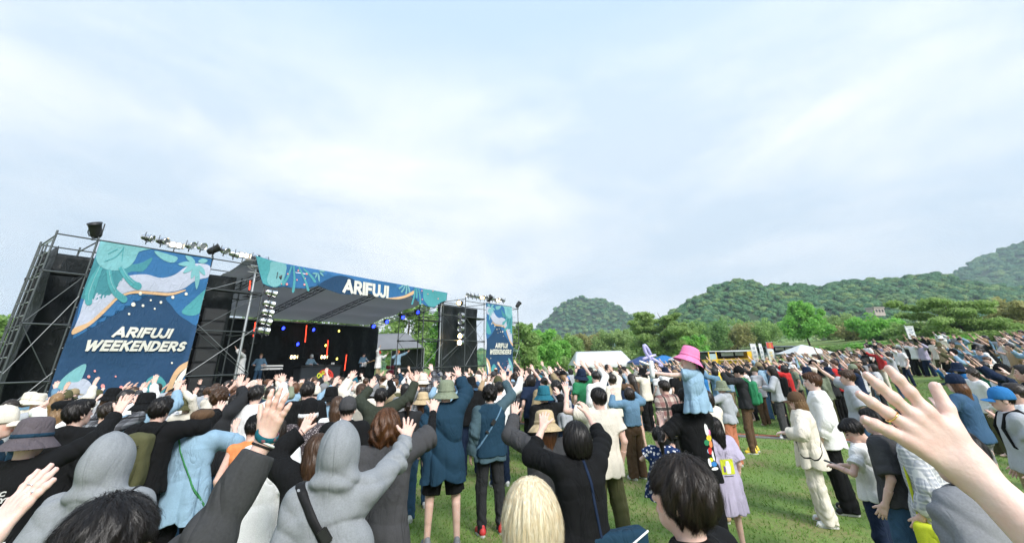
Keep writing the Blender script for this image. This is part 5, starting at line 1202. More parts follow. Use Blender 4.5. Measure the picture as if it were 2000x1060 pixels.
def strands(f, v, n, seed, seg=6, step=.012, w=.0016, lift=.004, curl=0., grav=1.0):
    """ribbon strands that run down over the hair surface"""
    r = np.random.default_rng(seed); P = v[r.integers(0, len(v), n)].astype(f4); top = np.array([0, -.03, .13], f4)
    def grad(Q):
        e = .004; return np.stack([(f(Q+np.eye(3, dtype=f4)[k]*e)-f(Q-np.eye(3, dtype=f4)[k]*e))/(2*e) for k in range(3)], 1)
    rows = []; jit = r.normal(0, .35, (n, 3)).astype(f4); ph = r.uniform(0, 6, n); lf = np.exp(r.normal(0, .33, n))
    for k in range(seg+1):
        g = grad(P); g /= np.linalg.norm(g, axis=1)[:, None]+1e-6
        P = P-g*(f(P)-lift*(.3+k/seg)*lf)[:, None]
        t = (P-top); t[:, 2] -= .06*grav; t = t/(np.linalg.norm(t, axis=1)[:, None]+1e-6)+jit*.45+np.array([0, 0, -.25*grav], f4)
        if curl: t = t+curl*np.stack([np.sin(ph+k*1.3), np.cos(ph+k*1.1), 0*ph], 1)
        t = t-g*(t*g).sum(1)[:, None]; t /= np.linalg.norm(t, axis=1)[:, None]+1e-6
        s = np.cross(t, g); ww = w*(1-.8*k/seg); rows.append(np.stack([P-s*ww, P+s*ww], 1)); P = (P+t*step*r.uniform(.8, 1.2, (n, 1))).astype(f4)
    R_ = np.stack(rows, 1).reshape(-1, 3); b = np.arange(n)[:, None]*(2*(seg+1))+2*np.arange(seg)[None]
    q = np.stack([b, b+1, b+3, b+2], -1).reshape(-1, 4); return R_, q
_hair = {}
def hair_mesh(style, lod, seed=0):
    key = (style, lod, seed)
    if key not in _hair:
        f = hair_sdf(style, seed); z0 = {'long': -.38, 'underlong': -.33, 'pony': -.25, 'wavy': -.2, 'bob': -.18}.get(style, -.12)
        v, q = snet(f, (-.13, -.21, z0), (.13, .13, .17), {'giant': .0055, 'hero': .0055, 'mid': .008, 'far': .0125}[lod]); parts = [(v, q)]
        n = {'giant': 6500, 'hero': 6500, 'mid': 600, 'far': 0}[lod]
        if n: parts.append(strands(f, v, n, seed+3, 7 if lod in ('hero', 'giant') else 5, .014 if style in ('short', 'mop', 'curly', 'under', 'pony', 'bun') else .026, .0008 if lod in ('hero', 'giant') else .0019, (.010 if style == 'mop' else .005) if lod in ('hero', 'giant') else .006, .9 if style == 'curly' else .6 if style == 'mop' else .35 if style == 'wavy' else .05))
        V, Q = joinm(parts); _hair[key] = mkmesh('hair', V, Q)
    return _hair[key]
def hair_mat(name, c, c2=None):
    m = bpy.data.materials.new('hair_'+name); m.use_nodes = True; t = m.node_tree; b = t.nodes['Principled BSDF']; L = t.links.new
    tc = t.nodes.new('ShaderNodeTexCoord'); mp_ = t.nodes.new('ShaderNodeMapping'); mp_.inputs['Scale'].default_value = (60, 60, 5); L(tc.outputs['Object'], mp_.inputs[0])
    nz = t.nodes.new('ShaderNodeTexNoise'); nz.inputs['Scale'].default_value = 2.2; nz.inputs['Detail'].default_value = 4; L(mp_.outputs[0], nz.inputs['Vector'])
    rp = t.nodes.new('ShaderNodeValToRGB'); e = rp.color_ramp.elements; c2 = c2 or tuple(min(1, x*2.2+.004) for x in c); e[0].color = (*c, 1); e[1].color = (*c2, 1); e[0].position = .35; e[1].position = .72
    L(nz.outputs['Fac'], rp.inputs[0]); L(rp.outputs[0], b.inputs['Base Color'])
    bp = t.nodes.new('ShaderNodeBump'); bp.inputs['Strength'].default_value = .5; bp.inputs['Distance'].default_value = .004; L(nz.outputs['Fac'], bp.inputs['Height']); L(bp.outputs[0], b.inputs['Normal'])
    b.inputs['Roughness'].default_value = .42; b.inputs['Specular IOR Level'].default_value = .4; b.inputs['Anisotropic'].default_value = .6
    return m
HAIR = dict(black=hair_mat('black', (.006, .005, .005), (.022, .018, .016)), dark=hair_mat('dark', (.010, .007, .005), (.038, .026, .019)), brown=hair_mat('brown', (.030, .014, .007), (.10, .052, .026)), auburn=hair_mat('auburn', (.05, .018, .007), (.17, .075, .03)), blonde=hair_mat('blonde', (.70, .56, .34), (.86, .79, .62)), tan=hair_mat('tan', (.16, .09, .04), (.34, .21, .10)), grey=hair_mat('grey', (.12, .12, .12), (.3, .3, .3)))
# ---- hats (head space)
def hat_mesh(kind, lod='mid'):
    mb = MB(); n = 32 if lod != 'far' else 18; wob = lambda w, z: .025*math.sin(3*w+z*20)+.015*math.sin(5*w+1)
    if kind in ('bucket', 'straw'):
        br = .165 if kind == 'bucket' else .175; dz = .0 if kind == 'bucket' else .012
        prof = [(.001, .152), (.05, .150), (.082, .138), (.094, .115), (.101, .07), (.106, .028), (.108, .018+dz), (br*.85, -.018+dz), (br, -.045+dz), (br+.001, -.049+dz), (br-.006, -.047+dz), (.110, .010+dz), (.100, .02), (.09, .10)]
        mb.lathe(prof, n, (0, -.006, 0), .92, 1.1, wob=wob)
        o = [mb.mesh('hat', True)]; b2 = MB(); b2.lathe([(.1065, .022+dz), (.110, .024+dz), (.1085, .046+dz), (.104, .046+dz)], n, (0, -.006, 0), .92, 1.1, wob=wob); o.append(b2.mesh('hat_band', True))
    elif kind == 'cap':
        prof = [(.001, .140), (.03, .138), (.066, .122), (.088, .088), (.097, .05), (.099, .012), (.095, .008), (.09, .05)]
        mb.lathe(prof, n, (0, -.008, 0), .90, 1.10); mb.lathe([(.001, .147), (.008, .145), (.010, .139)], 8, (0, -.008, 0))
        vs = []; m = 14
        for i in range(m+1):
            a = math.pi*(i/m); 
            for k, rr in enumerate((0, .5, 1)):
                x = .083*math.cos(a)*(1-.04*rr); y = .072+.018*math.sin(a)+rr*(.085*math.sin(a)**.6); z = .020-.018*rr-.016*(x/.083)**2; vs.append((x, y, z))
        fs = [(i*3+k, i*3+k+1, (i+1)*3+k+1, (i+1)*3+k) for i in range(m) for k in (0, 1)]; mb.add(vs, fs); mb.add([(a, b, c-.004) for a, b, c in vs], [q[::-1] for q in fs])
        o = [mb.mesh('hat', True)]
    elif kind == 'beanie':
        mb.lathe([(.001, .155), (.04, .150), (.075, .128), (.093, .09), (.099, .04), (.101, .0)], n, (0, -.01, 0), .92, 1.1, wob=lambda w, z: .01*math.sin(18*w)); b2 = MB(); b2.lathe([(.100, .0), (.108, -.004), (.110, -.03), (.104, -.045), (.098, -.045)], n, (0, -.01, 0), .92, 1.1); o = [mb.mesh('hat', True), b2.mesh('hat_band', True)]
    elif kind == 'newsboy':
        mb.lathe([(.001, .128), (.05, .128), (.095, .115), (.118, .085), (.116, .055), (.100, .03), (.095, .02)], n, (0, -.012, 0), .95, 1.08, wob=wob); b2 = MB(); b2.lathe([(.097, .012), (.101, .014), (.101, .036), (.097, .036)], n, (0, -.012, 0), .95, 1.08); o = [mb.mesh('hat', True), b2.mesh('hat_band', True)]
    return o
_hat = {}
def hat_cached(kind, lod):
    if (kind, lod) not in _hat:
        _hat[(kind, lod)] = hat_mesh(kind, lod)
        for me in _hat[(kind, lod)]: me.transform(Matrix.Diagonal((1.06, 1.06, 1.06, 1)))
    return _hat[(kind, lod)]
# ---- colours
CL = dict(black=(.0065, .0068, .0075), charcoal=(.022, .023, .025), washed=(.045, .046, .048), dgrey=(.055, .055, .058), grey=(.20, .205, .215), lgrey=(.36, .38, .41), white=(.74, .74, .73), cream=(.66, .61, .52), navy=(.012, .022, .05), dnavy=(.012, .038, .066), blue=(.03, .17, .42), sky=(.24, .37, .48), slate=(.055, .095, .115), denim=(.045, .10, .18), ldenim=(.12, .22, .32), teal=(.02, .13, .18), olive=(.085, .085, .04), dolive=(.035, .042, .03), sage=(.20, .23, .16), khaki=(.28, .22, .13), brown=(.10, .06, .035), tan=(.38, .27, .16), orange=(.75, .25, .09), coral=(.48, .18, .10), red=(.5, .03, .03), pink=(.80, .22, .42), magenta=(.6, .08, .42), purple=(.16, .08, .34), lilac=(.42, .38, .50), yellow=(.78, .55, .05), lime=(.55, .60, .04), green=(.03, .20, .09), mauve=(.10, .085, .095), straw=(.52, .40, .24))
CL['heather'] = (.235, .25, .265)
FM = {k: fabric(k, c, .9, .35 if k in ('heather', 'lgrey', 'grey') else .72) for k, c in CL.items()}
shoem = {k: mat('shoe_'+k, CL[k], .6, var=.1) for k in ('white', 'black', 'red', 'yellow', 'brown', 'grey')}; solem = mat('shoe_sole', (.6, .6, .58), .7)
def plaid(name, c1, c2, c3, sc=14):
    if 'plaid_'+name in _mats: return _mats['plaid_'+name]
    m = fabric('plaid_'+name, c1); t = m.node_tree; b = t.nodes['Principled BSDF']; L = t.links.new; tc = t.nodes.new('ShaderNodeTexCoord'); cur = None
    for ax, cc, fac in (('X', c2, .6), ('Z', c2, .6), ('X', c3, .9), ('Z', c3, .9)):
        w = t.nodes.new('ShaderNodeTexWave'); w.bands_direction = ax; w.inputs['Scale'].default_value = sc/6.28*(1 if cc is c2 else .5); L(tc.outputs['Object'], w.inputs[0])
        g = t.nodes.new('ShaderNodeMath'); g.operation = 'GREATER_THAN'; g.inputs[1].default_value = .5 if cc is c2 else .93; L(w.outputs['Fac'], g.inputs[0])
        k = t.nodes.new('ShaderNodeMath'); k.operation = 'MULTIPLY'; k.inputs[1].default_value = fac; L(g.outputs[0], k.inputs[0])
        mx = t.nodes.new('ShaderNodeMix'); mx.data_type = 'RGBA'; L(k.outputs[0], mx.inputs[0]); mx.inputs[7].default_value = (*cc, 1)
        if cur is None: mx.inputs[6].default_value = (*c1, 1)
        else: L(cur, mx.inputs[6])
        cur = mx.outputs[2]
    L(cur, b.inputs['Base Color']); return m
def floral(name, c1, c2, sc=16, th=.33):
    m = fabric('floral_'+name, c1); t = m.node_tree; b = t.nodes['Principled BSDF']; L = t.links.new; tc = t.nodes.new('ShaderNodeTexCoord')
    v = t.nodes.new('ShaderNodeTexVoronoi'); v.inputs['Scale'].default_value = sc; L(tc.outputs['Object'], v.inputs['Vector'])
    g = t.nodes.new('ShaderNodeMath'); g.operation = 'LESS_THAN'; g.inputs[1].default_value = th; L(v.outputs['Distance'], g.inputs[0])
    mx = t.nodes.new('ShaderNodeMix'); mx.data_type = 'RGBA'; L(g.outputs[0], mx.inputs[0]); mx.inputs[6].default_value = (*c1, 1); mx.inputs[7].default_value = (*c2, 1); L(mx.outputs[2], b.inputs['Base Color']); return m
FM['plaidred'] = plaid('red', (.50, .42, .36), (.16, .05, .05), (.02, .02, .02)); FM['plaidgrey'] = plaid('grey', (.22, .23, .25), (.03, .03, .035), (.01, .01, .01), 30)
FM['floral'] = floral('navy', (.012, .03, .10), (.65, .65, .68)); FM['speckle'] = floral('speckle', (.06, .05, .055), (.4, .36, .36), 60, .3)
FM['stripe'] = plaid('stripe', (.55, .55, .57), (.30, .32, .36), (.6, .6, .6), 60)
# ================================================================== building one person
STAGE_T = np.array([-7.0, 27.0])
def yaw_to(pos, tgt): d = np.asarray(tgt[:2])-np.asarray(pos[:2]); return math.atan2(-d[0], d[1])
def surf_out(f, c, D_, r1=.6):
    """first outer crossing of the surface along directions D_ from c (bisection)"""
    lo = np.zeros(len(D_)); hi = np.full(len(D_), r1); c = np.asarray(c, f4)
    for _ in range(18):
        m = (lo+hi)/2; ins = f((c+D_*m[:, None]).astype(f4)) < 0; lo = np.where(ins, m, lo); hi = np.where(ins, hi, m)
    return lo
def strap_mesh(f, a, b, width=.035, off=.006, n=64, name='strap'):
    a, b = np.asarray(a, float), np.asarray(b, float); c = (a+b)/2; A = norm(a-b); c = c*np.array([.3, 1, 1]); Yv = np.array([0, 1., 0]); B = np.cross(A, Yv)
    th = np.linspace(0, 2*math.pi, n, endpoint=False); D_ = np.cos(th)[:, None]*A+np.sin(th)[:, None]*Yv
    P = []
    for o in (-.5, 0, .5): cc = c+B*o*width; P.append(cc+D_*(surf_out(f, cc, D_)+off)[:, None])
    for o in (.5, -.5): cc = c+B*o*width; P.append(cc+D_*(surf_out(f, cc, D_)+off-.005)[:, None])
    V = np.stack(P, 1).reshape(-1, 3); k = np.arange(n); q = []
    for u in range(5): q.append(np.stack([k*5+u, k*5+(u+1) % 5, ((k+1) % n)*5+(u+1) % 5, ((k+1) % n)*5+u], 1))
    return mkmesh(name, V, np.concatenate(q))
def on_back(f, xz, off=.004, y0=-.45):
    """project (x, z) points onto the back of a garment"""
    xz = np.asarray(xz, float); P = np.stack([xz[:, 0], np.full(len(xz), y0), xz[:, 1]], 1).astype(f4)
    for _ in range(26): P[:, 1] += np.clip(f(P)*.8, -.02, .08)
    P[:, 1] -= off; return P
def print_shape(f, poly, m, parent, off=.004, name='print'):
    c = np.mean(poly, 0); pts = [tuple(c)]+list(poly); n = len(poly)
    return link(name, mkmesh(name, on_back(f, pts, off), [(0, 1+(k+1) % n, 1+k) for k in range(n)]), m, parent)
def print_rects(f, rects, m, parent, off=.004, name='print'):
    V = []; Fq = []
    for x0, z0, x1, z1_ in rects:
        n = max(2, int((x1-x0)/.03)); b = len(V)
        for k in range(n+1):
            x = x0+(x1-x0)*k/n; V += [(x, z0), (x, z1_)]
        Fq += [(b+2*k, b+2*k+2, b+2*k+3, b+2*k+1) for k in range(n)]
    return link(name, mkmesh(name, on_back(f, V, off), Fq), m, parent)
def print_text(f, txt, x0, z0, w, h, m, parent, shear=0.2, name='lettering'):
    me, v = text_mesh(txt, w, h, shear, .05); P = on_back(f, np.stack([x0+v[:, 0], z0+v[:, 1]], 1), .005)
    me.vertices.foreach_set('co', P.ravel()); me.update(); return link(name, me, m, parent)
NP = [0]
def person(label, pos, h, yaw=None, hair='short', hc='black', hat=None, top='tee', tc='black', loose=.014, hem=.86, sleeve=None, flare=.03, amp=.006, hood=None, collar=False,
           bot='reg', bc='black', shoes='white', aL=None, aR=None, lod='mid', head=(0, 0, 0), kid=1.0, skin=0, stance=.05, group=None, z=None, bare=None, slope=0., no_legs=False, hat_tilt=0, bandc=None, cat='person', name='person', hseed=None, prints=None, sl=None, tilt=0, neck=.075, legs=None, hat_up=0.):
    NP[0] += 1; seed = NP[0]
    x, y = pos[:2]; zg = float(gz(x, y)) if z is None else z
    total = 1.715+.21*(kid-1); sc = h/total
    if yaw is None: yaw = yaw_to(pos, STAGE_T)
    cy, sy = math.cos(yaw), math.sin(yaw)
    def to_local(Wd): d = (np.asarray(Wd, float)-np.array([x, y, zg]))/sc; return np.array([d[0]*cy+d[1]*sy, -d[0]*sy+d[1]*cy, d[2]])
    def dir_local(D_): return norm([D_[0]*cy+D_[1]*sy, -D_[0]*sy+D_[1]*cy, D_[2]])
    def arm(a, sg):
        if a is None or not isinstance(a, tuple) or not isinstance(a[0], str): return a
        Sn = np.array([sg*.172, -.012, 1.388])
        if a[0] == 'px':            # wrist on the ray through a photo pixel, at arm's reach from the shoulder
            reach = a[3] if len(a) > 3 else .50; far = not (len(a) > 4 and a[4] == 'near'); rd = ray(a[1], a[2])
            Sw = np.array([x, y, zg])+sc*np.array([Sn[0]*cy-Sn[1]*sy, Sn[0]*sy+Sn[1]*cy, Sn[2]+.04]); oc = C0-Sw
            A_, B_, Cc = rd@rd, 2*rd@oc, oc@oc-(reach*sc)**2; disc_ = B_*B_-4*A_*Cc
            k = (-B_+(1 if far else -1)*math.sqrt(disc_))/(2*A_) if disc_ > 0 else -B_/(2*A_)
            t_ = to_local(C0+rd*k)-Sn; o = dict(w=(t_[0]*sg, t_[1], t_[2]))
            if len(a) > 5: o.update(a[5])
            return o
        if a[0] == 'world':         # ('world', wrist point, finger direction, palm normal, options)
            t_ = to_local(a[1])-Sn; o = dict(w=(t_[0]*sg, t_[1], t_[2]), d=dir_local(a[2]), n=dir_local(a[3])); o.update(a[4] if len(a) > 4 else {}); return o
    J = make_rig(arm(aL, -1), arm(aR, 1), stance, seed)
    if legs: J['legs'] = [tuple(np.array(q, float)*np.array([sg, 1, 1]) for q in legs) for sg in (-1, 1)]
    r = thing(name, label, cat, (x, y, zg), yaw, group); r.scale = (sc,)*3
    if tilt: r.rotation_euler = (0, math.radians(tilt), yaw)
    hr = rot_head(*head)
    link('body', body_mesh(J, lod, hr, kid), SKIN[skin % 4], r)
    Mh = Matrix.Translation(Vector(HEADC+np.array([0, 0, .105*(kid-1)]))) @ Matrix(hr.tolist()).to_4x4() @ Matrix.Diagonal((kid, kid, kid, 1))
    if hair:
        o = link('hair', hair_mesh(hair, lod, (seed % 3) if hseed is None else hseed), HAIR[hc], r); o.matrix_local = Mh
    if hat:
        for k, me in enumerate(hat_cached(hat[0], 'mid' if lod != 'far' else 'far')):
            m_ = FM[hat[1]] if k == 0 else FM[bandc or hat[1]]
            o = link('hat' if k == 0 else 'hat_band', me, m_, r); o.matrix_local = Mh @ Matrix.Translation((0, 0, hat_up)) @ Matrix.Rotation(math.radians(hat_tilt), 4, 'X')
    kinds = dict(tee=.62, long=1.93, hoodie=1.96, shirt=1.88, jacket=1.97, vest=0., tank=0.)
    f = None
    if top:
        slv = kinds.get(top, .62) if sleeve is None else sleeve
        f = top_sdf(J, top, loose, hem, slv, flare, amp, seed*1.3, hood, collar, slope, sl, 0 if hood == 'up' else neck)
        link({'tee': 'tee_shirt', 'long': 'sweater', 'hoodie': 'hoodie', 'shirt': 'shirt', 'jacket': 'jacket', 'vest': 'vest', 'tank': 'tank_top'}.get(top, 'top'), top_mesh(J, f, lod, hem, hood, max(0, loose-.02)+max(0, flare-.05)), FM[tc], r)
    if hood == 'up':         # stitched seam over the middle of the hood
        c = np.array([0, -.03, 1.58]); th = np.linspace(.55, 3.6, 40); D_ = np.stack([0*th, np.cos(th), np.sin(th)], 1); V = []
        for o_ in (-.0045, 0, .0045): cc = c+np.array([o_, 0, 0]); V.append(cc+D_*(surf_out(f, cc, D_)+(.0035 if o_ == 0 else .0005))[:, None])
        V = np.stack(V, 1).reshape(-1, 3); k_ = np.arange(39)*3; link('hood_seam', mkmesh('hood_seam', V, np.concatenate([np.stack([k_+u, k_+u+1, k_+u+4, k_+u+3], 1) for u in (0, 1)])), FM[tc], r)
    if bot and not no_legs:
        link({'skirt': 'skirt', 'shorts': 'shorts'}.get(bot, 'trousers'), pants_mesh(J, bot, lod, .005, seed), FM[bc], r)
    if shoes and not no_legs:
        sm_, ss_ = shoe_mesh('mid' if lod in ('hero', 'giant') else lod)
        for h_, kn, an in J['legs']:
            o = link('shoe', sm_, shoem[shoes], r); o.location = (an[0], an[1]+.0, 0); o.rotation_euler = (0, 0, -math.copysign(.15, an[0]))
            if lod != 'far': s2 = link('sole', ss_, solem, o)
    return r, f, J
def HP(x, y, D):            # head-top pixel and distance -> ground position and height
    p = aty(x, y, D); return (p[0], D), p[2]-float(gz(p[0], D))
def FP(x, y, ytop):         # feet pixel, head-top pixel
    p = atz(x, y, 0)
    for _ in range(6): p = atz(x, y, float(gz(p[0], p[1])))
    lo, hi = .6, 2.6
    for _ in range(40):
        m = (lo+hi)/2
        if proj((p[0], p[1], p[2]+m))[1] > ytop: lo = m
        else: hi = m
    return (p[0], p[1]), lo
def like(name, label, cat, r):           # a thing worn by person r: same frame, top-level of its own
    t_ = thing(name, label, cat, tuple(r.location), r.rotation_euler[2]); t_.scale = r.scale; return t_
def backpack(label, r, m, m2, w=.135, hgt=.225, zc=1.19, dep=.085, f=None, J=None, pocket=True, y0=-.215):
    t_ = like('backpack', label, 'backpack', r)
    def g(P): return smin(rbox(P, (0, y0, zc), (w, dep, hgt), .05), ell_(P, (0, y0-.02, zc+hgt*.75), (w*.8, dep*.8, .08)), .03)+fold(P, .004, 2)
    link('pack_body', mkmesh('pack_body', *snet(g, (-w-.05, y0-dep-.08, zc-hgt-.06), (w+.05, y0+dep+.06, zc+hgt+.12), .013)), m, t_)
    if pocket:
        def g2(P): return rbox(P, (0, y0-dep-.01, zc-hgt*.4), (w*.75, .04, hgt*.45), .03)+fold(P, .003, 4)
        link('front_pocket', mkmesh('front_pocket', *snet(g2, (-w, y0-dep-.08, zc-hgt-.05), (w, y0-dep+.06, zc+.1), .011)), m, t_)
        mb = MB()
        for k in range(4): mb.tube([(-w*.7*(-1)**k, y0-dep-.028, zc-.02+.05*k), (w*.7*(-1)**k, y0-dep-.03, zc+.05+.05*k)], .0035, 5)
        mb.build('cord', m2, t_)
    for sg in (-1, 1):
        mb = MB(); mb.tube([(sg*.09, y0+dep*.4, zc+hgt*.85), (sg*.105, -.05, 1.485), (sg*.11, .06, 1.44), (sg*.125, .125, 1.30), (sg*.15, .10, 1.12), (sg*.16, -.06, 1.02)], [.018, .02, .02, .018, .012, .012], 6); mb.build('shoulder_strap', m2, t_, True)
    return t_
# ================================================================== the people one can pick out
HERO = []
def H(label, ph, **k):
    pos, h = ph; r, f, J = person(label, pos, h, **k); HERO.append((pos[0], pos[1], .30)); return r, f, J
UPL = dict  # readability only
SIT = [(.085, 0, .88), (.15, .33, .84), (.15, .36, .46)]
blackstrap = fabric('black_webbing', (.012, .012, .013), .6, .2); plast = mat('black_plastic', (.015, .015, .016), .4)
def sling(label, r, f, a, b, w=.035, m=None, buckle=True, bag=None, name='sling_bag'):
    t_ = like(name, label, 'bag', r); link('strap', strap_mesh(f, a, b, w), m or blackstrap, t_)
    if buckle:
        c = np.array(a)*.62+np.array(b)*.38; P = on_back(f, [(c[0], c[2])], .02)[0]; o = boxo('buckle', P, (.05, .018, .075), plast, t_, .006); o.rotation_euler = (0, math.atan2(a[0]-b[0], a[2]-b[2]), 0)
        c = np.array(a)*.36+np.array(b)*.64; P = on_back(f, [(c[0], c[2])], .014)[0]; o = boxo('slider', P, (.05, .014, .03), plast, t_, .004); o.rotation_euler = (0, math.atan2(a[0]-b[0], a[2]-b[2]), 0)
    if bag: link('bag_body', mkmesh('bag_body', *snet(lambda P: rbox(P, bag[0], bag[1], .04)+fold(P, .004, 3), np.array(bag[0])-np.array(bag[1])-.04, np.array(bag[0])+np.array(bag[1])+.04, .012)), bag[2], t_)
    return t_
# --- left foreground
r, f, J = H('person in a black printed tee and dark grey bucket hat, arm stretched out', HP(72, 822, 3.3), hair='under', hat=('bucket', 'mauve'), bandc='dnavy', tc='black', sleeve=1.9, loose=.02, aR=('px', 230, 806, .52), lod='hero', bot='loose', hat_tilt=-4)
wm = mat('print_white', (.55, .55, .55), .8, var=.1)
print_text(f, 'ARCTIC', -.09, 1.27, .17, .032, wm, r); print_text(f, 'MONKEYS', -.13, 1.23, .24, .032, wm, r)
print_rects(f, [(-.15+.01*(k % 3), 1.19-.033*k, -.15+(.30, .27, .29, .22, .28, .25)[k % 6], 1.2-.033*k) for k in range(11)], wm, r)
H('person in a cream peaked cap with hair bun beside the black scaffold', HP(8, 795, 3.9), hair='bun', hc='dark', hat=('cap', 'cream'), tc='dnavy', lod='mid', head=(-15, 0, 0), yaw=-.85)
H('dark-haired man in a black hooded jacket looking up before the near banner', HP(160, 780, 4.4), hc='black', top='hoodie', tc='black', hood='down', loose=.03, lod='hero', head=(-20, 8, 0), bot='loose', aR=None)
r, f, J = H('person with a pale grey hood pulled up and a thin black strap', HP(226, 861, 2.5), hair='under', top='hoodie', tc='heather', hood='up', loose=.035, lod='hero', hem=.82, bot='loose', bc='black', amp=.013, head=(-15, 0, 0))
sling('thin black strap across the pale grey hooded sweatshirt', r, f, (.12, 0, 1.43), (-.18, 0, .98), .010, None, False)
# person whose black-jacketed arm rises in front of the camera
hw = aty(515, 866, 1.42); tip = aty(553, 757, 1.40)
r, f, J = H('person in a washed-black jacket raising a hand with bracelets and teal wristband', HP(222, 978, 1.40), hair='mop', hc='black', top='jacket', tc='washed', loose=.03, lod='giant', hseed=1, yaw=-.5, bot='loose', amp=.009, sleeve=1.90, sl=.022,
      aR=('world', hw, norm(tip-hw), (.1, 1, -.12), dict(curl=.10, spread=1.0, hk=.96, pole=(.9, -.1, -.6))))
A = J['R']; ax = norm(A['W']-A['E']); 
def bangle(par, c, ax, rad, thick, m, name, wide=1.0):
    ax = norm(ax); a = norm(np.cross(ax, (0, .3, 1))); b = np.cross(ax, a); mb = MB(); V = []; n, k = 24, 8
    for i in range(n):
        w = 2*math.pi*i/n; e = a*math.cos(w)+b*math.sin(w)
        for j in range(k): q = 2*math.pi*j/k; V.append(np.asarray(c)+e*(rad+thick*math.cos(q))+ax*thick*wide*math.sin(q))
    mb.add(V, [(i*k+j, i*k+(j+1) % k, ((i+1) % n)*k+(j+1) % k, ((i+1) % n)*k+j) for i in range(n) for j in range(k)]); return mb.build(name, m, par, True)
bangle(r, A['W']-ax*.008, ax, .031, .0035, blackstrap, 'bracelet'); bangle(r, A['W']+ax*.004, ax+np.array([.1, .1, 0]), .032, .004, FM['white'], 'bracelet'); bangle(r, A['W']+A['d']*.022+ax*.004, norm(A['d']+np.array([.28, 0, .0])), .032, .004, floral('band', (.01, .10, .13), (.25, .10, .12), 60), 'wristband', 2.6)
boxo('cuff_stud', A['W']-ax*.05+np.array([.025, -.045, .0]), (.012, .008, .012), chrome, r, .003)
nailm = mat('nail', (.74, .50, .45), .25, var=.03, spec=.6)
nails(J['R'], r, nailm)
# left-edge hand
hw = aty(22, 1030, 1.12); tip = aty(103, 932, 1.17)
r, f, J = H('person whose bare hand with two silver rings reaches in beside the black tee', ((-1.66, .88), 1.62), hair='bob', hc='black', top='tee', tc='white', lod='giant', yaw=-.25, bot='wide', bc='denim', skin=2,
      aR=('world', hw, norm(tip-hw), (.25, 1, -.15), dict(curl=.07, spread=1.15, hk=.95, pole=(.5, -.5, -.8))))
A = J['R']; s_ = np.cross(A['d'], A['n'])*A['sg']
for o, l in ((.0098, .115), (-.027, .098)): bangle(r, A['W']+A['d']*l+s_*o*1.0, A['d'], .0100, .0016, mat('silver', (.8, .8, .8), .2, 1, var=0), 'ring')
nails(J['R'], r, nailm)
# --- left middle
r, f, J = H('black-haired man in a black jacket carrying the olive backpack, one arm out', HP(318, 776, 4.7), hc='black', top='jacket', tc='black', hood='down', loose=.035, lod='hero', aR=('px', 425, 806, .50), bot='reg', bc='black', stance=.08)
backpack('olive green backpack with black cords and a red tag', r, FM['olive'], FM['black'], .125, .235, 1.17)
r, f, J = H('person in a brown newsboy cap and long loose sky-blue shirt over black trousers', HP(398, 800, 5.0), hair='under', hc='tan', hat=('newsboy', 'brown'), top='shirt', tc='sky', loose=.045, hem=.62, flare=.05, sleeve=1.3, lod='hero', collar=True, bot='wide', bc='black', amp=.009, slope=-.25, aR=(.05, .42, .05), stance=.08)
sling('green and yellow woven strap over the sky-blue shirt', r, f, (-.12, 0, 1.43), (.2, 0, .9), .016, fabric('green_strap', (.05, .22, .08)), False)
r, f, J = H('curly brown-haired person in a charcoal long-sleeved tee with hand thrust up', HP(432, 757, 5.9), hair='curly', hc='brown', top='long', tc='charcoal', loose=.035, hem=.74, sleeve=1.75, lod='mid', aR=('px', 468, 752, .50), bot='wide', bc='denim', stance=.1)
H('person in a white shirt with a diagonal black strap, arm raised toward the keyboard player', HP(503, 752, 6.2), hc='black', top='shirt', tc='white', loose=.03, aR=('px', 552, 748, .50), lod='mid', bot='reg', bc='black', collar=True)
H('person in a grey tee and blue jeans beside the strapped white shirt', HP(462, 770, 7.0), hc='black', top='tee', tc='grey', loose=.03, lod='mid', bot='loose', bc='denim')
r, f, J = H('person in an orange tank top and wide black trousers behind the raised black sleeve', HP(500, 812, 4.6), hair='short', hc='black', hat=('cap', 'black'), top='tank', tc='orange', loose=.012, lod='mid', bot='wide', bc='black', stance=.12)
H('person in a loose white blouse partly hidden by the raised black sleeve', HP(540, 815, 4.1), hair='bob', hc='dark', top='long', tc='white', loose=.045, hem=.70, lod='mid', bot='wide', bc='black', amp=.010)
H('person in a light-blue shirt and black bucket hat below the banner', HP(288, 770, 6.0), hair='under', hat=('bucket', 'black'), top='shirt', tc='sky', loose=.03, lod='mid', collar=True, bot='reg', bc='denim', aR=('px', 345, 762, .48))
H('person in a grey-checked shirt with both hands lifted before the near banner', HP(215, 785, 5.6), hair='short', hc='dark', top='shirt', tc='plaidgrey', loose=.03, lod='mid', aR=('px', 268, 790, .48), aL=('px', 236, 790, .48), bot='reg', bc='black')
H('person with tan hair, black newsboy cap and white tee below the banner', HP(128, 782, 6.0), hair='long', hc='tan', hat=('newsboy', 'black'), top='tee', tc='white', lod='mid', bot='reg', bc='denim')
H('person in a camouflage-green bucket hat and cream top close to the stage corner', HP(370, 776, 7.0), hair='under', hat=('bucket', 'olive'), top='long', tc='cream', lod='mid', bot='reg', bc='khaki', aR=('px', 360, 765, .46))
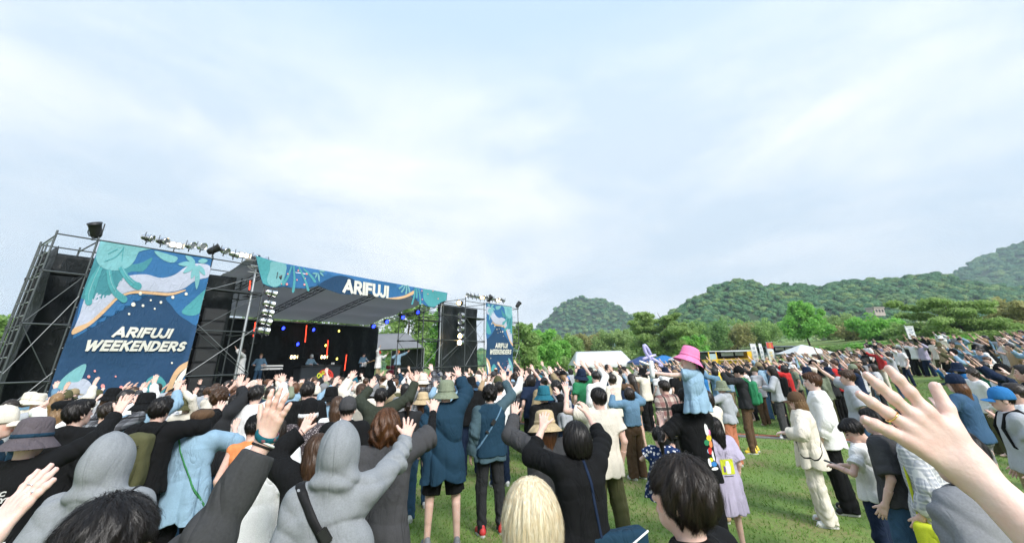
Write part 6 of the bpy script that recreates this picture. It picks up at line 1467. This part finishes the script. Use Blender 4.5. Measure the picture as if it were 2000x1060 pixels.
# --- centre foreground
r, f, J = H('brown long-haired person in a crinkled black windbreaker with one bent arm and wristband', HP(624, 848, 3.3), hair='long', hc='brown', top='jacket', tc='black', loose=.045, hem=.80, lod='hero', amp=.011, aL=('px', 588, 846, .36, 'far', dict(pole=(1, -.3, -.7))), bot='loose', bc='pink')
bangle(r, J['L']['W']+norm(J['L']['W']-J['L']['E'])*.012, J['L']['W']-J['L']['E'], .029, .003, blackstrap, 'bracelet')
r, f, J = H('person with grey hood up and wide black buckled strap, arm stretched out', HP(668, 838, 2.55), hair='under', top='hoodie', tc='heather', hood='up', loose=.034, lod='hero', hem=.80, amp=.013, aR=('px', 793, 858, .53), bot='loose', bc='charcoal', bare=None, sl=.022)
sling('wide black webbing strap with buckle across the grey hooded back', r, f, (-.13, 0, 1.44), (.2, 0, .98), .042, blackstrap, True, ((-.05, .19, 1.15), (.13, .05, .08), FM['black']))
r, f, J = H('wavy auburn-haired person in a dark grey tee, fist raised in black undersleeve', HP(757, 800, 3.5), hair='wavy', hc='auburn', top='tee', tc='dgrey', loose=.032, hem=.80, sleeve=.95, lod='hero', aR=('px', 846, 804, .50, 'far', dict(curl=1.1)), bot='loose', bc='grey', amp=.007)
A = J['R']; Jn = J; link('undersleeve', mkmesh('undersleeve', *snet(lambda P: smax(smin(cap_(P, A['S'], A['E'], .052, .044), cap_(P, A['E'], A['W'], .044, .031), .02), (P-A['W'].astype(f4))@norm(A['W']-A['E']).astype(f4), .005), np.minimum(np.minimum(A['S'], A['E']), A['W'])-.08, np.maximum(np.maximum(A['S'], A['E']), A['W'])+.08, .011)), FM['black'], r)
r, f, J = H('man in a long navy shirt, green bucket hat and black shorts, arm raised straight up', FP(862, 1072, 746), hair='under', hat=('bucket', 'sage'), top='shirt', tc='dnavy', loose=.05, hem=.68, flare=.035, lod='hero', collar=True, amp=.010, aR=('px', 897, 737, .50), bot='shorts', bc='black', shoes='grey', stance=.12, slope=-.2)
r, f, J = H('man in a quilted navy vest over a slate shirt, dark trousers, red shoes', FP(958, 1040, 752), hc='black', top='vest', tc='dnavy', loose=.038, hem=.86, lod='hero', amp=.006, aR=('px', 985, 742, .46), bot='slim', bc='charcoal', shoes='red', stance=.06, hair='curly')
f2 = top_sdf(J, 'shirt', .022, .80, 1.92, .03, .006, 3., None, True); link('shirt', top_mesh(J, f2, 'hero', .80), FM['slate'], r)
sling('slim grey strap diagonal across the navy vest', r, f, (.12, 0, 1.43), (-.19, 0, 1.0), .018, FM['ldenim'], True)
H('person in a black bucket hat, black shirt and cropped black trousers with brown shoes', FP(918, 928, 738), hair='under', hat=('bucket', 'black'), top='shirt', tc='black', loose=.035, lod='mid', bot='loose', bc='navy', shoes='brown', stance=.12, collar=True)
r, f, J = H('person in a mauve-grey sweatshirt and floppy straw hat lifting one hand', HP(1064, 806, 4.2), hair='underlong', hc='auburn', hat=('straw', 'straw'), top='long', tc='dgrey', loose=.04, lod='hero', aL=('px', 1004, 812, .47), bot='wide', bc='black', amp=.008, hat_tilt=-6)
r, f, J = H('black-bobbed woman in a black sweater with both hands raised in a frame', HP(1124, 824, 3.35), hair='bob', hc='black', top='long', tc='black', loose=.03, sleeve=1.55, lod='hero', aL=('px', 1060, 836, .42, 'far', dict(pole=(1, .1, -.6), curl=.45)), aR=('px', 1150, 812, .50, 'far', dict(curl=.5)), bot='loose', bc='lilac', hem=.84)
sling('large navy shoulder bag with white piping at the hip of the black sweater', r, f, (.10, 0, 1.43), (.17, .0, .95), .02, FM['navy'], False, ((.22, -.10, .86), (.24, .07, .15), FM['dnavy']), 'shoulder_bag')
bag = [o for o in bpy.data.objects if o.name.startswith('shoulder_bag')][-1]; mb = MB(); mb.tube([(-.0, -.178, .80), (.22, -.18, .90), (.44, -.178, 1.0)], .007, 6); mb.build('piping', FM['white'], bag, True)
r, f, J = H('blonde person with sleek pale hair seen from just above', HP(1035, 938, 1.72), hair='bob', hc='blonde', top='tee', tc='lilac', loose=.02, lod='hero', bot='loose', bc='denim', hseed=2, head=(0, 4, 0))
r, f, J = H('dark tousled-haired man standing close with part of his cheek and neck showing', HP(1327, 897, 1.74), hair='mop', hc='dark', top='tee', tc='black', loose=.02, lod='hero', hseed=1, yaw=.75, bot='loose', bc='black', head=(5, 6, 0))
H('man in an untucked off-white tee and olive trousers behind the raised hands', HP(1168, 757, 5.4), hc='black', top='tee', tc='cream', loose=.03, hem=.78, lod='hero', bot='loose', bc='olive', stance=.1, aL=(.1, .35, .25))
r, f, J = H('person in a teal bucket hat and black hooded top pointing toward the stage', HP(1062, 756, 6.8), hair='under', hat=('bucket', 'teal'), top='hoodie', tc='black', hood='down', loose=.03, lod='mid', aR=('px', 1092, 772, .44), bot='reg', bc='black')
r, f, J = H('dark-haired person in a navy jacket carrying the pale grey backpack', HP(1086, 742, 7.6), hc='black', top='jacket', tc='navy', loose=.03, lod='mid', bot='reg', bc='black')
backpack('pale grey backpack on the navy jacket', r, FM['lgrey'], FM['grey'])
H('man in a white tee and black trousers with bowl-cut hair facing the stage', FP(1196, 868, 727), hc='black', top='tee', tc='white', loose=.03, hem=.82, lod='mid', bot='reg', bc='black', shoes='black', yaw=.6, stance=.1)
H('person in a white long-sleeved top beneath the raised white sleeve near the vest', HP(975, 745, 8.2), hair='short', top='long', tc='white', lod='mid', aR=('px', 1018, 735, .5), bot='reg', bc='navy', loose=.03)
H('person in a denim jacket and wide brown trousers, hands up by the face', FP(1248, 935, 757), hair='bob', hc='dark', top='jacket', tc='ldenim', loose=.03, hem=.98, lod='mid', aL=(.12, .22, .18), aR=(.12, .22, .2), bot='wide', bc='brown', shoes='white', yaw=.45)
H('person in a red and cream plaid shirt beside the denim jacket', HP(1296, 742, 7.6), hair='short', hc='dark', top='shirt', tc='plaidred', loose=.035, lod='mid', collar=True, bot='reg', bc='charcoal', yaw=.5)
H('person in a black beanie with white edge and speckled knit', HP(606, 782, 5.0), hair='underlong', hc='brown', hat=('beanie', 'black'), bandc='white', top='long', tc='speckle', loose=.035, lod='mid', bot='reg', bc='black')
H('man in a dark grey cap and black shirt seen from behind', HP(681, 776, 4.9), hair='under', hat=('cap', 'dgrey'), top='shirt', tc='black', loose=.035, lod='mid', collar=True, bot='reg', bc='black')
H('person in a black hooded jacket with short dark hair before the booth', HP(603, 745, 6.3), top='hoodie', tc='black', hood='down', loose=.04, lod='mid', bot='reg', bc='black')
H('long brown-haired person in a white camisole top with slim straps', HP(661, 774, 6.0), hair='long', hc='brown', top='tank', tc='white', lod='mid', bot='reg', bc='denim')
H('person in a dark green jacket holding both arms up in a wide V', HP(745, 757, 6.4), hc='black', top='jacket', tc='dolive', loose=.035, lod='mid', aL=('px', 724, 757, .45), aR=('px', 812, 745, .50), bot='reg', bc='charcoal')
H('person in a cream cap with a dark ponytail below the straw hat wearer', HP(798, 768, 6.6), hair='pony', hc='dark', hat=('cap', 'cream'), top='tee', tc='charcoal', lod='mid', bot='reg', bc='denim', hat_tilt=-5)
H('person in a pale straw hat beside the navy shirt', HP(826, 768, 7.2), hair='underlong', hc='brown', hat=('straw', 'straw'), top='tee', tc='lgrey', lod='mid', bot='reg', bc='denim')
H('person with a ponytail in a thick cream sweater and blue trousers', HP(707, 748, 7.2), hair='pony', hc='brown', top='long', tc='cream', loose=.04, lod='mid', bot='reg', bc='blue', aL=(.05, .3, .38))
H('person in a light-blue shirt and black bucket hat raising a slender arm', HP(648, 758, 7.0), hair='under', hat=('bucket', 'black'), top='shirt', tc='sky', lod='mid', aL=('px', 652, 752, .5), bot='reg', bc='black')
# --- man carrying a child on his shoulders
MY = .30
r, f, J = H('man in a black tee with bright back prints carrying a child on his shoulders', HP(1341, 757, 5.0), hc='black', top='tee', tc='black', loose=.022, hem=.80, sleeve=.8, lod='hero', aL=(.08, .22, -.05), aR=(-.04, .27, -.02), bot='loose', bc='black', yaw=MY, stance=.06)
MANP = HERO[-1]
for x, z, w, h_, c in ((.05, 1.30, .03, .06, 'white'), (.07, 1.22, .045, .03, 'yellow'), (.02, 1.18, .04, .03, 'green'), (.08, 1.16, .03, .035, 'orange'), (.05, 1.10, .034, .036, 'red'), (.085, 1.05, .02, .05, 'white'), (.03, 1.02, .04, .02, 'lime'), (.06, .98, .05, .022, 'blue'), (.0, 1.0, .02, .04, 'white'), (.05, .94, .05, .014, 'white'), (.02, 1.10, .02, .02, 'sky'), (.09, 1.27, .02, .03, 'pink')):
    print_shape(f, [(x+.01+w*math.cos(t_), z+h_*math.sin(t_)) for t_ in np.linspace(0, 6.28, 9)[:-1]], FM[c], r, .005, 'sticker_print')
pos = (MANP[0]+.03, MANP[1]-.13); zc = 1.42
r, f, J = person('small child in a pink sun hat and light blue blouse on a man\'s shoulders', pos, 1.10, hair='pony', hc='black', hat=('bucket', 'pink'), top='tee', tc='sky', loose=.045, hem=.80, sleeve=.28, flare=.055, lod='hero', kid=1.40, skin=2, yaw=MY+.35, z=zc-.485, bot='slim', bc='black', shoes=None, legs=SIT, head=(58, 4, 0), aL=('px', 1272, 728, .48), aR=('px', 1276, 732, .44), hat_tilt=18, hat_up=.022, amp=.010)
# toy
tp = aty(1272, 712, 4.6); toy = thing('balloon_toy', 'lilac and white twisted balloon toy sword in the child\'s hand', 'toy', tuple(tp)); lil = mat('balloon_lilac', (.45, .42, .75), .25, var=.05, coat=.4); whb = mat('balloon_white', (.8, .8, .82), .25, var=.05, coat=.4)
toy.scale = (.8, .8, .8)
def bal(pts, rr, m, nm='balloon'): mb = MB(); P = smooth_poly([pts[0]]+pts+[pts[-1]], 4)[4:-8]; n = len(P); mb.tube(P, [rr*(.35+.65*math.sin(math.pi*(.08+.84*k/(n-1)))**.4) for k in range(n)], 10); mb.build(nm, m, toy, True)
bal([(-.0, 0, -.16), (.0, 0, .0), (.01, 0, .06)], .032, whb, 'handle'); bal([(.01, 0, .06), (-.05, 0, .15), (-.06, .0, .24), (-.02, 0, .2), (.03, .02, .10)], .022, lil); bal([(-.10, 0, .07), (.0, .01, .10), (.10, .02, .12)], .02, lil); bal([(.02, 0, .08), (.10, 0, .03), (.14, 0, -.02), (.08, 0, .0)], .018, lil); bal([(-.15, 0, .05), (-.05, 0, .01), (.06, 0, -.03)], .014, whb)
# carried child in a floral dress
pos, zt = HP(1284, 834, 4.72); 
r, f, J = person('small child with dark ponytail in a navy floral dress held by the man in black', pos, .92, hair='pony', hc='black', top='tee', tc='floral', loose=.05, hem=.62, flare=.14, sleeve=.5, lod='hero', kid=1.4, yaw=-.35, z=zt-.92, bot='slim', bc='navy', shoes=None, legs=SIT, head=(10, -6, 0), aR=(.08, .3, -.05), aL=(.1, .3, -.1))
# --- right of centre
r, f, J = H('girl with long black hair, in a lilac tee with a lime picture print', FP(1440, 1085, 815), hair='long', hc='black', top='tee', tc='lilac', loose=.05, hem=.52, sleeve=.85, flare=.03, lod='hero', kid=1.12, bot='shorts', bc='lilac', shoes='white', yaw=.12)
print_rects(f, [(-.10, 1.02, .10, 1.21)], FM['lime'], r, .004, 'picture_print'); print_shape(f, [(-.03, 1.03), (.03, 1.03), (.045, 1.12), (.02, 1.19), (-.02, 1.19), (-.04, 1.12)], FM['white'], r, .007, 'figure_print'); print_shape(f, [(-.07, 1.05), (-.045, 1.05), (-.04, 1.12), (-.065, 1.13)], FM['purple'], r, .007, 'figure_print'); print_rects(f, [(-.08, .995, .06, 1.005)], FM['dgrey'], r, .004, 'caption_print')
bangle(r, HEADC+np.array([0, -.10, -.10]), (0, .3, 1), .03, .008, FM['orange'], 'hair_tie')
H('person in a pale beige shirt and wide beige trousers behind the girl in lilac', HP(1376, 762, 6.4), hair='bob', hc='dark', top='shirt', tc='cream', loose=.04, hem=.70, lod='mid', bot='wide', bc='tan', yaw=.5, aR=(.05, .35, .0))
H('woman in a green bucket hat, pale grey hooded top and salmon-orange trousers', FP(1440, 912, 745), hair='under', hat=('bucket', 'sage'), top='hoodie', tc='lgrey', hood='down', loose=.03, lod='mid', bot='wide', bc='coral', shoes='white', yaw=.75, aL=(.05, .3, .05))
r, f, J = H('man in charcoal jacket, black cap and yellow shoes, hands up at his face', FP(1476, 884, 716), hair='under', hat=('cap', 'black'), top='jacket', tc='charcoal', loose=.03, lod='mid', bot='slim', bc='brown', shoes='yellow', yaw=.95, aL=(.0, .34, .2), aR=(.02, .36, .22), stance=.1)
backpack('bright green backpack on the man in the charcoal jacket', r, FM['green'], FM['green'], .12, .23, 1.17)
r, f, J = H('long-haired woman in a pale grey sweater and grey trousers with a black backpack', FP(1538, 856, 714), hair='long', hc='dark', top='long', tc='lgrey', loose=.03, lod='mid', bot='loose', bc='dgrey', shoes='white', yaw=1.0, aL=(.0, .3, -.2))
backpack('black backpack worn by the woman in the pale grey sweater', r, FM['black'], FM['black'])
r, f, J = H('woman dressed in loose white with a brown cap and long light-brown hair', FP(1616, 1024, 766), hair='underlong', hc='tan', hat=('cap', 'brown'), top='shirt', tc='cream', loose=.06, hem=.72, flare=.04, lod='hero', amp=.012, bot='wide', bc='cream', shoes='white', yaw=1.0, skin=2, sl=.05, aL=(.05, .25, -.22))
sling('thin black cord strap across the loose white shirt', r, f, (.12, 0, 1.43), (-.22, 0, .95), .008, None, False)
H('tall brown-haired man in a white shirt and wide black trousers beside the woman in white', FP(1656, 1000, 727), hc='auburn', top='shirt', tc='white', loose=.04, hem=.76, lod='hero', amp=.008, bot='wide', bc='black', shoes='black', yaw=.95, skin=2)
H('brown-haired person in a pale grey tee, arm stretched past the white shirt', HP(1652, 722, 7.6), hair='short', hc='brown', top='tee', tc='lgrey', loose=.03, sleeve=.9, lod='mid', yaw=.9, aR=('px', 1602, 722, .5), bot='reg', bc='denim')
r, f, J = H('boy in a white tee looking down at a phone held in both hands', HP(1662, 818, 4.7), hc='black', top='tee', tc='white', loose=.025, lod='hero', kid=1.12, yaw=.75, head=(25, -32, 0), aL=(.0, .27, -.20), aR=(-.10, .27, -.22), bot='reg', bc='navy', skin=1)
W_ = (J['L']['W']+J['R']['W'])/2; ph = like('phone', 'dark phone in the boy\'s hands', 'phone', r); o = boxo('screen_case', tuple(W_+np.array([0, .09, .03])), (.07, .14, .012), plast, ph, .004); o.rotation_euler = (.3, 0, 0)
H('dark-haired adult in a grey tee and blue jeans behind the boy with the phone', HP(1702, 797, 4.25), hair='short', hc='black', top='tee', tc='dgrey', loose=.03, lod='hero', yaw=.6, bot='wide', bc='denim', sleeve=.9)
r, f, J = H('person in a striped pale shirt carrying a yellow-green bag behind the spread hand', HP(1762, 800, 3.9), hair='bob', hc='dark', top='shirt', tc='stripe', loose=.04, hem=.74, lod='mid', yaw=.6, bot='wide', bc='lgrey')
t_ = like('tote_bag', 'yellow-green tote bag hanging beside the striped shirt', 'bag', r); link('bag_body', mkmesh('bag_body', *snet(lambda P: rbox(P, (-.24, -.05, .66), (.06, .16, .2), .04)+fold(P, .006, 1), (-.36, -.26, .40), (-.12, .16, .92), .012)), FM['lime'], t_); mb = MB(); mb.tube([(-.24, -.15, .84), (-.21, -.06, 1.30), (-.17, 0, 1.45), (-.2, .06, 1.25), (-.24, .06, .84)], .012, 6); mb.build('strap', FM['lime'], t_, True)
H('person in a slate-grey hooded jacket close behind the spread hand, head covered by it', HP(1855, 838, 2.2), hair='short', hc='black', top='hoodie', tc='grey', hood='down', loose=.05, lod='hero', yaw=.4, bot='loose', bc='charcoal', amp=.018, aL=(.12, .1, -.42))
# the large hand at the right
hw = aty(1905, 925, .72); tip = aty(1672, 735, .75)
r, f, J = H('person whose large spread bare hand with a gold ring reaches over the slate hood', ((1.09, .55), 1.70), hair='bob', hc='black', top='tee', tc='white', lod='giant', yaw=.35, bot='wide', bc='denim', skin=2,
      aL=('world', hw, norm(tip-hw), (.15, 1, .1), dict(curl=.05, spread=1.35, hk=.98, pole=(.6, -.4, -.8))))
nails(J['L'], r, nailm)
A = J['L']; s_ = np.cross(A['d'], A['n'])*A['sg']; bangle(r, A['W']+A['d']*.112-s_*.0140, A['d'], .0105, .0013, mat('gold', (.8, .55, .2), .2, 1, var=0), 'ring')
r, f, J = H('man in a bright blue cap and pale tee with a black backpack', HP(1950, 757, 4.9), hair='under', hat=('cap', 'blue2') if 'blue2' in FM else ('cap', 'blue'), top='tee', tc='lgrey', loose=.03, lod='mid', yaw=1.0, bot='loose', bc='khaki')
backpack('large black backpack on the man in the blue cap', r, FM['black'], FM['black'], .15, .26, 1.15, .11)
# --- performers on the stage
FR = math.atan2(-.837, -.547)
def perf(label, x, y, yawd, d=3.6, **k):
    s, z = onfront(x, y, d); p = sw(s, d, 0); return person(label, (p[0], p[1]), min(1.82, max(1.60, z-DZ)), z=DZ, yaw=FR+math.radians(yawd), lod='mid', **k)
perf('performer in a white shirt with raised arm behind the near tower braces', 476, 682, -100, 1.9, top='shirt', tc='white', hem=.7, loose=.04, aL=(.05, .35, .32), bot='reg', bc='white', hc='dark')
perf('keyboard player in a blue shirt behind the pale keyboard', 511, 690, -35, 3.9, top='shirt', tc='ldenim', hair='pony', hc='tan', aL=(.05, .3, -.25), aR=(.05, .3, -.25), bot='reg', bc='denim', sleeve=1.3)
perf('performer in a blue shirt and white cap working behind the booth', 609, 692, 10, 4.9, top='shirt', tc='sky', hat=('cap', 'white'), hair='under', aL=(.1, .3, -.25), aR=(.1, .3, -.25), bot='reg', bc='black', head=(0, -15, 0))
r, f, J = perf('guitarist in a blue shirt playing a pale electric guitar', 711, 689, 0, 4.2, top='shirt', tc='ldenim', hc='black', aL=(.06, .25, -.2), aR=(.0, .2, -.3), bot='reg', bc='black', head=(10, -10, 0), sleeve=1.3)
gt = like('electric_guitar', 'pale electric guitar held by the player in blue', 'guitar', r); pg = mat('guitar_white', (.75, .76, .78), .25, coat=.5, var=.03)
mb = MB(); mb.prism(smooth_poly([(-.2, -.1), (-.12, -.17), (.02, -.12), (.12, -.15), (.16, -.05), (.12, .02), (.16, .10), (.02, .09), (-.12, .15), (-.21, .08)], 4), .045, lambda a, b, c: (a+.08, .17+c, 1.02+b)); mb.build('guitar_body', pg, gt, True); rod('neck', (-.02, .2, 1.05), (-.62, .22, 1.22), .022, mat('maple', (.45, .28, .12), .4), gt); boxo('headstock', (-.68, .22, 1.24), (.14, .03, .07), mat('maple', (.45, .28, .12), .4), gt)
r, f, J = perf('singer in a long white shirt and khaki trousers with one arm thrust straight up', 741, 685, 20, 3.0, top='shirt', tc='white', hem=.72, loose=.04, hat=('cap', 'red'), hair='under', aR=(.02, .12, .52), aL=(.35, .25, .1), bot='loose', bc='khaki')
r, f, J = perf('singer in a blue shirt and orange cap with an arm stretched out, olive trousers', 778, 684, -5, 2.6, top='shirt', tc='sky', loose=.035, hat=('cap', 'orange'), hair='under', aL=(.48, .12, .22), aR=(.08, .2, .06), bot='loose', bc='dolive')
mc = like('microphone', 'black hand microphone at the singer\'s mouth', 'microphone', r); p_ = J['R']['W']+J['R']['d']*.08; rod('mic_handle', p_, p_+np.array([-.05, .02, .14]), .014, plast, mc); rod('mic_head', p_+np.array([-.05, .02, .14]), p_+np.array([-.065, .025, .19]), .024, steel, mc)
# ================================================================== the crowd: copies of a few dozen bodies, each dressed on its own
POSES = [(None, (.05, .40, .22)), ((.06, .38, .22), None), ((.10, .34, .20), (.10, .33, .24)), (None, (.06, .26, .40)), ((.0, .26, -.1), (.0, .26, -.12)), (None, None), ((.12, .26, .28), None), ((.06, .42, .12), (.06, .43, .14)), (None, (.20, .30, .20)), ((.08, .28, .30), (.10, .30, .30))]
PD_ = ['one hand raised forward', 'one hand raised forward', 'both hands raised', 'one arm raised high', 'hands held in front', 'arms at the sides', 'one hand up high', 'both arms forward', 'one arm lifted aside', 'both arms lifted high']
ARCH = []
for k, (a, b_) in enumerate(POSES):
    J = make_rig(a, b_, .06+.02*(k % 3), 100+k)
    bm_ = body_mesh(J, 'far'); t1 = top_mesh(J, top_sdf(J, 'tee', .022, .84, .68, .03, .006, k), 'far', .84); t2 = top_mesh(J, top_sdf(J, 'long', .028, .82, 1.9, .03, .007, k+3, 'down' if k % 3 == 0 else None), 'far', .82)
    ARCH.append((bm_, t1, t2, J))
PANTS = [pants_mesh(ARCH[5][3], k, 'far') for k in ('slim', 'reg', 'wide')]
HAIRS = [('short', 'short', 'short dark hair'), ('short', 'short', 'short dark hair'), ('curly', 'curly', 'tousled hair'), ('bob', 'bob', 'bobbed hair'), ('long', 'long', 'long hair'), ('pony', 'pony', 'ponytail'), ('under', 'cap', 'cap'), ('under', 'bucket', 'bucket hat'), ('underlong', 'bucket', 'bucket hat, long hair'), ('underlong', 'cap', 'cap, long hair'), ('bun', 'bun', 'hair bun')]
TOPC = ['white']*7+['black']*7+['lgrey']*4+['grey']*3+['charcoal']*3+['navy']*4+['cream']*4+['sky']*3+['dnavy']*2+['white', 'black', 'cream', 'lgrey', 'blue', 'denim', 'ldenim', 'ldenim', 'olive', 'sage', 'khaki', 'lilac', 'green', 'brown', 'tan', 'red', 'yellow', 'plaidgrey', 'stripe', 'stripe']
CN = dict(lgrey='pale grey', charcoal='charcoal', dnavy='deep blue', sky='light blue', ldenim='faded blue', plaidgrey='grey checked', stripe='striped', dgrey='dark grey')
BOTC = ['black']*5+['navy', 'denim', 'denim', 'charcoal', 'khaki', 'grey', 'olive', 'cream', 'brown', 'ldenim']
HATC = ['black', 'black', 'cream', 'navy', 'white', 'khaki', 'dgrey', 'olive', 'grey', 'sage', 'teal']
HC = ['black']*5+['dark']*4+['brown']*3+['auburn', 'tan']
CR = random.Random(11)
def crowd_person(x, y, zone, group, seed, stuff=None, yaw=None, pose=None):
    k = CR.choice(pose or [0, 0, 1, 1, 2, 2, 3, 3, 4, 5, 5, 6, 6, 7, 8, 9, 9])
    bm_, t1, t2, J = ARCH[k]; h = CR.gauss(1.635, .06); h = min(1.77, max(1.48, h)); sc = h/1.715; z = float(gz(x, y))
    tcn = CR.choice(TOPC); lng = CR.random() < .5; hs, hk, hd = CR.choice(HAIRS); bcn = CR.choice(BOTC)
    yaw = (yaw_to((x, y), STAGE_T)+CR.gauss(0, .24)) if yaw is None else yaw
    lab = f'person, {CN.get(tcn, tcn)} {"sweater" if lng else "tee"}, {hd}, {PD_[k]}, {zone}'
    hatc = CR.choice(HATC)
    r = thing('person', lab, 'person', (x, y, z), yaw, group); r.scale = (sc*CR.uniform(.95, 1.06), sc, sc)
    link('body', bm_, SKIN[CR.randrange(4)], r)
    link('sweater' if lng else 'tee_shirt', t2 if lng else t1, FM[tcn], r); link('trousers', CR.choice(PANTS), FM[bcn], r)
    Mh = Matrix.Translation(Vector(HEADC)) @ Matrix.Rotation(CR.gauss(0, .25), 4, 'Z') @ Matrix.Rotation(CR.gauss(.05, .1), 4, 'X')
    o = link('hair', hair_mesh(hs, 'far', seed % 3), HAIR[CR.choice(HC)], r); o.matrix_local = Mh
    if hk in ('cap', 'bucket'):
        for q, me in enumerate(hat_cached(hk, 'far')): o = link('hat' if q == 0 else 'hat_band', me, FM[hatc], r); o.matrix_local = Mh
    return r
def sd_front(x, y): p = np.array([x, y, 0])-ST0; return float(p@tS), float(p@nS)
cand = []
occ = [(h[0], h[1]) for h in HERO]
def try_put(x, y, dmin):
    for a, b_ in occ:
        if (a-x)**2+(b_-y)**2 < dmin*dmin: return False
    occ.append((x, y)); cand.append((x, y)); return True
YMIN = ([-600, 100, 430, 700, 1000, 1230, 1300, 1500, 1690, 1790], [6.5, 6.8, 7.6, 8.0, 8.8, 9.6, 12.6, 13.2, 11.5, 12])
y = 6.5
while y < 40:
    sp = .74 if y < 12 else .82 if y < 18 else .95 if y < 26 else 1.15
    x = -14.0
    while x < 16:
        xx = x+CR.uniform(-.4, .4)*sp; yy = y+CR.uniform(-.4, .4)*sp; x += sp
        s, d = sd_front(xx, yy)
        if d > -5.2 and s < 28.5: continue
        if s < -1: continue
        px, py = proj((xx, yy, 0))
        if px < -80 or px > 1785: continue
        if yy < np.interp(px, *YMIN): continue
        if yy > (19.5 if px < 1000 else 21 if px < 1250 else 25): continue
        if 1740 < px and yy < 17: continue
        try_put(xx, yy, .55 if yy < 14 else .6)
    y += sp
cand.sort(key=lambda p: p[1])
right = []
for gx0 in np.arange(4.5, 30, .82):
    for gy0 in np.arange(4.6, 20, .82):
        xx, yy = gx0+CR.uniform(-.3, .3), gy0+CR.uniform(-.3, .3); px, py = proj((xx, yy, float(gz(xx, yy))))
        hx = proj((xx, yy, float(gz(xx, yy))+1.6))[0]
        if hx < 1858 or px > 2180 or hx > 2060: continue
        if yy < 8 and CR.random() < .65: continue
        if CR.random() < .18: continue
        ok = True
        for a, b_ in occ:
            if (a-xx)**2+(b_-yy)**2 < .36: ok = False; break
        if ok: occ.append((xx, yy)); right.append((xx, yy))
right.sort(key=lambda p: p[1])
back = []
for px in range(1660, 2000, 9):
    D = CR.uniform(19, 27); yy = D; p = aty(px, 690, D); back.append((p[0], yy))
NB = NP[0]
budget = 296-NB
right = right[:62]; back = back[:26]
main = cand[:max(0, budget-len(right)-len(back))]; rest = cand[len(main):]
print('heroes', NB, 'main', len(main), 'rest', len(rest), 'right', len(right), 'back', len(back))
for k, (x, y) in enumerate(main):
    s, d = sd_front(x, y)
    zone = 'before the stage' if s < 17 else 'toward the tents'
    crowd_person(x, y, zone, 'crowd before the stage', k, pose=None if s < 15 else [0, 1, 2, 2, 3, 4, 4, 5, 5, 6, 8, 9])
for k, (x, y) in enumerate(right): crowd_person(x, y, 'across the grass gap', 'crowd beyond the grass gap', k, pose=[0, 1, 2, 3, 4, 4, 5, 5, 6, 8, 9])
for k, (x, y) in enumerate(back): crowd_person(x, y, 'below the bank', 'people at the foot of the bank', k, pose=[4, 4, 5, 5, 5, 6, 2, 9])
# the farthest rows, mostly heads and hands, read as one mass
parts = []; cols = []
def low(me):
    v = np.empty(len(me.vertices)*3, f4); me.vertices.foreach_get('co', v); q = np.empty(len(me.loops), np.int32); me.loops.foreach_get('vertex_index', q); return v.reshape(-1, 3), q.reshape(-1, 4)
LA = []
for k in range(len(POSES)):
    J = ARCH[k][3]; LA.append((low(body_mesh(J, 'far')), low(mkmesh('t', *snet(top_sdf(J, 'tee', .022, .84, .68 if k % 2 else 1.85, .03, .004, k), np.array([-.6, -.35, .8]), np.array([.6, .6, 2.05]), .036))), low(mkmesh('p', *snet(pants_sdf(J, 'reg'), (-.27, -.2, .0), (.27, .2, 1.04), .04)))))
HL = {s: low(hair_mesh(s, 'far', 0)) for s in ('short', 'bob', 'curly', 'under')}
for x, y in rest[:150]:
    k = CR.choice([0, 0, 1, 2, 3, 6, 7, 9, 9, 3]); b_, t_, p_ = LA[k]; sc = CR.gauss(1.64, .06)/1.715; yw = yaw_to((x, y), STAGE_T)+CR.gauss(0, .2); c, s = math.cos(yw), math.sin(yw); R_ = np.array([[c, -s, 0], [s, c, 0], [0, 0, 1]])
    hs = CR.choice(list(HL)); hv, hq = HL[hs]
    tcn = CR.choice([q for q in TOPC if q in CL])
    for (v, q), cc in ((b_, (.60, .40, .29)), (t_, CL[tcn]), (p_, CL[CR.choice(BOTC)]), ((hv+HEADC, hq), CR.choice([(.01, .008, .008), (.02, .013, .01), (.05, .03, .02)]))):
        parts.append(((v*sc)@R_.T+np.array([x, y, float(gz(x, y))]), q)); cols.append(np.tile((*cc, 1), (len(v), 1)))
if parts:
    V, Q = joinm(parts); me = mkmesh('crowd', V, Q); at = me.color_attributes.new('tint', 'FLOAT_COLOR', 'POINT'); at.data.foreach_set('color', np.concatenate(cols).astype(f4).ravel())
    m = mat('crowd_cloth', (.5, .5, .5), .8, var=0); t = m.node_tree; a = t.nodes.new('ShaderNodeVertexColor'); a.layer_name = 'tint'; t.links.new(a.outputs[0], t.nodes['Principled BSDF'].inputs['Base Color'])
    o = link('crowd', me, m); tag(o, 'farthest rows of the crowd massed in front of the stage', 'crowd', kind='stuff')
# ================================================================== air
hz = MB(); hz.box((550, 560, 206), (3500, 1300, 428)); hzm = bpy.data.materials.new('haze'); hzm.use_nodes = True; t = hzm.node_tree
t.nodes.remove(t.nodes['Principled BSDF']); pv = t.nodes.new('ShaderNodeVolumePrincipled'); pv.inputs['Color'].default_value = (.72, .88, 1, 1); pv.inputs['Density'].default_value = .00036; pv.inputs['Anisotropy'].default_value = .2
t.links.new(pv.outputs[0], t.nodes['Material Output'].inputs['Volume']); o = hz.build('haze', hzm); tag(o, 'thin pale haze over the valley', 'haze', kind='stuff')
print('script', round(time.time()-T0, 1), 's', len(bpy.data.objects), 'objects')
